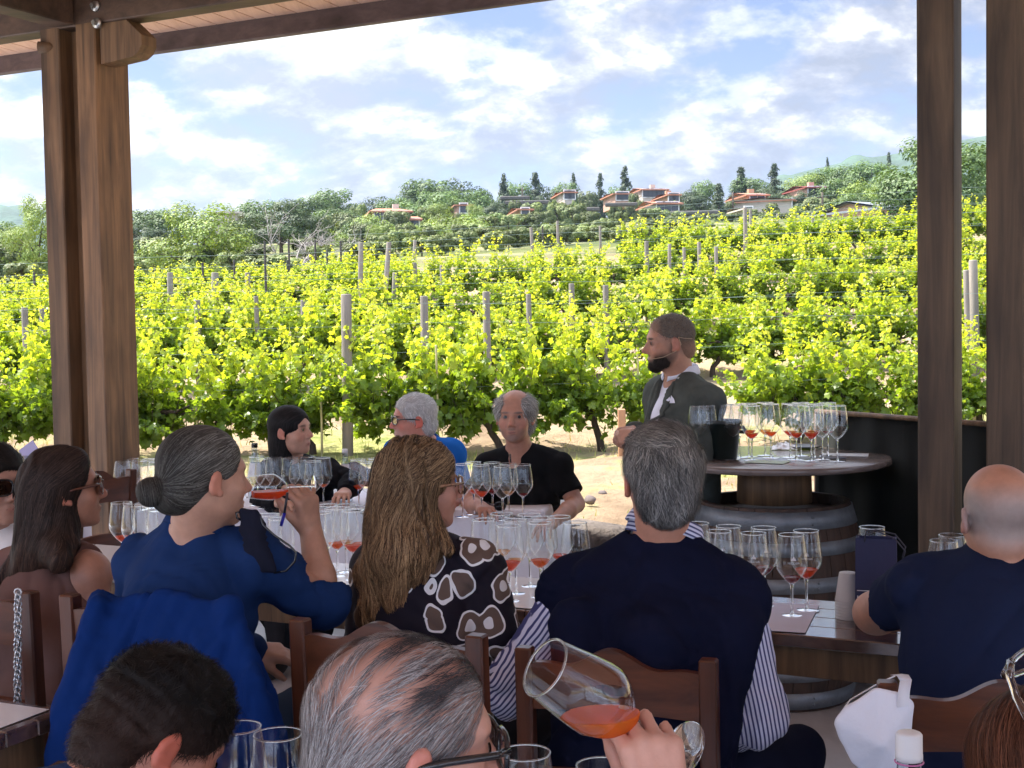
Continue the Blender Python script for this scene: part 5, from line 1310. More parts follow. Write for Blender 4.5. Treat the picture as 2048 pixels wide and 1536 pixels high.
mb.add(V, [(i * nr + k, i * nr + (k + 1) % nr, (i + 1) * nr + (k + 1) % nr, (i + 1) * nr + k) for i in range(7) for k in range(nr)], True); mb.build('cap', M_cap, th)
mb = MB(); mb.lathe([(.0182 * s_ + .0012 * math.cos(a), .2595 * s_ + .0012 * math.sin(a)) for a in [k * math.pi / 4 for k in range(9)]], 32); mb.build('ring', pmat('pink_ring', (.62, .18, .40), .4, .03), th)
# stack of plastic cups upside down
q = Pz(1696, 1236, ZT); th = thing('cup_stack', (q.x, q.y, ZT), 'upside-down stack of translucent white plastic cups', 'cups')
M_cup = pmat('translucent_plastic', (.80, .80, .80), .35, .03); M_cup.node_tree.nodes['Principled BSDF'].inputs['Alpha'].default_value = .62
for k in range(7):
    z = k * .0085; MB().lathe([(.0355, z), (.037, z + .001), (.0355, z + .003), (.0245, z + .078), (.0235, z + .080), (.0001, z + .080), (.0001, z + .0795), (.0235, z + .079), (.0345, z + .003)], 28).build('cup', M_cup, th)
# navy paper bag with string handles and white letters
q = Pz(1753, 1243, ZT); th = thing('paper_bag', (q.x, q.y, ZT), 'small navy paper gift bag with cord handle and white letters', 'bag', rz=math.atan2(tdir.y, tdir.x) + .15)
M_bag = pmat('navy_paper', (.022, .026, .085), .6, .2, 6, .3, 14)
bw, bd_, bh = .112, .07, .238
mb = MB(); V = []
for z, sx, sy in ((0, 1, 1), (.06, 1.01, 1.05), (.12, 1.0, .9), (bh, .98, .72)):
    V += [(-bw / 2 * sx, -bd_ / 2 * sy, z), (0, -bd_ / 2 * sy - .004 * (z > .05), z), (bw / 2 * sx, -bd_ / 2 * sy, z), (bw / 2 * sx - .012 * (z > .05), 0, z), (bw / 2 * sx, bd_ / 2 * sy, z), (0, bd_ / 2 * sy, z), (-bw / 2 * sx, bd_ / 2 * sy, z), (-bw / 2 * sx + .012 * (z > .05), 0, z)]
mb.add(V, [(i * 8 + k, i * 8 + (k + 1) % 8, (i + 1) * 8 + (k + 1) % 8, (i + 1) * 8 + k) for i in range(3) for k in range(8)] + [tuple(range(8))]); mb.build('bag_body', M_bag, th)
for s in (-1, 1): MB().tube([(-.03, s * .026, bh - .01), (-.028, s * .03, bh + .012), (.0, s * .034, bh + .02 - .004 * s), (.05, s * .034, bh + .005), (.078, s * .034, bh - .03), (.07, s * .03, bh - .06)], .0022, 6).build('cord_handle', pmat('navy_cord', (.05, .05, .07), .7), th)
v2, f2 = textmesh('LA', .026, .0003); mb = MB(); mb.add([(x * 1.25 - .034, -bd_ / 2 * 1.05 - .0040 - z * .3, y + .062) for x, y, z in v2], f2); mb.build('lettering', M_print, th)
MB().box((-.03, -bd_ / 2 * 1.05 - .0040, .094), (.042, .0006, .0022)).build('white_line', M_print, th)

# ------------------------------------------------------------------ chairs
M_chair = woodmat('chair_wood', (.045, .014, .007), (.15, .046, .018), .34, axis=0, coat=.15, knots=False)
M_chairv = woodmat('chair_wood_upright', (.042, .013, .007), (.13, .040, .017), .34, axis=2, coat=.15, knots=False)
M_rush = pmat('straw_seat', (.38, .27, .14), .9, .25, 30, .6, 60)
def make_chair():
    root = thing('wooden_chair', (0, 0, 0), None, 'chair', 'brown wooden dining chairs')
    HW = .205; TOPZ = .955
    for s in (-1, 1):
        mb = MB(); mb.box((0, 0, 0), (.038, .036, 1.0), None, .004); V = []
        for x, y, z in mb.v:
            t = z + .5; V.append((x + s * HW, y - .205 - .07 * max(0, t - .45) ** 1.3, t * TOPZ))
        mb.v = V; mb.build('back_post', M_chairv, root)
        MB().tube([(s * (HW + .01), .19, .0), (s * (HW + .01), .19, .44)], [.016, .021], 10).build('front_leg', M_chairv, root)
    def rail(name, zc, prof_t, prof_b, hole=None, th_=.022):
        n = 41; V = []; Fs = []
        def pt(x, z, y): t = z / TOPZ; c = .028 * (1 - (x / HW) ** 2); return (x, y - .205 - .07 * max(0, t - .45) ** 1.3 - c, z)
        cols = []
        for i in range(n):
            x = -HW + .016 + (2 * HW - .032) * i / (n - 1); t_, b_ = prof_t(x), prof_b(x); hh = hole(x) if hole else None
            zs = [b_, (hh[0] if hh else (t_ + b_) / 2), (hh[1] if hh else (t_ + b_) / 2), t_]; cols.append((x, zs, hh is not None))
        mb = MB(); rows = []
        for x, zs, hh in cols:
            a = len(V); V += [pt(x, z, -th_ / 2) for z in zs] + [pt(x, z, th_ / 2) for z in zs]; rows.append(a)
        for i in range(n - 1):
            a, b = rows[i], rows[i + 1]; hh = cols[i][2] or cols[i + 1][2]
            Fs += [(a, b, b + 1, a + 1), (a + 2, b + 2, b + 3, a + 3), (a + 4, a + 5, b + 5, b + 4), (a + 6, a + 7, b + 7, b + 6), (a, a + 4, b + 4, b), (a + 3, b + 3, b + 7, a + 7)]
            if hh: Fs += [(a + 1, b + 1, b + 5, a + 5), (a + 2, a + 6, b + 6, b + 2)]
        for a in (rows[0], rows[-1]): Fs += [(a, a + 1, a + 5, a + 4), (a + 2, a + 3, a + 7, a + 6)]
        mb.add(V, Fs); return mb.build(name, M_chair, root)
    rail('top_rail', 0, lambda x: .930 + .030 * math.exp(-(x / .085) ** 2) + .010 * math.cos(x * 34) * math.exp(-(x / .17) ** 4) - .012 * (abs(x) / HW) ** 3, lambda x: .815 + .018 * math.cos(x / HW * 1.5),
         hole=lambda x: (.878 - .016 * math.sqrt(max(0, 1 - (x / .046) ** 2)), .878 + .016 * math.sqrt(max(0, 1 - (x / .046) ** 2))) if abs(x) < .046 else None)
    rail('middle_rail', 0, lambda x: .69 + .008 * math.cos(x * 15), lambda x: .635)
    rail('lower_rail', 0, lambda x: .555, lambda x: .51)
    sb = MB(); sb.box((0, -.0, .450), (2 * HW + .03, .40, .028), None, .010); sb.build('seat', M_rush, root)
    for z in (.18, .32):
        MB().tube([(-HW, -.2, z), (HW, -.2, z)], .011, 8).build('stretcher', M_chairv, root)
        MB().tube([(-HW, .19, z + .03), (HW, .19, z + .03)], .011, 8).build('stretcher', M_chairv, root)
        for s in (-1, 1): MB().tube([(s * HW, -.2, z + .015), (s * HW, .19, z + .015)], .011, 8).build('stretcher', M_chairv, root)
    return root
chair0 = make_chair(); cused = [0]
def chair(px, py, d, side, yaw, label, sc_=1.0):
    """the top of back post `side` (-1 left, +1 right as seen by the sitter) sits at the pixel"""
    o = chair0 if not cused[0] else copy_tree(chair0); cused[0] = 1
    q = P(px, py, d); s = (q.z - FLOOR) / .955; o.scale = (s * sc_, s * sc_, s); rot = Matrix.Rotation(R(yaw), 3, 'Z')
    lp = rot @ Vector((side * .205 * s * sc_, (-.205 - .07 * .55 ** 1.3) * s * sc_, 0)); o.location = (q.x - lp.x, q.y - lp.y, FLOOR); o.rotation_euler = (0, 0, R(yaw)); o['label'] = label; return o
chair(600, 1237, 2.88, -1, -24, 'brown wooden chair of the long-haired woman in patterned blouse')
chair(1417, 1318, 2.72, 1, -19, 'brown wooden chair of the man with navy sweater on shoulders')
chC = chair(1775, 1362, 2.50, -1, -10, 'brown wooden chair with a white face mask hanging from its post')
chair(58, 1182, 3.25, 1, -24, 'brown wooden chair of the dark-haired woman with chain strap over it')
chair(455, 1212, 2.92, 1, -22, 'wooden chair covered by the hanging blue jacket')
chair(262, 938, 6.0, 1, 60, 'brown wooden chair beside the left timber post')
chair(640, 930, 6.95, 1, 180, 'wooden chair of the woman in black behind white table', .9)
chair(880, 925, 6.95, -1, 170, 'wooden chair of the white-haired man in blue polo', .9)
chair(1090, 935, 6.75, -1, 175, 'wooden chair of the balding man in black', .9)

# woven chain strap hanging on the left chair
th = MB(); q0 = P(36, 1184, 3.18); pts = []
for k in range(46):
    c = q0 + Vector((-.0008 * k * .3, 0, -.0062 * k)); a = k * math.pi / 2.3
    ring = [c + Vector((.0085 * math.cos(t) * math.cos(a), .0085 * math.cos(t) * math.sin(a), .0085 * math.sin(t))) for t in [i * math.pi / 4 for i in range(9)]]
    th.tube(ring, .0024, 5, False)
o = th.build('chain_strap', pmat('silver_chain', (.55, .55, .56), .3, .1, metal=.9), None, q0); o.location = q0; tag(o, 'silver woven chain strap hanging over the leftmost chair', 'chain strap')

# white folded respirator on the right chair, built as a soft shell
Hm = frame2(P(1752, 1470, 2.42), (P(1752, 1470, 2.0) - P(1752, 1470, 2.42)), (P(1760, 1380, 2.42) - P(1752, 1480, 2.42)))
Fm = Fld(np.array(Hm.o) - .12, np.array(Hm.o) + .12, .0022)
out_ = [(1752, 1385), (1795, 1395), (1818, 1410), (1815, 1480), (1806, 1545), (1760, 1570), (1712, 1520), (1690, 1475), (1680, 1445), (1700, 1420)]
cen = P(1752, 1475, 2.42)
for a, b in zip(out_, out_[1:] + out_[:1]):
    pa_, pb_ = P(*a, 2.42), P(*b, 2.42)
    for t in np.linspace(0, 1, 13):
        q = pa_.lerp(pb_, t); Fm.cone(q, cen + Vector((0, -.028, 0)), .0022, .0042, .014)
Fm.disp(lambda X, Y, Z: wav((X, Y, Z), 30, .0006, 4))
V, Q = Fm.mesh(); V = lapl(V, Q, 3)
th = mkobj('face_mask', npmesh('face_mask', V - np.array(cen), Q), pmat('white_nonwoven', (.80, .81, .88), .85, .03, 6, .15, 90), None); th.location = cen
tag(th, 'white respirator face mask hanging from the right-hand chair post', 'face mask')
a = [P(1806, 1415, 2.40), P(1808, 1385, 2.41), P(1812, 1362, 2.43), P(1806, 1352, 2.47), P(1792, 1350, 2.52)]
mb = MB(); V = []
for q in a: V += [q + Vector((-.011, 0, 0)), q + Vector((.011, 0, 0.002)), q + Vector((.011, .0015, .002)), q + Vector((-.011, .0015, 0))]
mb.add(V, [(i * 4 + k, i * 4 + (k + 1) % 4, i * 4 + 4 + (k + 1) % 4, i * 4 + 4 + k) for i in range(4) for k in range(4)], True); mb.build('strap', pmat('strap_white', (.74, .76, .82), .8, .03), th, cen)
mb = MB(); b_ = P(1696, 1430, 2.42); mb.tube([P(1690, 1445, 2.41), P(1672, 1440, 2.45), P(1700, 1400, 2.52), P(1760, 1365, 2.54), P(1790, 1352, 2.54)], .0016, 6); mb.build('ear_loop', M_paper, th, cen)
# small lilac folded napkin at the left
q = P(60, 905, 5.6); th = MB().prism([(-.05, 0), (0, -.045), (.05, 0), (0, .055)], -.004, .004, None).build('folded_napkin', pmat('lilac_napkin', (.50, .48, .74), .8, .04)); th.location = q; th.rotation_euler = (R(70), R(8), 0)
tag(th, 'lilac napkin folded to a point standing at the left', 'napkin')
q2 = Vector((q.x, q.y, ZT)); mb = MB().lathe([(.0001, 0), (.03, 0), (.032, .02), (.036, (q.z - ZT) - .01), (.034, (q.z - ZT) - .01), (.028, .02), (.0001, .01)], 20); o = mb.build('tumbler', M_wglass); o.location = q2; tag(o, 'glass tumbler holding the lilac folded napkin', 'tumbler')
# ------------------------------------------------------------------ people
M_skin = pmat('skin', None, .52, .16, 26, .25, 260, attr=True, sss=.12, bdist=.0008)
M_hair = pmat('hair', None, .58, .12, 40, attr=True, spec=.15)
M_eye = pmat('eye_white', (.24, .20, .18), .2, .02); M_iris = pmat('iris', (.015, .011, .010), .1, .02)
def cloth(name, col, rough=.92, var=.24, weave=.35, ws=420, spec=.06, sheen=.0): return pmat(name, col, rough, var, 5, weave, ws, spec=spec, sheen=sheen, bdist=.0012)
V3 = lambda v: np.array(v, float)
def torso(Fd, S, off=0.0, k=.03, waist=1.0, belly=0.0):
    shL, shR, hip, nk = V3(S['shL']), V3(S['shR']), V3(S['hip']), V3(S['neck'])
    mid = (shL + shR) / 2; W = np.linalg.norm(shR - shL) / 2; z = mid - hip; Ln = np.linalg.norm(z); z /= Ln
    x = (shR - shL); x -= z * (x @ z); x /= np.linalg.norm(x); y = np.cross(z, x); M = np.stack([x, y, z], 1); S['M'] = M; S['W'] = W; S['L'] = Ln
    dp = S.get('dep', 1.0)
    for sh in (shL, shR):
        Fd.ell(sh - z * .012, np.array([.062, .062, .066]) + off, M, k)
        Fd.cone(nk - z * .035 - y * .005, sh + z * .012, .052 + off, .050 + off, k)
    Fd.ell(mid - z * .17 + y * .0, np.array([W * .96 + .01, .118 * dp, .23]) + off, M, k * 1.3)
    Fd.ell(mid - z * .12 - y * .03, np.array([W * .92, .095 * dp, .17]) + off, M, k)
    Fd.ell(mid - z * (Ln * .62) + y * belly * .5, np.array([W * .84 * waist + .01, .118 * dp + belly, .20]) + off, M, k * 1.3)
    Fd.ell(hip + z * .02, np.array([W * .86 + .02, .135 * dp, .15]) + off, M, k * 1.3)
    return S
def neck(Fd, H, S, r_=.056):
    a = H(0, -.022, -.055); Fd.cone(a, V3(S['neck']) - S['M'][:, 2] * .03, r_ * H.s, (r_ + .006) * H.s, .025)
    Fd.cone(V3(S['neck']) - S['M'][:, 2] * .02, V3(S['neck']) - S['M'][:, 2] * .09, r_ + .004, r_ + .01, .03)
def arm(Fd, sh, el, wr, off=0.0, r0=.050, r1=.041, r2=.027, t0=0.0, t1=1.0, upto='wrist', k=.012):
    sh, el, wr = V3(sh), V3(el), V3(wr)
    if upto == 'upper': Fd.cone(sh, sh + (el - sh) * t1, r0 + off, r0 + (r1 - r0) * t1 + off, k); return
    Fd.cone(sh, el, r0 + off, r1 + off, k)
    e = el + (wr - el) * t1; m = el + (wr - el) * min(.35, t1); Fd.cone(el, m, r1 + off, (r1 + .001) * 1.0 + off, k); Fd.cone(m, e, r1 + off, r1 + (r2 - r1) * (t1 ** .8) + off, k)
def neckhole(Fd, S, H, t=.0, r_=.084):
    nk = V3(S['neck']); hn = V3(H(0, -.022, -.06)) - nk; hn = hn / np.linalg.norm(hn); hn = hn + np.array([0, 0, .6]); hn /= np.linalg.norm(hn)
    Fd.cone(nk + hn * (t + r_), nk + hn * (t + r_ + .16), r_, r_ * 1.1, .003, 'sub')
def ridg(V, k, amp, seed, n=3, stretch=(1, 1, 1)):
    """sharp cloth creases"""
    r = np.random.default_rng(seed); o = 0; X, Y, Z = [V[i] * stretch[i] for i in range(3)]
    for i in range(n):
        d = r.normal(size=3); d /= np.linalg.norm(d); e = r.normal(size=3); e /= np.linalg.norm(e); ph = r.uniform(0, 6.28); kk = k * (1 + .8 * i)
        u = (X * d[0] + Y * d[1] + Z * d[2]) * kk + ph; v = (X * e[0] + Y * e[1] + Z * e[2]) * kk * .6
        a = np.abs(np.sin(u + 1.6 * np.sin(v) + .8 * np.sin(v * 2.3 + ph))); m = .5 + .5 * np.sin(v * .7 + ph * 2 + 1.2 * np.sin(u * .4))
        o = o + (a - .6) * m / (1 + .7 * i)
    return -amp * 2.0 * o
def collar_ring(S, H, r0, r1, h, mat, root, org, z0=.0, fold=.028, stripe=0.0, name='collar', gap=.06, openf=(0, 1, 0)):
    """turned-down shirt collar standing round the neck, open at the throat"""
    nk = V3(S['neck']); hn = V3(H(0, -.022, -.06)) - nk; hn /= np.linalg.norm(hn); hn = hn + np.array([0, 0, .8]); hn /= np.linalg.norm(hn); Hc = frame2(nk + hn * z0, S['M'][:, 1], hn); n = 48; V = []; st = []
    prof = [(r0, 0), (r0 - .002, h * .6), (r1, h), (r1 + .004, h + .002), (r1 + .009, h - .004), (r1 + .016, h - fold * .6), (r1 + .020, h - fold), (r1 + .017, h - fold), (r1 + .010, h - fold * .5), (r0 + .002, 0)]
    for i in range(n + 1):
        a = math.pi / 2 + 2 * math.pi * (gap + (1 - 2 * gap) * i / n); fr = abs(2 * i / n - 1) ** 6
        for k, (r_, z) in enumerate(prof): V.append(Hc(r_ * math.cos(a), r_ * 1.04 * math.sin(a), z - (.022 * fr if 4 < k < 9 else 0) - .016 * max(0, math.sin(a)))); st.append(z * stripe + k * .07)
    m = len(prof); Q = [(i * m + k, i * m + (k + 1) % m, (i + 1) * m + (k + 1) % m, (i + 1) * m + k) for i in range(n) for k in range(m)]
    return mkobj(name, npmesh(name, np.array(V) - org, np.array(Q), True, None, {'stripe': st}), mat, root)
def cuff_cut(Fd, a, b, t, r_=.09, ln=.07):
    a, b = V3(a), V3(b); d = b - a; d /= np.linalg.norm(d); p = a + (b - a) * t; Hc = frame2(p + d * ln, d, np.array([.3, .1, 1.0]) if abs(d[2]) < .9 else np.array([1.0, 0, 0]))
    Fd.box(p + d * ln, (r_, ln, r_), Hc.M, 0, .002, 'sub')
def legs(S, mat, root, org, res=.012, fwd=.43, off=.0, knee_z=.50, spread=.10):
    M = S['M']; hip = V3(S['hip']); y = np.array([M[0, 1], M[1, 1], 0]); y /= np.linalg.norm(y); x = np.array([M[0, 0], M[1, 0], 0]); x /= np.linalg.norm(x)
    lo = np.minimum.reduce([hip - .35, hip + y * fwd - .2, hip + y * fwd - .3]) ; hi = np.maximum.reduce([hip + .35, hip + y * fwd + .3]); lo[2] = FLOOR - .02; hi[2] = hip[2] + .22
    Fd = Fld(lo, hi, res); Fd.ell(hip, (S['W'] * .86 + .035, .15, .15), M, .02)
    for s in (-1, 1):
        a = hip + x * s * .09 - np.array([0, 0, .03]); kn = hip + x * s * spread + y * fwd; kn[2] = max(hip[2] - .02, knee_z); an = kn - y * .06; an[2] = FLOOR + .10
        Fd.cone(a, kn, .088, .062, .03); Fd.cone(kn, an, .060, .042, .02)
    V, Q = Fd.mesh(); V = lapl(V, Q, 1); t = add_np('trousers', V, Q, (0, 0, 0), mat, root, org)
    for s in (-1, 1):
        kn = hip + x * s * spread + y * fwd; an = kn - y * .06; an[2] = FLOOR + .045
        sh = Fld(an - .25, an + .25, .010); sh.ell(an + y * .05, (.042, .125, .045), np.stack([x, y, [0, 0, 1]], 1), .01); sh.cut((0, 0, FLOOR + .002), (0, 0, -1)); V, Q = sh.mesh(); add_np('shoe', V, Q, (0, 0, 0), M_shoe, root, org)
M_shoe = pmat('dark_shoe', (.02, .018, .016), .5, .1)
def eyes(H, root, org, look=(0, 0)):
    for s in (-1, 1):
        c = H(s * .031, .0745, -.001); r_ = .0118 * H.s; mb = MB(); n = 12; V = []; 
        for i in range(9):
            for j in range(n): a = math.pi * i / 8; b = 2 * math.pi * j / n; V.append(V3(c) + r_ * np.array([math.sin(a) * math.cos(b), math.sin(a) * math.sin(b), math.cos(a)]))
        mb.add(V, [(i * n + j, i * n + (j + 1) % n, (i + 1) * n + (j + 1) % n, (i + 1) * n + j) for i in range(8) for j in range(n)], True); e = mb.build('eye', M_eye, root, org)
        d = H.M @ np.array([look[0], 1, look[1]]); d /= np.linalg.norm(d); Hc = frame2(V3(c) + d * r_ * .86, d, H.M[:, 2]); mb = MB()
        mb.add([Hc(.0072 * H.s * math.cos(t), r_ * .16 * (1 if k == 0 else 1), .0072 * H.s * math.sin(t)) for k, t in enumerate([i * math.pi / 7 for i in range(14)])], [tuple(range(14))]); mb.build('iris', M_iris, e, None).location = (-org[0], -org[1], -org[2])
def begin(label, S, res, lo, hi, sk=True):
    Fd = Fld(lo, hi, res); return Fd
def body_obj(Fd, H, S, label, skin, colkw=None, smooth=1, name='person', cat='person'):
    V, Q = Fd.mesh(); V = lapl(V, Q, smooth); org = np.array([float(S['hip'][0]), float(S['hip'][1]), FLOOR])
    C = head_colors(V, H, skin, **(colkw or {}))
    o = mkobj(name, npmesh(name, V - org.astype(np.float32), Q, True, C), M_skin); o.location = org; tag(o, label, cat); return o, org
def garment(Fd, name, mat, root, org, smooth=1, attrs=None, col=(1, 1, 1)):
    V, Q = Fd.mesh(); V = lapl(V, Q, smooth); at = {k: f(V) for k, f in attrs.items()} if attrs else None
    return add_np(name, V, Q, np.tile(np.array(col), (len(V), 1)), mat, root, org, at)
def bbox(*pts, m=.15):
    A = np.array([V3(p) for p in pts]); return A.min(0) - m, A.max(0) + m
def hair_mass(H, res, ops, lo=(-.13, -.16, -.16), hi=(.13, .14, .17), extra=()):
    c = [H(*[(lo, hi)[b][i] for i, b in enumerate(bb)]) for bb in [(a, b, d) for a in (0, 1) for b in (0, 1) for d in (0, 1)]] + [V3(e) for e in extra]
    a, b = bbox(*c, m=.01); Fd = Fld(a, b, res); ops(Fd, lambda c, r, k=.012, op='add': Fd.ell(H(*c), np.array(r) * H.s, H.M, k, op)); return Fd
def seeds_from(Fd, n, H, cond=None, seed=0):
    V, Q = Fd.mesh(); r_ = np.random.default_rng(seed); L_ = H.inv(V)
    if cond is not None: V = V[cond(L_)]
    return V[r_.integers(0, len(V), n)] + r_.normal(size=(n, 3)) * Fd.h * .5
def specs(H, root, org, mat, lensmat, w_=.030, h_=.022, fy=.102, thick=.0022, cz=-.002, arm_mat=None, round_=.75, name='glasses'):
    """spectacles on a head: rims, lenses, bridge and temples"""
    fr_ = MB()
    for s in (-1, 1):
        ring = []
        for i in range(21):
            a = 2 * math.pi * i / 20; ca, sa = math.cos(a), math.sin(a); ex = round_
            ring.append(H(s * .033 + w_ * np.sign(ca) * abs(ca) ** ex, fy - .012 * abs(s * .033 + w_ * ca) / .06, cz + h_ * np.sign(sa) * abs(sa) ** ex))
        fr_.tube(ring, thick * H.s, 6, False)
        fr_.tube([H(s * .063, fy - .011, cz + .008), H(s * .077, fy - .03, cz + .008), H(s * .084, .02, cz + .006), H(s * .085, -.012, cz + .002), H(s * .080, -.032, cz - .018)], [thick * 1.3 * H.s] * 5, 6)
    fr_.tube([H(-.006, fy + .001, cz + .006), H(0, fy + .003, cz + .009), H(.006, fy + .001, cz + .006)], thick * H.s, 6)
    f = fr_.build(name, mat, root, org)
    for s in (-1, 1):
        mb = MB(); ring = []
        for i in range(20):
            a = 2 * math.pi * i / 20; ca, sa = math.cos(a), math.sin(a); ring.append(H(s * .033 + w_ * np.sign(ca) * abs(ca) ** round_, fy - .012 * abs(s * .033 + w_ * ca) / .06, cz + h_ * np.sign(sa) * abs(sa) ** round_))
        mb.add(ring, [tuple(range(20))]); l = mb.build('lens', lensmat, f); l.location = (0, 0, 0); l.data.transform(Matrix.Translation((-org[0], -org[1], -org[2])))
    return f
M_lens = thinglass('spectacle_lens', (.90, .92, .93), 0, 1.5); M_shade = thinglass('tinted_lens', (.10, .07, .06), 0, 1.6)
GREY = [(.20, .20, .20), (.34, .34, .33), (.12, .12, .125), (.46, .46, .45)]; DARK = [(.018, .014, .012), (.030, .022, .018), (.012, .010, .009)]
WHITE = [(.62, .62, .61), (.50, .50, .49), (.74, .74, .72)]; BROWN = [(.10, .058, .032), (.20, .125, .068), (.44, .30, .165), (.050, .030, .020), (.31, .20, .105)]
def build_hair(Fd, H, root, org, n, flow, cols, nstep=8, step=.010, w=.0018, lift=.0012, liftstep=0.0, jit=.2, cond=None, base=(.05, .04, .035), seed=3, colfn=None, basemat=True, disp=None, name='hair', follow=1.0):
    if disp: Fd.disp(disp)
    V, Q = Fd.mesh(); sd_ = seeds_from(Fd, n, H, cond, seed)
    def fl(p, t): L_ = H.inv(p); return flow(L_, t) @ H.M.T
    SV, SQ, SC = strands(Fd, sd_, fl, nstep, step, w, lift, liftstep, jit, cols, seed, colfn, follow=follow)
    BC = np.tile(np.array(base), (len(V), 1))
    if colfn is not None: BC = colfn(V, BC, np.full(len(V), .5))
    parts = ([(V, Q, BC)] if basemat else []) + [(SV, SQ, SC)]
    V, Q, C = merge(parts); return add_np(name, V, Q, C, M_hair, root, org)

# ---------- man in blue shirt with grey bun, drinking
H = frame(P(412, 953, 3.10), -54, -2, 0, 1.0)
S = dict(neck=P(392, 1068, 3.16), shL=P(292, 1128, 3.22), shR=P(506, 1120, 3.12), hip=P(338, 1500, 3.02), dep=1.05)
elR, wrR = P(648, 1205, 3.22), P(622, 1062, 3.30); elL, wrL = P(285, 1330, 3.32), P(500, 1300, 3.45)
lo, hi = bbox(H(0, 0, .13), H(.1, .1, 0), H(-.1, -.12, 0), S['shL'], S['shR'], S['hip'], elR, wrR, elL, wrL, P(590, 950, 3.3), P(600, 1300, 3.5), m=.12)
Fd = Fld(lo, hi, .0055); torso(Fd, S); head_sdf(Fd, H); neck(Fd, H, S)
arm(Fd, S['shR'], elR, wrR, r1=.040, r2=.029); arm(Fd, S['shL'], elL, wrL)
hand_sdf(Fd, wrR, V3(P(606, 960, 3.26)) - V3(wrR), V3(P(700, 1000, 3.2)) - V3(P(600, 1000, 3.3)), 1, (.3, .75, .8, .85, .9), .12, .98, (.5, .2))
hand_sdf(Fd, wrL, V3(P(600, 1312, 3.5)) - V3(wrL), (0, -.4, 1), -1, (.2, .3, .35, .4, .45))
root, org = body_obj(Fd, H, S, 'person in navy blue shirt with grey hair in a bun, drinking from a raised glass', (0.512, 0.274, 0.184), dict(red=.3))
Fs = Fld(lo, hi, .0055); torso(Fs, S, .014); arm(Fs, S['shR'], elR, wrR, .022, t1=.14); arm(Fs, S['shL'], elL, wrL, .020)
Fs.cone(V3(S['neck']) + V3((0, 0, .035)), V3(S['neck']) - np.array([0, 0, .03]), .066, .080, .03)
cuff_cut(Fs, elR, wrR, .17); hn = V3(H(0, -.022, -.06)) - V3(S['neck']); neckhole(Fs, S, H, .045, .058)
Fs.disp(lambda X, Y, Z: ridg((X, Y, Z), 17, .0060, 3) + ridg((X, Y, Z), 42, .0025, 5))
garment(Fs, 'shirt', cloth('navy_blue_cotton', (.012, .032, .105), .8, .15, .25, 300), root, org)
collar_ring(S, H, .084, .073, .062, bpy.data.materials['navy_blue_cotton'], root, org, -.004, .040)
legs(S, cloth('blue_denim', (.03, .05, .09)), root, org)
def ops(Fd, e):
    e((0, -.018, .036), (.082, .103, .087), 0); e((0, -.060, -.02), (.066, .062, .062), .02); e((0, -.085, -.055), (.045, .04, .03), .02)
    e((0, .115, -.005), (.085, .060, .080), .01, 'sub'); e((.088, .012, -.042), (.03, .040, .050), .008, 'sub'); e((-.088, .012, -.042), (.03, .040, .050), .008, 'sub')
    e((-.0, -.135, -.030), (.036, .034, .034), .006)
Fh = hair_mass(H, .0035, ops, lo=(-.12, -.20, -.14))
bunc = np.array([0, -.135, -.030])
def flow(L_, t):
    d = np.array([0, -.105, -.030]) - L_; d[:, 2] += .25 * np.abs(L_[:, 0]); inb = np.linalg.norm(L_ - bunc, axis=1) < .042
    q = np.cross(L_ - bunc, np.array([.3, 1, .2])); d[inb] = q[inb]; return d / (np.linalg.norm(d, axis=1, keepdims=True) + 1e-9)
def cf(V, C, T): L_ = H.inv(V); g = np.clip((L_[:, 1] + .10) * 7, 0.0, 1)[:, None]; return C * (.35 + .65 * g)
build_hair(Fh, H, root, org, 5200, flow, [(.16, .15, .13), (.10, .09, .08), (.26, .25, .22), (.07, .06, .05)], 9, .011, .0016, .001, jit=.06, base=(.075, .068, .06), colfn=cf)
# wine glass he drinks from, pen, hanging face mask
def tilted_glass(a_rim, a_foot, label, wine, lvl, scale=1.0):
    a_rim, a_foot = V3(a_rim), V3(a_foot); ax = a_rim - a_foot; L_ = np.linalg.norm(ax); ax /= L_; k = L_ / GH
    q = Vector(ax).to_track_quat('Z', 'Y'); o = copy_tree(glass0)
    for c in list(o.children):
        if c.name.startswith('wine') or c.name.startswith('printed'): bpy.data.objects.remove(c)
    o.location = a_foot; o.rotation_euler = q.to_euler(); o.scale = (k, k, k); o['label'] = label; o['category'] = 'wine glass'; o['group'] = 'glasses held in hand'
    Rm = q.to_matrix(); Mi = np.array(Rm).T
    Fw = Fld((-.05, -.05, .09), (.05, .05, GH), .0016)
    prf = [(r_, z) for r_, z in OUT]
    for (r0, z0), (r1, z1) in zip(prf, prf[1:]):
        for t in (0, .5): Fw.cone((0, 0, z0 + (z1 - z0) * t), (0, 0, z0 + (z1 - z0) * (t + .5)), max(.001, r0 + (r1 - r0) * t - .0022), max(.001, r0 + (r1 - r0) * (t + .5) - .0022), .002)
    up = Mi @ np.array([0, 0, 1.0]); mid = np.array([0, 0, .145]); Fw.cut(mid + up * lvl, up); Fw.cut((0, 0, GH - .02), (0, 0, 1))
    V, Q = Fw.mesh(); V = lapl(V, Q, 1, .3); w_ = mkobj('wine', npmesh('wine', V, Q), WINE[wine], o); return o
tilted_glass(P(494, 975, 3.20), P(628, 972, 3.26), 'wine glass raised to the lips of the person in navy blue shirt', 'rose', -.013)
o = MB().tube([P(572, 985, 3.20), P(571, 1020, 3.20)], .0035, 8).build('pen_half', M_frame); bpy.data.objects.remove(o)
q = P(566, 1030, 3.20); th = thing('pen', q, 'blue ballpoint pen held under the raised wine glass', 'pen')
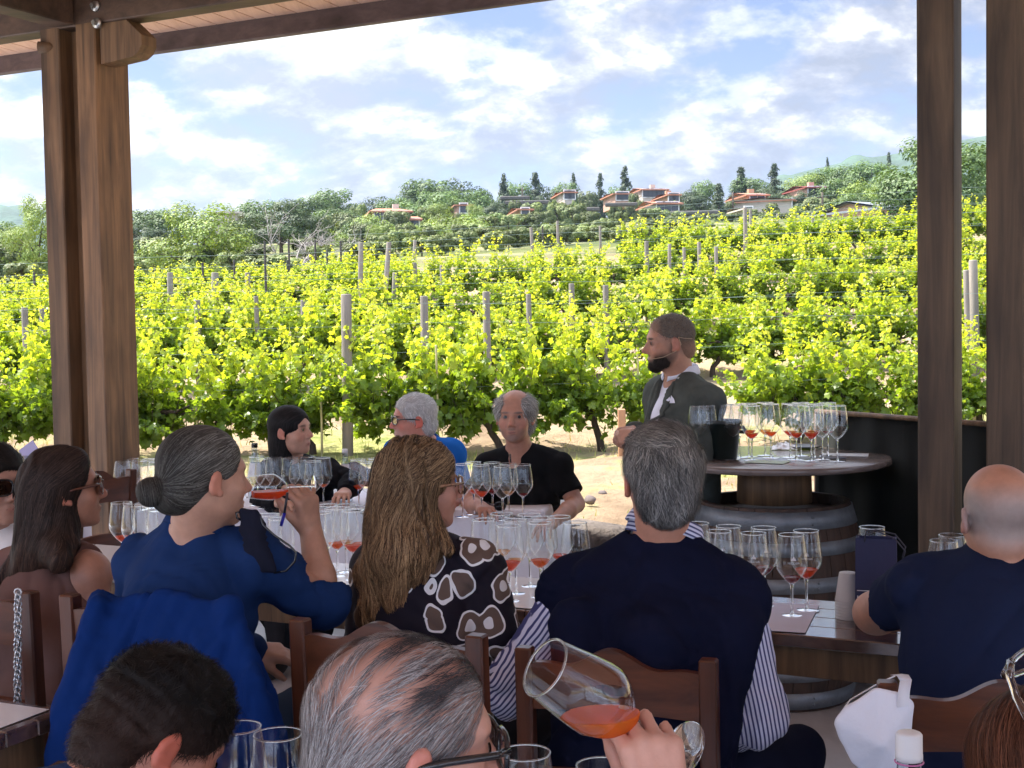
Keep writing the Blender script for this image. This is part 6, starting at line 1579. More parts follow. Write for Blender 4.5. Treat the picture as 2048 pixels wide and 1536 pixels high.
MB().tube([P(575, 985, 3.20), P(569, 1026, 3.20)], .0032, 10).build('barrel_of_pen', pmat('black_pen', (.02, .02, .03), .3), th, q); MB().tube([P(569, 1026, 3.20), P(562, 1052, 3.20)], [.0042, .0036], 10).build('cap', pmat('blue_pen_cap', (.02, .02, .35), .3), th, q)
cen = P(515, 1085, 3.05); Fm = Fld(V3(cen) - .13, V3(cen) + .13, .003)
poly = [(484, 1022), (512, 1024), (528, 1050), (540, 1110), (548, 1140), (520, 1140), (492, 1110), (481, 1060), (488, 1048)]
for a, b in zip(poly, poly[1:] + poly[:1]):
    for t in np.linspace(0, 1, 6):
        qq = V3(P(*a, 3.05)) * (1 - t) + V3(P(*b, 3.05)) * t; Fm.cone(qq, V3(P(510, 1080, 3.04)), .003, .005, .01)
Fm.disp(lambda X, Y, Z: wav((X, Y, Z), 50, .0012, 9)); V, Q = Fm.mesh()
th = mkobj('face_mask', npmesh('face_mask', V - V3(cen), Q), cloth('black_navy_cloth', (.015, .016, .028))); th.location = cen; tag(th, 'dark navy cloth face mask dangling by its loops beside the man in blue', 'face mask')
MB().tube([P(512, 1024, 3.05), P(520, 1030, 3.05), P(526, 1050, 3.04), P(548, 1070, 3.04), P(580, 1092, 3.03), P(592, 1105, 3.03), P(590, 1122, 3.03), P(572, 1142, 3.04), P(548, 1146, 3.05)], .0028, 6).build('ear_loop', M_frame, th, cen)
MB().tube([P(484, 1022, 3.05), P(472, 1026, 3.04), P(474, 1036, 3.04), P(486, 1042, 3.05)], .0028, 6).build('ear_loop', M_frame, th, cen)
# blue jacket on the chair back
hang = [(190, 1196, 2.93), (470, 1210, 2.86)]; cen = P(330, 1350, 2.88)
lo, hi = bbox(P(100, 1190, 2.9), P(600, 1560, 2.75), P(560, 1200, 3.0), P(100, 1560, 3.0), m=.06)
Fj = Fld(lo, hi, .006)
for i in range(12):
    t = i / 11; x = 198 + (462 - 198) * t; top = (x, 1200 + 10 * t + 8 * math.sin(t * 9), 2.94 - .09 * t); xb = 130 + (560 - 130) * t
    p0 = V3(P(*top)); fold = .016 * math.sin(t * 24) ; p1 = V3(P(x + (xb - x) * .45, 1360, 2.88 - .08 * t - abs(fold) * 2)); p2 = V3(P(xb, 1600, 2.86 - .06 * t + fold * 2))
    Fj.cone(p0, p1, .020, .024, .018); Fj.cone(p1, p2, .024, .020 + abs(fold) * .5, .018)
Fj.cone(P(196, 1212, 2.90), P(150, 1420, 2.86), .022, .045, .02); Fj.cone(P(150, 1420, 2.86), P(118, 1600, 2.86), .045, .04, .02)
Fj.cone(P(455, 1220, 2.84), P(510, 1400, 2.80), .022, .04, .02); Fj.cone(P(510, 1400, 2.80), P(580, 1600, 2.80), .04, .035, .02)
Fj.disp(lambda X, Y, Z: ridg((X, Y, Z), 26, .008, 13, 3, (1, 1, .2)) + ridg((X, Y, Z), 40, .003, 15))
V, Q = Fj.mesh(); V = lapl(V, Q, 2); j = mkobj('jacket', npmesh('jacket', V - V3(cen), Q), cloth('royal_blue_cotton', (.006, .026, .125), .9, .2, .3, 300)); j.location = cen; tag(j, 'royal blue jacket hanging in folds over a chair back', 'jacket')

# ---------- long-haired woman with glasses in patterned blouse
def blouse_mat():
    m, t, b = newmat('oval_print_fabric'); nd = t.nodes; lk = t.links; co = nd.new('ShaderNodeTexCoord')
    nz = nd.new('ShaderNodeTexNoise'); nz.inputs['Scale'].default_value = 9; lk.new(co.outputs['Object'], nz.inputs['Vector'])
    ad = nd.new('ShaderNodeMix'); ad.data_type = 'RGBA'; ad.blend_type = 'LINEAR_LIGHT'; ad.inputs[0].default_value = .04; lk.new(co.outputs['Object'], ad.inputs[6]); lk.new(nz.outputs[1], ad.inputs[7])
    v = nd.new('ShaderNodeTexVoronoi'); v.inputs['Scale'].default_value = 14.5; v.inputs['Randomness'].default_value = .55; mpp = nd.new('ShaderNodeMapping'); mpp.inputs['Scale'].default_value = (1.0, .22, .92); mpp.inputs['Rotation'].default_value = (0, 0, .2); lk.new(ad.outputs[2], mpp.inputs[0]); lk.new(mpp.outputs[0], v.inputs['Vector'])
    r = nd.new('ShaderNodeValToRGB'); lk.new(v.outputs['Distance'], r.inputs[0]); r.color_ramp.interpolation = 'CONSTANT'; e = r.color_ramp.elements
    for i, (p, c) in enumerate([(0, (.82, .80, .80)), (.20, (.15, .10, .078)), (.43, (.86, .84, .83)), (.495, (.016, .012, .020))]):
        if i >= 2: e.new(p)
        e[i].position = p; e[i].color = (*c, 1)
    lk.new(r.outputs[0], b.inputs['Base Color']); b.inputs['Roughness'].default_value = .7; b.inputs['Specular IOR Level'].default_value = .15; return m
H = frame(P(842, 970, 3.40), -66, 0, 0, .98)
S = dict(neck=P(838, 1075, 3.42), shL=P(752, 1140, 3.50), shR=P(950, 1138, 3.36), hip=P(868, 1490, 3.35), dep=1.0)
elR, wrR = P(992, 1268, 3.32), P(985, 1215, 3.62); elL, wrL = P(728, 1290, 3.48), P(840, 1240, 3.75)
lo, hi = bbox(H(0, 0, .13), H(.1, .1, 0), H(-.1, -.12, 0), S['shL'], S['shR'], S['hip'], elR, wrR, elL, wrL, m=.13)
Fd = Fld(lo, hi, .0055); torso(Fd, S); head_sdf(Fd, H, jaw=.95, nose=1.0); neck(Fd, H, S, .05); arm(Fd, S['shR'], elR, wrR, r0=.045, r1=.038, r2=.025); arm(Fd, S['shL'], elL, wrL, r0=.045, r1=.038, r2=.025)
hand_sdf(Fd, wrR, (.3, 1, -.1), (0, 0, 1), 1, sc=.9); hand_sdf(Fd, wrL, (.3, 1, -.1), (0, 0, 1), -1, sc=.9)
root, org = body_obj(Fd, H, S, 'woman with long light brown hair, tortoiseshell glasses and oval-patterned blouse seen from behind', (0.537, 0.262, 0.184), dict(red=.45))
Fs = Fld(lo, hi, .0055); torso(Fs, S, .012); arm(Fs, S['shR'], elR, wrR, .016, r0=.048, t1=.7); arm(Fs, S['shL'], elL, wrL, .014, t1=.7); hn = V3(H(0, -.02, -.06)) - V3(S['neck']); neckhole(Fs, S, H, -.005)
Fs.disp(lambda X, Y, Z: ridg((X, Y, Z), 18, .009, 21)); garment(Fs, 'blouse', blouse_mat(), root, org)
legs(S, cloth('dark_trousers', (.02, .02, .025)), root, org)
eyes(H, root, org)
torto = pmat('tortoiseshell', (.30, .16, .09), .2, .85, 60, coat=.5)
specs(H, root, org, torto, M_lens, .031, .0235, .107, .0030)
bk = H.inv(np.array([V3(P(770, 1230, 3.38)), V3(P(750, 1130, 3.36)), V3(P(905, 1150, 3.30)), V3(P(800, 1080, 3.33)), V3(P(742, 1200, 3.40)), V3(P(855, 1215, 3.30))]))
Fh = hair_mass(H, .0045, lambda Fd, e: None, extra=(P(690, 1250, 3.4), P(1000, 1240, 3.2), P(700, 1240, 3.6)))
e = lambda c, r, k=.02, op='add': Fh.ell(H(*c), np.array(r) * H.s, H.M, k, op)
e((0, -.014, .040), (.090, .110, .092), 0)
Fh.cone(H(0, -.05, -.02), P(800, 1100, 3.33), .088, .085, .04); Fh.cone(P(800, 1100, 3.34), P(752, 1235, 3.40), .070, .045, .03); Fh.cone(P(830, 1090, 3.33), P(800, 1225, 3.34), .065, .036, .03)
Fh.cone(H(.02, -.03, -.06), P(900, 1100, 3.28), .050, .012, .03); Fh.cone(H(-.06, -.02, -.03), P(740, 1140, 3.42), .045, .040, .03)
e((.0, .118, -.012), (.078, .052, .098), .012, 'sub'); e((.070, .062, -.060), (.032, .046, .062), .012, 'sub'); e((-.070, .062, -.060), (.032, .046, .062), .012, 'sub')
Fh.disp(lambda X, Y, Z: ridg((X, Y, Z), 38, .014, 31, 3, (1, 1, .25)))
dn = H.M.T @ np.array([0, 0, -1.0]); tgt = H.inv(np.array([V3(P(770, 1300, 3.40))]))[0]
def flow(L_, t):
    d = np.zeros_like(L_); top = L_[:, 2] > .02; d[:] = dn + np.array([0, -.35, 0])
    side = np.sign(L_[:, 0]); d[top] = np.stack([side[top] * .55, -.75 + 0 * side[top], -.35 + 0 * side[top]], 1)
    low = L_[:, 2] < -.09; dd = tgt - L_; dd /= np.linalg.norm(dd, axis=1, keepdims=True); d[low] = (dd * .5 + dn * .8)[low]
    d[:, 0] += (.20 + .25 * (L_[:, 2] < -.05)) * np.sin(L_[:, 2] * 55 + L_[:, 0] * 45 + 3 * t); return d / np.linalg.norm(d, axis=1, keepdims=True)
def cf(V, C, T): L_ = H.inv(V); g = np.clip((-L_[:, 2] - .02) * 3, 0, 1)[:, None]; return C * (1 + g * np.array([.75, .50, .30]))
build_hair(Fh, H, root, org, 15000, flow, BROWN, 13, .014, .0010, .0014, .0003, jit=.11, base=(.055, .034, .022), colfn=cf, cond=lambda L_: L_[:, 2] > -.26)

# ---------- grey-haired man with navy sweater over striped shirt
def stripe_mat():
    m, t, b = newmat('striped_shirt_fabric'); nd = t.nodes; lk = t.links
    a = nd.new('ShaderNodeAttribute'); a.attribute_name = 'stripe'; f = nd.new('ShaderNodeMath'); f.operation = 'FRACT'; lk.new(a.outputs['Fac'], f.inputs[0])
    r = nd.new('ShaderNodeValToRGB'); lk.new(f.outputs[0], r.inputs[0]); e = r.color_ramp.elements; e[0].position = .0; e[0].color = (.66, .67, .82, 1); e[1].position = .52; e[1].color = (.66, .67, .82, 1)
    for p, c in ((.58, (.045, .05, .17)), (.94, (.045, .05, .17)), (1.0, (.66, .67, .82))): q = e.new(p); q.color = (*c, 1)
    lk.new(r.outputs[0], b.inputs['Base Color']); b.inputs['Roughness'].default_value = .75
    co = nd.new('ShaderNodeTexCoord'); n = nd.new('ShaderNodeTexNoise'); n.inputs['Scale'].default_value = 300; lk.new(co.outputs['Object'], n.inputs[0]); bp = nd.new('ShaderNodeBump'); bp.inputs['Strength'].default_value = .15; bp.inputs['Distance'].default_value = .001; lk.new(n.outputs[0], bp.inputs['Height']); lk.new(bp.outputs[0], b.inputs['Normal'])
    return m
M_stripe = stripe_mat()
H = frame(P(1323, 957, 3.02), 6, 2, 0, 1.02)
S = dict(neck=P(1322, 1082, 3.07), shL=P(1148, 1190, 3.16), shR=P(1462, 1200, 2.97), hip=P(1290, 1570, 2.93), dep=1.15)
elL, wrL = P(1032, 1368, 3.12), P(1105, 1258, 3.45); elR, wrR = P(1508, 1425, 2.92), P(1400, 1470, 3.2)
lo, hi = bbox(H(0, 0, .13), S['shL'], S['shR'], S['hip'], elR, wrR, elL, wrL, m=.14); lo[1] -= .05
Fd = Fld(lo, hi, .006); torso(Fd, S, k=.04); head_sdf(Fd, H); neck(Fd, H, S, .060); arm(Fd, S['shR'], elR, wrR); arm(Fd, S['shL'], elL, wrL)
hand_sdf(Fd, wrR, V3(P(1330, 1480, 3.3)) - V3(wrR), (0, 0, 1), 1); hand_sdf(Fd, wrL, (.5, .8, -.15), (0, 0, 1), -1)
root, org = body_obj(Fd, H, S, 'broad grey-haired man seen from behind, navy sweater draped over blue-striped shirt', (0.488, 0.228, 0.151), dict(red=.4))
Fs = Fld(lo, hi, .006); torso(Fs, S, .002, .04, belly=.0)
for a, b, c in ((S['shL'], elL, wrL), (S['shR'], elR, wrR)):
    arm(Fs, a, b, c, .026, t1=.85); Fs.ell(V3(b), (.072, .072, .075), None, .03)
Fs.cone(V3(S['neck']) - V3((0, 0, .03)), V3(S['neck']) + V3((0, 0, .0)), .076, .070, .015); hn = V3(H(0, -.02, -.06)) - V3(S['neck']); neckhole(Fs, S, H, .015, .070)
Fs.disp(lambda X, Y, Z: ridg((X, Y, Z), 24, .0065, 41) + ridg((X, Y, Z), 50, .0025, 43))
def stripe_attr(V):
    out = np.full(len(V), 1e9); best = np.full(len(V), 1e9); res = np.zeros(len(V)); mid = (V3(S['shL']) + V3(S['shR'])) / 2
    segs = [(S['shL'], elL), (elL, wrL), (S['shR'], elR), (elR, wrR)]
    for a, b in segs:
        a, b = V3(a), V3(b); d = b - a; L2 = d @ d; t = np.clip(((V - a) @ d) / L2, 0, 1); q = V - a - t[:, None] * d; ds = np.linalg.norm(q, axis=1)
        dn_ = d / math.sqrt(L2); x = np.cross(dn_, [0, 1.0, .3]); x /= np.linalg.norm(x); s_ = (q @ x); sel = ds < best; res[sel] = s_[sel]; best[sel] = ds[sel]
    tor = best > .10; x = S['M'][:, 0]; res[tor] = ((V - mid) @ x)[tor]
    nk = np.linalg.norm(V - V3(S['neck']), axis=1) < .11; res[nk] = (V[nk] - V3(S['neck'])) @ np.array([.25, .1, .95]); return res * 105 + .013 * np.sin(V[:, 2] * 90)
garment(Fs, 'striped_shirt', M_stripe, root, org, attrs={'stripe': stripe_attr}); collar_ring(S, H, .088, .078, .062, M_stripe, root, org, -.004, .036, 105)
Fw = Fld(lo, hi, .006); S2 = dict(S); S2['hip'] = P(1280, 1560, 2.93); torso(Fw, S2, .027, .04, waist=.98, belly=.01)
z = S['M'][:, 2]; y = S['M'][:, 1]; x = S['M'][:, 0]
Fw.cone(V3(S['shL']) - x * .0, V3(S['shL']) * .72 + V3(elL) * .28 + x * .03, .060, .056, .03); Fw.cone(V3(S['shR']), V3(S['shR']) * .66 + V3(elR) * .34 - x * .02, .062, .060, .03)
Fw.cone(P(1150, 1250, 2.95), P(1170, 1420, 2.84), .06, .05, .04); Fw.cone(P(1462, 1260, 2.88), P(1425, 1480, 2.80), .068, .050, .04); Fw.cone(P(1300, 1280, 2.86), P(1300, 1500, 2.82), .07, .07, .05)
Fw.cone(P(1180, 1150, 3.08), P(1320, 1150, 2.98), .040, .044, .02); Fw.cone(P(1320, 1150, 2.98), P(1450, 1158, 3.0), .044, .040, .02)
Fw.cone(V3(S['neck']) + z * .16 + y * .02, V3(S['neck']) + z * .045 + y * .01, .11, .092, .012, 'sub')
Fw.disp(lambda X, Y, Z: ridg((X, Y, Z), 11, .008, 47, 2) + ridg((X, Y, Z), 34, .0035, 49))
garment(Fw, 'navy_sweater', cloth('navy_wool', (.0085, .010, .026), .95, .12, .5, 160, spec=.04), root, org)
legs(S, cloth('navy_trousers', (.012, .015, .035)), root, org, spread=.22)
def ops(Fd, e):
    e((0, -.018, .040), (.088, .108, .092), 0); e((0, -.062, -.030), (.070, .056, .066), .02); e((0, -.066, -.062), (.050, .038, .026), .02)
    e((0, .120, -.01), (.09, .062, .075), .012, 'sub'); 
    for s in (-1, 1): e((s * .094, .006, -.030), (.026, .040, .045), .006, 'sub')
Fh = hair_mass(H, .0035, ops)
def flow(L_, t):
    d = np.stack([np.sin(L_[:, 1] * 40 + 1) * .35 + .25 * L_[:, 0] / .08, -.25 - .5 * (L_[:, 2] > .07), -1.0 + 0 * L_[:, 0]], 1); tp_ = L_[:, 2] > .085
    d[tp_] = np.stack([-.6 + .3 * np.sin(L_[tp_, 0] * 50), .25 + .0 * L_[tp_, 0], .15 + 0 * L_[tp_, 0]], 1); return d / np.linalg.norm(d, axis=1, keepdims=True)
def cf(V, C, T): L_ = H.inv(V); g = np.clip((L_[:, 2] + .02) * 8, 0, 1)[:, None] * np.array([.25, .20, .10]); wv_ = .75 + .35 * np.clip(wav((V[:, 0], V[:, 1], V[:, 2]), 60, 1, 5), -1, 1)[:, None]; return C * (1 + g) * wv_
build_hair(Fh, H, root, org, 10000, flow, [(.24, .23, .22), (.15, .145, .14), (.36, .35, .33), (.10, .10, .10)], 6, .0068, .0012, .002, .0010, jit=.30, base=(.13, .125, .12), colfn=cf, disp=lambda X, Y, Z: wav((X, Y, Z), 75, .0025, 33, vert=.4))

# ---------- shaven-headed man in navy T-shirt, right edge
H = frame(P(1996, 1030, 2.98), 1, -3, 0, 1.0)
S = dict(neck=P(2000, 1122, 3.03), shL=P(1838, 1178, 3.05), shR=P(2190, 1185, 2.88), hip=P(1975, 1560, 2.86), dep=1.1)
elL = P(1752, 1226, 3.32); wrL = P(1895, 1215, 3.50); elR, wrR = P(2230, 1380, 2.86), P(2150, 1250, 3.2)
lo, hi = bbox(H(0, 0, .13), S['shL'], S['shR'], S['hip'], elR, wrR, elL, wrL, m=.14)
Fd = Fld(lo, hi, .006); torso(Fd, S, k=.04); head_sdf(Fd, H); neck(Fd, H, S, .062); arm(Fd, S['shR'], elR, wrR); arm(Fd, S['shL'], elL, wrL, r0=.054, r1=.050); Fd.ell(elL, (.056, .056, .052), None, .02)
hand_sdf(Fd, wrL, (.8, .5, -.1), (0, .1, 1), -1); hand_sdf(Fd, wrR, (-.4, 1, -.1), (0, 0, 1), 1)
st = [((0, -.06, .0), (.10, .10, .075), .75), ((.07, 0, .015), (.04, .08, .055), .6), ((-.07, 0, .015), (.04, .08, .055), .6)]
root, org = body_obj(Fd, H, S, 'shaven-headed man in navy T-shirt seen from behind at the right edge', (0.512, 0.251, 0.162), dict(red=.5, stub=st, stub_col=(.30, .28, .27)))
Fs = Fld(lo, hi, .006); torso(Fs, S, .014, .04, belly=.02); arm(Fs, S['shL'], elL, wrL, .016, r0=.056, upto='upper', t1=.6); arm(Fs, S['shR'], elR, wrR, .02, r0=.056, upto='upper', t1=.8)
Fs.cone(V3(S['shL']), V3(S['shL']) + (elL - S['shL']) * .52, .070, .068, .01); cuff_cut(Fs, S['shL'], elL, .52, .12, .09); hn = V3(H(0, -.02, -.06)) - V3(S['neck'])
Fs.cone(V3(S['neck']) - hn * .3, V3(S['neck']) + hn * .1, .08, .071, .015); neckhole(Fs, S, H, .012)
Fs.disp(lambda X, Y, Z: ridg((X, Y, Z), 13, .008, 51) + ridg((X, Y, Z), 40, .002, 53)); garment(Fs, 't_shirt', cloth('navy_jersey', (.014, .020, .050), .9, .1, .2, 300), root, org)
legs(S, cloth('grey_trousers', (.03, .03, .035)), root, org)

# ---------- dark-haired woman at the left with brown sleeveless top
H = frame(P(128, 978, 3.62), -64, 6, 0, .97)
S = dict(neck=P(108, 1085, 3.66), shL=P(28, 1150, 3.74), shR=P(178, 1148, 3.58), hip=P(105, 1460, 3.50), dep=.95)
elR, wrR = P(212, 1300, 3.52), P(170, 1290, 3.80); elL, wrL = P(-20, 1300, 3.74), P(80, 1280, 4.0)
lo, hi = bbox(H(0, 0, .13), H(.1, .1, 0), H(-.1, -.12, 0), S['shL'], S['shR'], S['hip'], elR, wrR, elL, wrL, m=.13)
Fd = Fld(lo, hi, .0055); torso(Fd, S); head_sdf(Fd, H, jaw=.93); neck(Fd, H, S, .048)
for a, b, c, s in ((S['shR'], elR, wrR, 1), (S['shL'], elL, wrL, -1)): arm(Fd, a, b, c, r0=.044, r1=.037, r2=.025); hand_sdf(Fd, c, (.3, 1, -.1), (0, 0, 1), s, sc=.9)
root, org = body_obj(Fd, H, S, 'woman with long dark hair and sunglasses in brown sleeveless top at the left', (0.415, 0.194, 0.124), dict(red=.3))
Fs = Fld(lo, hi, .0055); torso(Fs, S, .009)
neckhole(Fs, S, H, -.03, .10)
for sh, s in ((S['shR'], 1), (S['shL'], -1)): Fs.ell(V3(sh) + S['M'][:, 0] * s * .050, (.06, .12, .11), S['M'], .01, 'sub')
Fs.disp(lambda X, Y, Z: ridg((X, Y, Z), 16, .008, 61, 3, (1, 1, .5))); garment(Fs, 'sleeveless_top', cloth('brown_mauve_viscose', (.16, .085, .070), .75), root, org)
legs(S, cloth('beige_skirt', (.25, .18, .15)), root, org); eyes(H, root, org)
specs(H, root, org, pmat('brown_acetate', (.10, .035, .022), .2, .4, 40, coat=.5), M_shade, .030, .024, .106, .0030)
Fh = hair_mass(H, .0045, lambda Fd, e: None, extra=(P(-30, 1190, 3.6), P(180, 1160, 3.4), P(0, 1190, 3.8)))
e = lambda c, r, k=.02, op='add': Fh.ell(H(*c), np.array(r) * H.s, H.M, k, op)
e((0, -.014, .038), (.086, .106, .090), 0); Fh.cone(H(0, -.05, -.02), P(85, 1095, 3.60), .085, .075, .04); Fh.cone(P(85, 1095, 3.60), P(28, 1165, 3.62), .070, .045, .03); Fh.cone(P(110, 1085, 3.56), P(120, 1120, 3.50), .06, .035, .03); Fh.cone(H(.02, -.02, -.05), P(150, 1090, 3.54), .045, .014, .02)
e((.0, .118, -.012), (.078, .052, .098), .012, 'sub'); e((.070, .066, -.055), (.032, .050, .066), .012, 'sub'); e((-.070, .066, -.055), (.032, .050, .066), .012, 'sub')
Fh.disp(lambda X, Y, Z: ridg((X, Y, Z), 34, .010, 35, 3, (1, 1, .2))); dn = H.M.T @ np.array([0, 0, -1.0]); tgt = H.inv(np.array([V3(P(30, 1230, 3.62))]))[0]
def flow(L_, t):
    d = np.zeros_like(L_); top = L_[:, 2] > .02; d[:] = dn + np.array([0, -.3, 0]); side = np.sign(L_[:, 0]); d[top] = np.stack([side[top] * .5, -.8 + 0 * side[top], -.35 + 0 * side[top]], 1)
    low = L_[:, 2] < -.09; dd = tgt - L_; dd /= np.linalg.norm(dd, axis=1, keepdims=True); d[low] = (dd * .7 + dn * .6)[low]; d[:, 0] += .10 * np.sin(L_[:, 2] * 40 + L_[:, 0] * 30 + 3 * t); return d / np.linalg.norm(d, axis=1, keepdims=True)
def cf(V, C, T): L_ = H.inv(V); g = np.clip((-L_[:, 2] - .10) * 5, 0, 1)[:, None]; return C * (1 + g * np.array([1.6, 1.1, .8]))
build_hair(Fh, H, root, org, 5000, flow, [(.035, .022, .018), (.055, .034, .026), (.022, .015, .012)], 12, .014, .0020, .0012, .0001, jit=.10, base=(.024, .016, .013), colfn=cf, cond=lambda L_: L_[:, 2] > -.20)

# ---------- man with sunglasses and white shirt, cut by the left edge
H = frame(P(-10, 968, 3.95), -128, 0, 0, 1.0)
S = dict(neck=P(-20, 1055, 3.98), shL=P(60, 1110, 4.10), shR=P(-150, 1110, 3.98), hip=P(-40, 1400, 4.0))
S['shL'], S['shR'] = P(-130, 1105, 4.10), P(30, 1110, 3.95)
lo, hi = bbox(H(0, 0, .13), S['shL'], S['shR'], S['hip'], P(-150, 1300, 4.1), P(60, 1290, 4.2), m=.13); elR, wrR, elL, wrL = P(55, 1270, 3.98), P(0, 1260, 4.2), P(-160, 1270, 4.1), P(-100, 1250, 4.3)
Fd = Fld(lo, hi, .0065); torso(Fd, S); head_sdf(Fd, H); neck(Fd, H, S)
for a, b, c, s in ((S['shR'], elR, wrR, 1), (S['shL'], elL, wrL, -1)): arm(Fd, a, b, c); hand_sdf(Fd, c, (.3, 1, -.1), (0, 0, 1), s)
root, org = body_obj(Fd, H, S, 'man in white shirt and dark sunglasses cut off by the left edge', (0.415, 0.217, 0.151), dict(red=.3))
Fs = Fld(lo, hi, .0065); torso(Fs, S, .013); arm(Fs, S['shR'], elR, wrR, .016, t1=.6); arm(Fs, S['shL'], elL, wrL, .016, t1=.6); hn = V3(H(0, -.02, -.06)) - V3(S['neck']); Fs.cone(V3(S['neck']), V3(S['neck']) + hn * .3, .078, .068, .01); neckhole(Fs, S, H, .02)
Fs.disp(lambda X, Y, Z: wav((X, Y, Z), 25, .004, 71)); garment(Fs, 'shirt', cloth('white_cotton', (.74, .73, .72)), root, org); legs(S, cloth('tan_trousers', (.22, .17, .12)), root, org); eyes(H, root, org)
specs(H, root, org, M_frame, M_shade, .030, .024, .106, .0032)
def short_hair(H, root, org, cols, base, seed, n=3800, top=1.0, step=.006, recede=0.0, jit=.35, length=5, lift=.0018, res=.004, dispa=.002, th=.006, flowd=(0, -.35, -1.0)):
    def ops(Fd, e):
        e((0, -.016, .036), (.076 + th, .098 + th, .083 + th * top), 0); e((0, -.060, -.030), (.060 + th, .052 + th, .060), .02)
        e((0, .122 - recede, -.005), (.09, .060, .070), .010, 'sub')
        for s in (-1, 1): e((s * .090, .010, -.030), (.026, .040, .042), .006, 'sub')
    Fh = hair_mass(H, res, ops)
    def flow(L_, t):
        d = np.tile(np.array(flowd, float), (len(L_), 1)); tp_ = L_[:, 2] > .07; d[tp_] = np.array([.25, -.9, .05]); return d / np.linalg.norm(d, axis=1, keepdims=True)
    return build_hair(Fh, H, root, org, n, flow, cols, length, step, .0017, lift, .0006, jit=jit, base=base, seed=seed, disp=lambda X, Y, Z: wav((X, Y, Z), 80, dispa, seed))
short_hair(H, root, org, DARK, (.016, .013, .011), 5, 3000, th=.012)

# ---------- three people behind the white table
def seated_far(label, Hd, sh, hip_px, arms, skin, shirtmat, offs, hairfn, colkw=None, nr=.056, trim=.06, sleeve=('short', 'short'), look=(0, 0), seed=80, trous=(.03, .03, .035), jaw=1.0, chin=1.0, neckpx=None):
    S = dict(neck=neckpx, shL=sh[0], shR=sh[1], hip=hip_px); (elL, wrL), (elR, wrR) = arms
    lo, hi = bbox(Hd(0, 0, .13), S['shL'], S['shR'], S['hip'], elR, wrR, elL, wrL, m=.14); Fd = Fld(lo, hi, .0058); torso(Fd, S); head_sdf(Fd, Hd, jaw=jaw, chin=chin); neck(Fd, Hd, S, nr)
    arm(Fd, S['shL'], elL, wrL, r2=.027); arm(Fd, S['shR'], elR, wrR, r2=.027)
    for a, b, s in ((elL, wrL, -1), (elR, wrR, 1)):
        dd = V3(wrL if s < 0 else wrR) - V3(a); up_ = dd[2] > .12; dd[2] *= (1 if up_ else .3); hand_sdf(Fd, b, dd, (-1, -.3, 0) if up_ else (0, 0, 1), s, (.3, .35, .4, .45, .5), sc=.95)
    root, org = body_obj(Fd, Hd, S, label, skin, colkw); Fs = Fld(lo, hi, .0058); torso(Fs, S, offs)
    for a, b, c, sl in ((S['shL'], elL, wrL, sleeve[0]), (S['shR'], elR, wrR, sleeve[1])):
        if sl == 'short': Fs.cone(V3(a) - V3((0, 0, .012)), V3(a) + (V3(b) - V3(a)) * .75, .060, .064, .02); cuff_cut(Fs, a, b, .72, .10, .08)
        else: arm(Fs, a, b, c, .013, t1=.9)
    hn = V3(Hd(0, -.02, -.06)) - V3(S['neck']); neckhole(Fs, S, Hd, trim * .3 + .01, .070)
    Fs.disp(lambda X, Y, Z: ridg((X, Y, Z), 16, .0045, seed)); garment(Fs, 'top', shirtmat, root, org); eyes(Hd, root, org, look)
    legs(S, cloth('trousers_%d' % seed, trous), root, org, res=.014); hairfn(Hd, root, org); return root, org, S
# woman in black
H4 = frame(P(583, 860, 6.35), -112, 4, 0, 1.0)
def hair4(H, root, org):
    def ops(Fd, e):
        e((0, -.016, .034), (.088, .108, .090), 0); e((0, -.055, -.055), (.078, .070, .085), .03); e((0, -.070, -.13), (.070, .055, .07), .03)
        e((0, .122, -.010), (.078, .058, .088), .010, 'sub'); e((.086, .035, -.055), (.030, .052, .055), .01, 'sub'); e((-.086, .035, -.055), (.030, .052, .055), .01, 'sub')
    Fh = hair_mass(H, .004, ops, lo=(-.13, -.18, -.22)); dn = np.array([0, -.25, -1.0])
    def flow(L_, t):
        d = np.tile(dn, (len(L_), 1)); tp_ = L_[:, 2] > .04; sg = np.sign(L_[tp_, 0]); d[tp_] = np.stack([.7 * sg, -.5 + 0 * sg, -.3 + 0 * sg], 1); return d / np.linalg.norm(d, axis=1, keepdims=True)
    build_hair(Fh, H, root, org, 2600, flow, [(.012, .011, .012), (.022, .020, .020)], 9, .011, .0026, .001, jit=.08, base=(.010, .009, .010))
r4, o4, S4 = seated_far('dark-haired woman in black top looking right behind the white table', H4, (P(655, 945, 6.40), P(545, 945, 6.52)), P(600, 1240, 6.55), ((P(705, 965, 6.25), P(690, 985, 6.0)), (P(520, 1010, 6.40), P(560, 1005, 6.1))), (0.561, 0.308, 0.216), cloth('black_jersey', (.010, .010, .013)), .012, hair4, dict(red=.35, lips=(.40, .10, .10)), .047, .02, ('long', 'long'), seed=81, jaw=.92, chin=.9, neckpx=P(590, 920, 6.45))
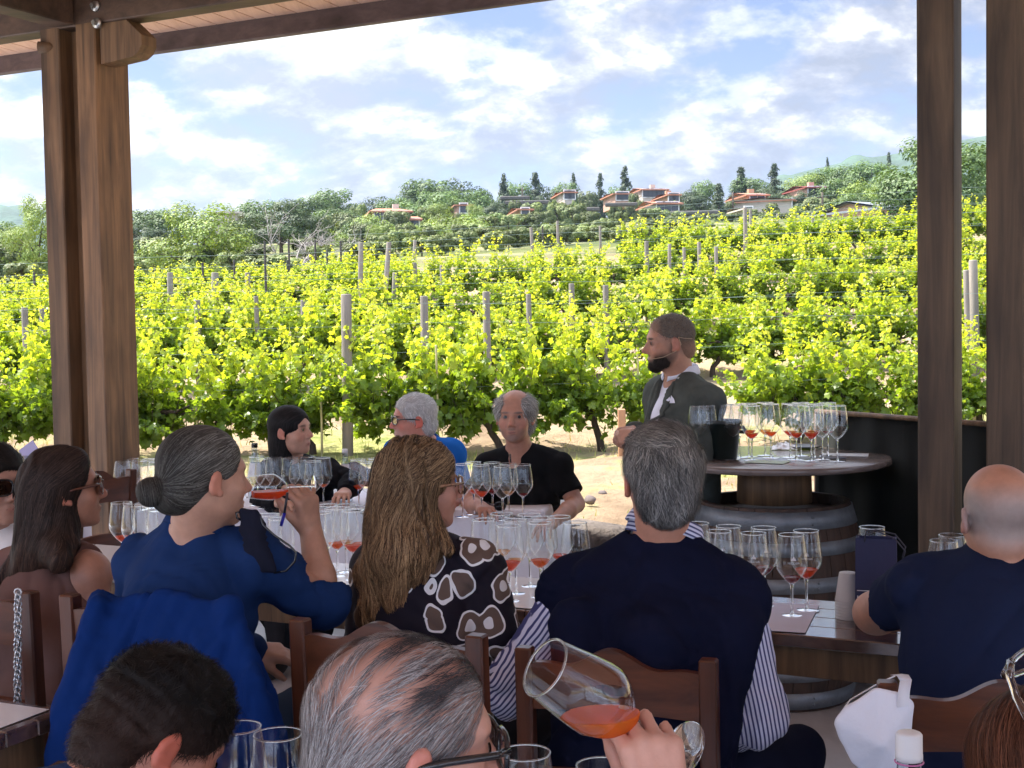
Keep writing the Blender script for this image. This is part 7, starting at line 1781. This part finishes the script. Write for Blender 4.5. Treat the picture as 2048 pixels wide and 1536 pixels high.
# white-haired man, blue polo, glasses
H5 = frame(P(826, 838, 6.40), 108, 0, 0, 1.02)
def hair5(H, root, org): short_hair(H, root, org, WHITE, (.50, .50, .49), 6, 3000, th=.007, recede=.012, dispa=.0015)
r5, o5, S5 = seated_far('white-haired man with dark-rimmed glasses and bright blue polo shirt', H5, (P(903, 908, 6.48), P(792, 908, 6.60)), P(850, 1240, 6.75), ((P(930, 1010, 6.40), P(900, 1010, 6.1)), (P(756, 1000, 6.45), P(790, 1010, 6.1))), (0.561, 0.239, 0.173), cloth('bright_blue_pique', (.015, .115, .42)), .014, hair5, dict(red=.6, stub=[((0, .07, -.08), (.07, .07, .05), .35)], stub_col=(.5, .45, .42)), .058, .10, seed=83, neckpx=P(852, 886, 6.52))
specs(H5, r5, o5, M_frame, M_lens, .029, .019, .104, .0026)
Hc = frame2(V3(S5['neck']) + V3((0, 0, .0)), (-.6, -.75, 0), V3(H5(0, -.02, -.06)) - V3(S5['neck'])); mb = MB(); Vc = []
for i in range(29):
    a = math.pi * (.5 + 2 * .95 * i / 28 + .05); c_, s_ = math.cos(a), math.sin(a); Vc += [Hc(.066 * c_, .066 * s_, .036), Hc(.070 * c_, .070 * s_, .040), Hc(.092 * c_, .094 * s_, .002), Hc(.088 * c_, .090 * s_, -.002)]
mb.add(Vc, [(i * 4 + k, i * 4 + (k + 1) % 4, i * 4 + 4 + (k + 1) % 4, i * 4 + 4 + k) for i in range(28) for k in range(4)], True); mb.build('collar', bpy.data.materials['bright_blue_pique'], r5, o5)
# balding man in black T-shirt
H6 = frame(P(1030, 832, 6.10), 170, 2, 0, 1.04)
def hair6(H, root, org):
    def ops(Fd, e):
        e((0, -.020, .030), (.092, .108, .080), 0); e((0, -.06, -.045), (.074, .058, .055), .02); e((0, .125, .02), (.085, .075, .12), .012, 'sub'); e((0, .03, .125), (.060, .10, .065), .015, 'sub')
        for s in (-1, 1): e((s * .098, .024, -.035), (.030, .044, .042), .006, 'sub')
    Fh = hair_mass(H, .004, ops)
    build_hair(Fh, H, root, org, 3200, lambda L_, t: np.stack([np.sign(L_[:, 0]) * .35, -.5 + 0 * L_[:, 0], -.8 + 0 * L_[:, 0]], 1), [(.36, .35, .33), (.50, .49, .46), (.25, .24, .22)], 6, .009, .0024, .003, .0018, jit=.35, base=(.30, .29, .27), disp=lambda X, Y, Z: wav((X, Y, Z), 70, .003, 61))
r6, o6, S6 = seated_far('balding man with grey side hair and goatee in black T-shirt facing us', H6, (P(1116, 934, 6.20), P(976, 936, 6.28)), P(1040, 1240, 6.35), ((P(1152, 1008, 6.12), P(1105, 1045, 5.85)), (P(940, 1010, 6.12), P(965, 1015, 5.80))), (0.488, 0.245, 0.167), cloth('black_cotton', (.012, .012, .013)), .013, hair6, dict(red=.3, beard=[((0, .080, -.097), (.030, .035, .020), .6), ((0, .098, -.057), (.028, .02, .007), .6), ((.04, .05, -.08), (.03, .04, .03), .4), ((-.04, .05, -.08), (.03, .04, .03), .4)], beard_col=(.14, .11, .095)), .053, .05, seed=85, look=(-.35, 0), neckpx=P(1040, 893, 6.2))
MB().tube([P(1020, 908, 6.03), P(1021, 925, 6.02)], .004, 6).build('pendant', M_frame, r6, o6)

# ---------- standing presenter
H = frame(P(1338, 684, 5.90), 97, -2, 0, 1.08)
S = dict(neck=P(1362, 752, 5.95), shL=P(1410, 806, 5.76), shR=P(1322, 792, 6.08), hip=P(1365, 1085, 5.98), dep=1.15)
elL, wrL = P(1392, 925, 5.66), P(1278, 868, 5.62); elR, wrR = P(1318, 900, 6.05), P(1268, 862, 5.78)
lo, hi = bbox(H(0, 0, .13), H(0, .13, 0), S['shL'], S['shR'], S['hip'], elL, wrL, wrR, P(1210, 870, 5.8), m=.14)
Fd = Fld(lo, hi, .0055); torso(Fd, S, k=.04); head_sdf(Fd, H, jaw=1.08, chin=1.1); neck(Fd, H, S, .060); arm(Fd, S['shL'], elL, wrL); arm(Fd, S['shR'], elR, wrR)
fd_ = V3(P(1200, 884, 5.72)) - V3(wrL); hand_sdf(Fd, wrL, fd_, (.1, -.8, .5), -1, (.3, .7, .8, .85, .9), .06); hand_sdf(Fd, wrR, V3(P(1200, 874, 5.70)) - V3(wrR), (0, .6, .7), 1, (.3, .8, .85, .9, .95), .06)
bd = [((0, -.03, .06), (.10, .13, .075), .0), ((0, .075, -.100), (.052, .050, .036), .97), ((.045, .040, -.072), (.030, .045, .040), .9), ((-.045, .040, -.072), (.030, .045, .040), .9), ((0, .098, -.054), (.026, .02, .008), .8), ((.066, .0, -.045), (.02, .022, .045), .55), ((-.066, .0, -.045), (.02, .022, .045), .55)]
root, org = body_obj(Fd, H, S, 'standing bearded man in grey tweed blazer and open white shirt, speaking, hands together', (0.488, 0.251, 0.167), dict(red=.3, beard=bd, beard_col=(.028, .022, .019), stub=[((0, -.045, .03), (.10, .11, .09), .8)], stub_col=(.12, .10, .085)))
eyes(H, root, org, (.0, -.1)); x, y, z = S['M'].T
Fs = Fld(lo, hi, .0055); torso(Fs, S, .007, .04); hn = V3(H(0, -.02, -.06)) - V3(S['neck']); Fs.cone(V3(S['neck']) - hn * .3, V3(S['neck']) + hn * .45, .080, .066, .012); neckhole(Fs, S, H, .04)
Fs.cone(V3(H(0, .09, -.18)), V3(H(0, .13, -.10)), .035, .05, .008, 'sub'); Fs.disp(lambda X, Y, Z: wav((X, Y, Z), 30, .003, 91)); garment(Fs, 'white_shirt', cloth('white_shirt_cotton', (.78, .79, .88)), root, org); collar_ring(S, H, .070, .067, .048, bpy.data.materials['white_shirt_cotton'], root, org, .006, .036, gap=.035)
Fb = Fld(lo, hi, .0055); torso(Fb, S, .026, .04, waist=1.05, belly=.01); arm(Fb, S['shL'], elL, wrL, .020, r0=.055, t1=.93); arm(Fb, S['shR'], elR, wrR, .020, r0=.055, t1=.93)
nkp = V3(S['neck']); neckhole(Fb, S, H, .012)
for t in np.linspace(0, 1, 12):        # open front: a V over the chest that widens towards the hem
    c = nkp + y * (.15 + .03 * t) - z * (.02 + .55 * t); Fb.ell(c, (.052 + .012 * t, .100, .06), S['M'], .004, 'sub')
Fb.cone(nkp + z * .10 + y * .05, nkp - z * .06 + y * .07, .080, .060, .01, 'sub')
Fb.disp(lambda X, Y, Z: ridg((X, Y, Z), 12, .007, 93) + ridg((X, Y, Z), 35, .002, 95))
M_tw = cloth('grey_tweed', (.080, .090, .080), .95, .5, .6, 260, spec=.1); garment(Fb, 'blazer', M_tw, root, org)
def surf(Fd, p, d, n=60, L_=.25):
    p = V3(p); d = V3(d) / np.linalg.norm(d); T = np.linspace(0, L_, n); v = Fd.sample(p[None] + d[None] * T[:, None]); k = np.argmax(v < 0); return p + d * T[k if (v < 0).any() else n // 2]
def lapel(s):
    """a flat turned-back strip that lies on the jacket beside the opening"""
    mb = MB(); Vc = []; prof = [(-.015, .060, .012), (-.03, .054, .030), (-.07, .050, .050), (-.12, .049, .062), (-.145, .049, .040), (-.16, .048, .056), (-.22, .046, .048), (-.30, .044, .034), (-.38, .044, .014), (-.42, .044, .002)]
    for dz, x0, wd_ in prof:
        for q in (x0, x0 + wd_ * .5, x0 + wd_):
            h = surf(Fb, nkp + z * dz + x * s * q + y * .30, -y, 90, .34); Vc.append(h + y * (.007 if q > x0 else .004))
    n = len(prof); Vb = [v - y * .004 for v in Vc]; Fs_ = []
    for i in range(n - 1):
        for k in range(2): a = i * 3 + k; Fs_ += [(a, a + 1, a + 4, a + 3), (3 * n + a, 3 * n + a + 3, 3 * n + a + 4, 3 * n + a + 1)]
        Fs_ += [(i * 3 + 2, 3 * n + i * 3 + 2, 3 * n + i * 3 + 5, i * 3 + 5), (i * 3, i * 3 + 3, 3 * n + i * 3 + 3, 3 * n + i * 3)]
    mb.add(Vc + Vb, Fs_, True); mb.build('lapel', M_tw, root, org)
lapel(-1); lapel(1)
def hit(Fd, px, py, d0, d1):
    a, b = V3(P(px, py, d0)), V3(P(px, py, d1)); return surf(Fd, a, b - a, 200, np.linalg.norm(b - a))
ps = [hit(Fb, *q, 5.3, 6.2) for q in ((1327, 807), (1350, 806), (1348, 798), (1342, 790), (1336, 797), (1331, 801))]; fw_ = V3(P(1340, 800, 5.3)) - V3(P(1340, 800, 5.31)); fw_ /= np.linalg.norm(fw_)
MB().add([q + fw_ * .010 for q in ps] + [q - fw_ * .004 for q in ps], [(0, 1, 2, 3, 4, 5), (11, 10, 9, 8, 7, 6), (0, 6, 7, 1), (1, 7, 8, 2), (2, 8, 9, 3), (3, 9, 10, 4), (4, 10, 11, 5), (5, 11, 6, 0)]).build('pocket_square', bpy.data.materials['white_shirt_cotton'], root, org)
pn = hit(Fb, 1357, 756, 5.3, 6.2); MB().tube([pn + fw_ * .006, pn - fw_ * .004], [.006, .006], 8).build('lapel_pin', M_galv, root, org)
MB().tube([H(-.084, -.02, .020), H(-.086, -.030, -.010), H(-.084, -.005, -.038), H(-.070, .045, -.060), H(-.048, .085, -.066), H(-.030, .102, -.066)], .0016 * 1.1, 6).build('headset_microphone', pmat('beige_wire', (.45, .33, .22), .4), root, org)
MB().tube([H(-.080, -.08, .010), H(-.084, -.045, .014), H(-.084, -.02, .020)], .0016, 6).build('headset_band', bpy.data.materials['beige_wire'], root, org)
# trousers of the standing man
Ft = Fld(V3(S['hip']) - V3((.30, .30, 1.3)), V3(S['hip']) + V3((.30, .30, .20)), .009); Ft.ell(V3(S['hip']), (S['W'] * .9 + .03, .15, .15), S['M'], .02)
for s in (-1, 1):
    a = V3(S['hip']) + x * s * .09; kn = a - V3((0, 0, .46)); kn[2] = .50; an = kn.copy(); an[2] = FLOOR + .10; Ft.cone(a, kn, .095, .068, .03); Ft.cone(kn, an, .066, .055, .02); an[2] = FLOOR + .04
    sh_ = Fld(an - .25, an + .25, .010); sh_.ell(an + y * .06, (.046, .14, .05), S['M'], .01); sh_.cut((0, 0, FLOOR + .002), (0, 0, -1)); V, Q = sh_.mesh(); add_np('shoe', V, Q, (0, 0, 0), M_shoe, root, org)
garment(Ft, 'trousers', cloth('dark_grey_wool', (.035, .037, .042)), root, org)
def ops(Fd, e):
    e((0, -.015, .036), (.0770, .0985, .0840), 0); e((0, -.060, -.030), (.060, .052, .052), .02); e((0, .118, .0), (.09, .062, .075), .008, 'sub')
    for s in (-1, 1): e((s * .088, .012, -.035), (.026, .036, .044), .006, 'sub')
Fh = hair_mass(H, .004, ops); build_hair(Fh, H, root, org, 6000, lambda L_, t: np.stack([0 * L_[:, 0], -.2 + 0 * L_[:, 0], -.6 + (L_[:, 2] > .06) * 1.0], 1), [(.13, .12, .105), (.08, .072, .065), (.18, .165, .15)], 2, .004, .0014, .001, .0016, jit=.7, base=(.15, .12, .095), colfn=lambda V, C, T: (lambda L_: (lambda g: C * g + np.array([.40, .235, .16]) * (1 - g))(np.clip(np.minimum((L_[:, 2] + .045) * 16, (.085 - L_[:, 1]) * 22), .25, 1)[:, None]))(H.inv(V)))
Fh = hair_mass(H, .0035, lambda Fd, e: (e((0, .060, -.098), (.032, .034, .026), 0), e((.040, .042, -.078), (.022, .038, .030), .02), e((-.040, .042, -.078), (.022, .038, .030), .02), e((0, .104, -.066), (.022, .02, .010), .006, 'sub')))
build_hair(Fh, H, root, org, 3500, lambda L_, t: np.tile(np.array([0, .3, -1.0]), (len(L_), 1)), [(.022, .018, .016), (.035, .028, .024)], 3, .005, .0014, .001, .001, jit=.5, base=(.018, .015, .013), name='beard')

# ---------- foreground: dark cropped head bent over the table
H = frame(P(318, 1478, 1.92), -62, -34, -8, 1.0)
S = dict(neck=P(205, 1580, 1.88), shL=P(-30, 1650, 1.88), shR=P(240, 1740, 1.86), hip=P(-80, 2050, 1.70))
elR, wrR = P(560, 2000, 1.75), P(700, 1850, 1.95); elL, wrL = P(-150, 2000, 1.7), P(150, 1900, 2.0)
lo, hi = bbox(H(0, 0, .13), H(.1, .12, 0), H(-.1, -.12, 0), S['shL'], S['shR'], S['hip'], elR, wrR, elL, wrL, m=.12)
Fd = Fld(lo, hi, .0055); torso(Fd, S); head_sdf(Fd, H); neck(Fd, H, S, .058)
for a, b, c, s in ((S['shR'], elR, wrR, 1), (S['shL'], elL, wrL, -1)): arm(Fd, a, b, c); hand_sdf(Fd, c, (.5, 1, -.1), (0, 0, 1), s)
root, org = body_obj(Fd, H, S, 'man with short dark cropped hair bending down at the bottom left', (0.464, 0.194, 0.124), dict(red=.5))
Fs = Fld(lo, hi, .0055); torso(Fs, S, .013); arm(Fs, S['shR'], elR, wrR, .018, upto='upper', t1=.8); arm(Fs, S['shL'], elL, wrL, .018, upto='upper', t1=.8); hn = V3(H(0, -.03, -.07)) - V3(S['neck']); neckhole(Fs, S, H, .0)
Fs.disp(lambda X, Y, Z: wav((X, Y, Z), 25, .004, 101)); garment(Fs, 'shirt', cloth('navy_polo', (.02, .035, .09)), root, org); eyes(H, root, org)
def ops(Fd, e):
    e((0, -.012, .044), (.086, .106, .088), 0); e((0, -.060, -.030), (.066, .056, .066), .02); e((0, .120, -.012), (.09, .060, .072), .012, 'sub')
    for s in (-1, 1): e((s * .092, .010, -.036), (.028, .038, .044), .006, 'sub')
Fh = hair_mass(H, .0032, ops)
def flow(L_, t):
    d = np.stack([.5 * np.sin(L_[:, 0] * 90 + L_[:, 1] * 40), .2 + .5 * np.sin(L_[:, 1] * 80), .15 * np.ones(len(L_))], 1); lw = L_[:, 2] < .06; d[lw] = np.array([0, -.3, -1.0]); return d / np.linalg.norm(d, axis=1, keepdims=True)
def cf(V, C, T): L_ = H.inv(V); g = np.clip((L_[:, 2] + .01) * 14, 0, 1)[:, None]; return C * g + np.array([.045, .026, .020]) * (1 - g)
build_hair(Fh, H, root, org, 15000, flow, [(.009, .007, .006), (.018, .013, .010), (.006, .005, .005)], 4, .0044, .0008, .0012, .0016, jit=.55, base=(.010, .008, .007), colfn=cf, disp=lambda X, Y, Z: wav((X, Y, Z), 130, .0028, 63) * (Z > H(0, 0, .02)[2]))

# ---------- foreground: balding grey head with black glasses, raising a glass
H = frame(P(812, 1488, 1.43), -70, -4, 0, 1.0)
S = dict(neck=P(780, 1640, 1.46), shL=P(585, 1770, 1.52), shR=P(985, 1770, 1.38), hip=P(760, 2500, 1.36))
elR, wrR = P(1370, 2060, 1.32), P(1334, 1640, 1.45); elL, wrL = P(500, 2250, 1.5), P(800, 2150, 1.75)
lo, hi = bbox(H(0, 0, .13), H(.1, .12, 0), H(-.1, -.12, 0), S['shL'], S['shR'], S['hip'], elR, wrR, elL, wrL, P(1240, 1420, 1.45), m=.10)
Fd = Fld(lo, hi, .0045); torso(Fd, S); head_sdf(Fd, H); neck(Fd, H, S, .060); arm(Fd, S['shR'], elR, wrR, r2=.031); arm(Fd, S['shL'], elL, wrL)
hand_sdf(Fd, wrR, (-.20, .20, 1.0), (.30, -1.0, .25), 1, (.3, .62, .70, .80, .95), .17, .96, (.22, .15), .004); hand_sdf(Fd, wrL, (.6, 1, -.1), (0, 0, 1), -1)
st = [((0, -.05, .02), (.11, .12, .10), .22)]
root, org = body_obj(Fd, H, S, 'balding grey man with black glasses in the foreground, raising a tilted glass', (0.561, 0.285, 0.205), dict(red=.45, stub=st, stub_col=(.34, .27, .25)), smooth=2)
Fs = Fld(lo, hi, .007); torso(Fs, S, .013); arm(Fs, S['shR'], elR, wrR, .016, t1=.3); arm(Fs, S['shL'], elL, wrL, .016, t1=.5); hn = V3(H(0, -.03, -.07)) - V3(S['neck']); neckhole(Fs, S, H, .0)
Fs.disp(lambda X, Y, Z: wav((X, Y, Z), 25, .004, 111)); garment(Fs, 'shirt', cloth('pale_blue_linen', (.22, .28, .38)), root, org); eyes(H, root, org)
specs(H, root, org, M_frame, M_lens, .031, .021, .108, .0034)
# combed strands: dense dark streaks over the crown, thinner grey elsewhere
def ops(Fd, e):
    e((0, -.014, .036), (.0795, .1015, .0860), 0); e((0, -.062, -.030), (.062, .052, .062), .02); e((0, .128, -.0), (.095, .070, .085), .010, 'sub')
    for s in (-1, 1): e((s * .090, .012, -.036), (.026, .038, .044), .006, 'sub')
Fh = hair_mass(H, .0032, ops)
def flow(L_, t):
    k = np.clip((L_[:, 2] - .015) / .07, 0, 1)[:, None]; k = k * k * (3 - 2 * k); d = (1 - k) * np.array([.15, -.62, -.75]) + k * np.array([.62, -.78, .0]); d[:, 0] += .12 * np.sin(L_[:, 1] * 50); return d / np.linalg.norm(d, axis=1, keepdims=True)
def dens(L_):
    u = L_[:, 0] * .78 + L_[:, 1] * .62; cl = np.sin(u * 190 + 2.2 * np.sin(L_[:, 2] * 30)); top = np.clip((L_[:, 2] - .03) * 20, 0, 1)
    bald = np.exp(-((L_[:, 1] + .055) / .045) ** 2 - ((L_[:, 2] - .075) / .04) ** 2); return np.random.default_rng(4).uniform(-1, 1, len(L_)) < .62 + .75 * cl * top - 1.3 * bald - .55 * top
def cf(V, C, T):
    L_ = H.inv(V); u = L_[:, 0] * .78 + L_[:, 1] * .62; c2 = np.sin(u * 105 + 1.6 * np.sin(L_[:, 2] * 28) + .6); top = np.clip((L_[:, 2] - .035) * 30, 0, 1) * np.clip((L_[:, 1] + .075) * 20, 0, 1)
    g = (np.clip(c2 * 2.2 + .3, 0, 1) * top * .88)[:, None]; return C * (1 - g) + np.array([.035, .030, .032]) * g
build_hair(Fh, H, root, org, 17000, flow, [(.27, .24, .23), (.38, .35, .34), (.18, .16, .155), (.46, .43, .42), (.12, .10, .10)], 6, .0052, .00055, .0009, .0003, jit=.11, cond=dens, colfn=cf, basemat=False)
tilted_glass(P(1090, 1335, 1.43), P(1366, 1500, 1.52), 'large tilted wine glass with amber rose wine held up in the foreground', 'orange', -.017)

# ---------- auburn head with clear glasses pushed up, bottom right corner
H = frame(P(2112, 1602, 1.42), 20, 0, 0, 1.0)
S = dict(neck=P(2117, 1772, 1.45), shL=P(1880, 1880, 1.5), shR=P(2330, 1880, 1.35), hip=P(2080, 2500, 1.35))
elR, wrR, elL, wrL = P(2450, 2250, 1.4), P(2300, 2150, 1.7), P(1800, 2200, 1.6), P(1950, 2100, 1.8)
lo, hi = bbox(H(0, 0, .13), S['shL'], S['shR'], S['hip'], elR, wrR, elL, wrL, m=.13); Fd = Fld(lo, hi, .007); torso(Fd, S); head_sdf(Fd, H); neck(Fd, H, S, .05)
for a, b, c, s in ((S['shR'], elR, wrR, 1), (S['shL'], elL, wrL, -1)): arm(Fd, a, b, c); hand_sdf(Fd, c, (.2, 1, -.1), (0, 0, 1), s)
root, org = body_obj(Fd, H, S, 'auburn-haired person with spectacles pushed up, cut off at the bottom right corner', (0.512, 0.251, 0.173))
Fs = Fld(lo, hi, .007); torso(Fs, S, .013); arm(Fs, S['shR'], elR, wrR, .016, t1=.8); arm(Fs, S['shL'], elL, wrL, .016, t1=.8); hn = V3(H(0, -.03, -.07)) - V3(S['neck']); neckhole(Fs, S, H, .0); garment(Fs, 'top', cloth('dark_top', (.05, .03, .03)), root, org); eyes(H, root, org)
def ops(Fd, e): e((0, -.014, .040), (.092, .112, .090), 0); e((0, -.06, -.06), (.085, .07, .10), .03); e((0, .118, -.012), (.078, .052, .09), .01, 'sub')
Fh = hair_mass(H, .0045, ops, lo=(-.13, -.18, -.2))
build_hair(Fh, H, root, org, 9000, lambda L_, t: np.stack([np.sign(L_[:, 0]) * (.6 * (L_[:, 2] > .04)), -.5 + 0 * L_[:, 0], -.8 + 0 * L_[:, 0]], 1), [(.10, .035, .018), (.06, .022, .012), (.16, .058, .030)], 10, .012, .0008, .0012, .0004, jit=.16, base=(.05, .018, .010))
Hg = Fr(H(0, -.02, .105), H.M @ np.array(Matrix.Rotation(R(38), 3, 'X')), 1.0); Hg.o = H(0, -.035, .100)
specs(Hg, root, org, M_solid, M_lens, .031, .024, .075, .0036, .02)
# ------------------------------------------------------------------ haze
hm = bpy.data.materials.new('haze'); hm.use_nodes = True; t = hm.node_tree; t.nodes.clear(); o_ = t.nodes.new('ShaderNodeOutputMaterial'); pv = t.nodes.new('ShaderNodeVolumePrincipled')
pv.inputs['Color'].default_value = (.62, .78, 1.0, 1); pv.inputs['Density'].default_value = .00019; pv.inputs['Anisotropy'].default_value = .2; t.links.new(pv.outputs[0], o_.inputs['Volume'])
mb = MB().box((0, 700, 84), (3600, 1700, 230)); hz = mb.build('haze', hm); tag(hz, kind='stuff')
finish_series()
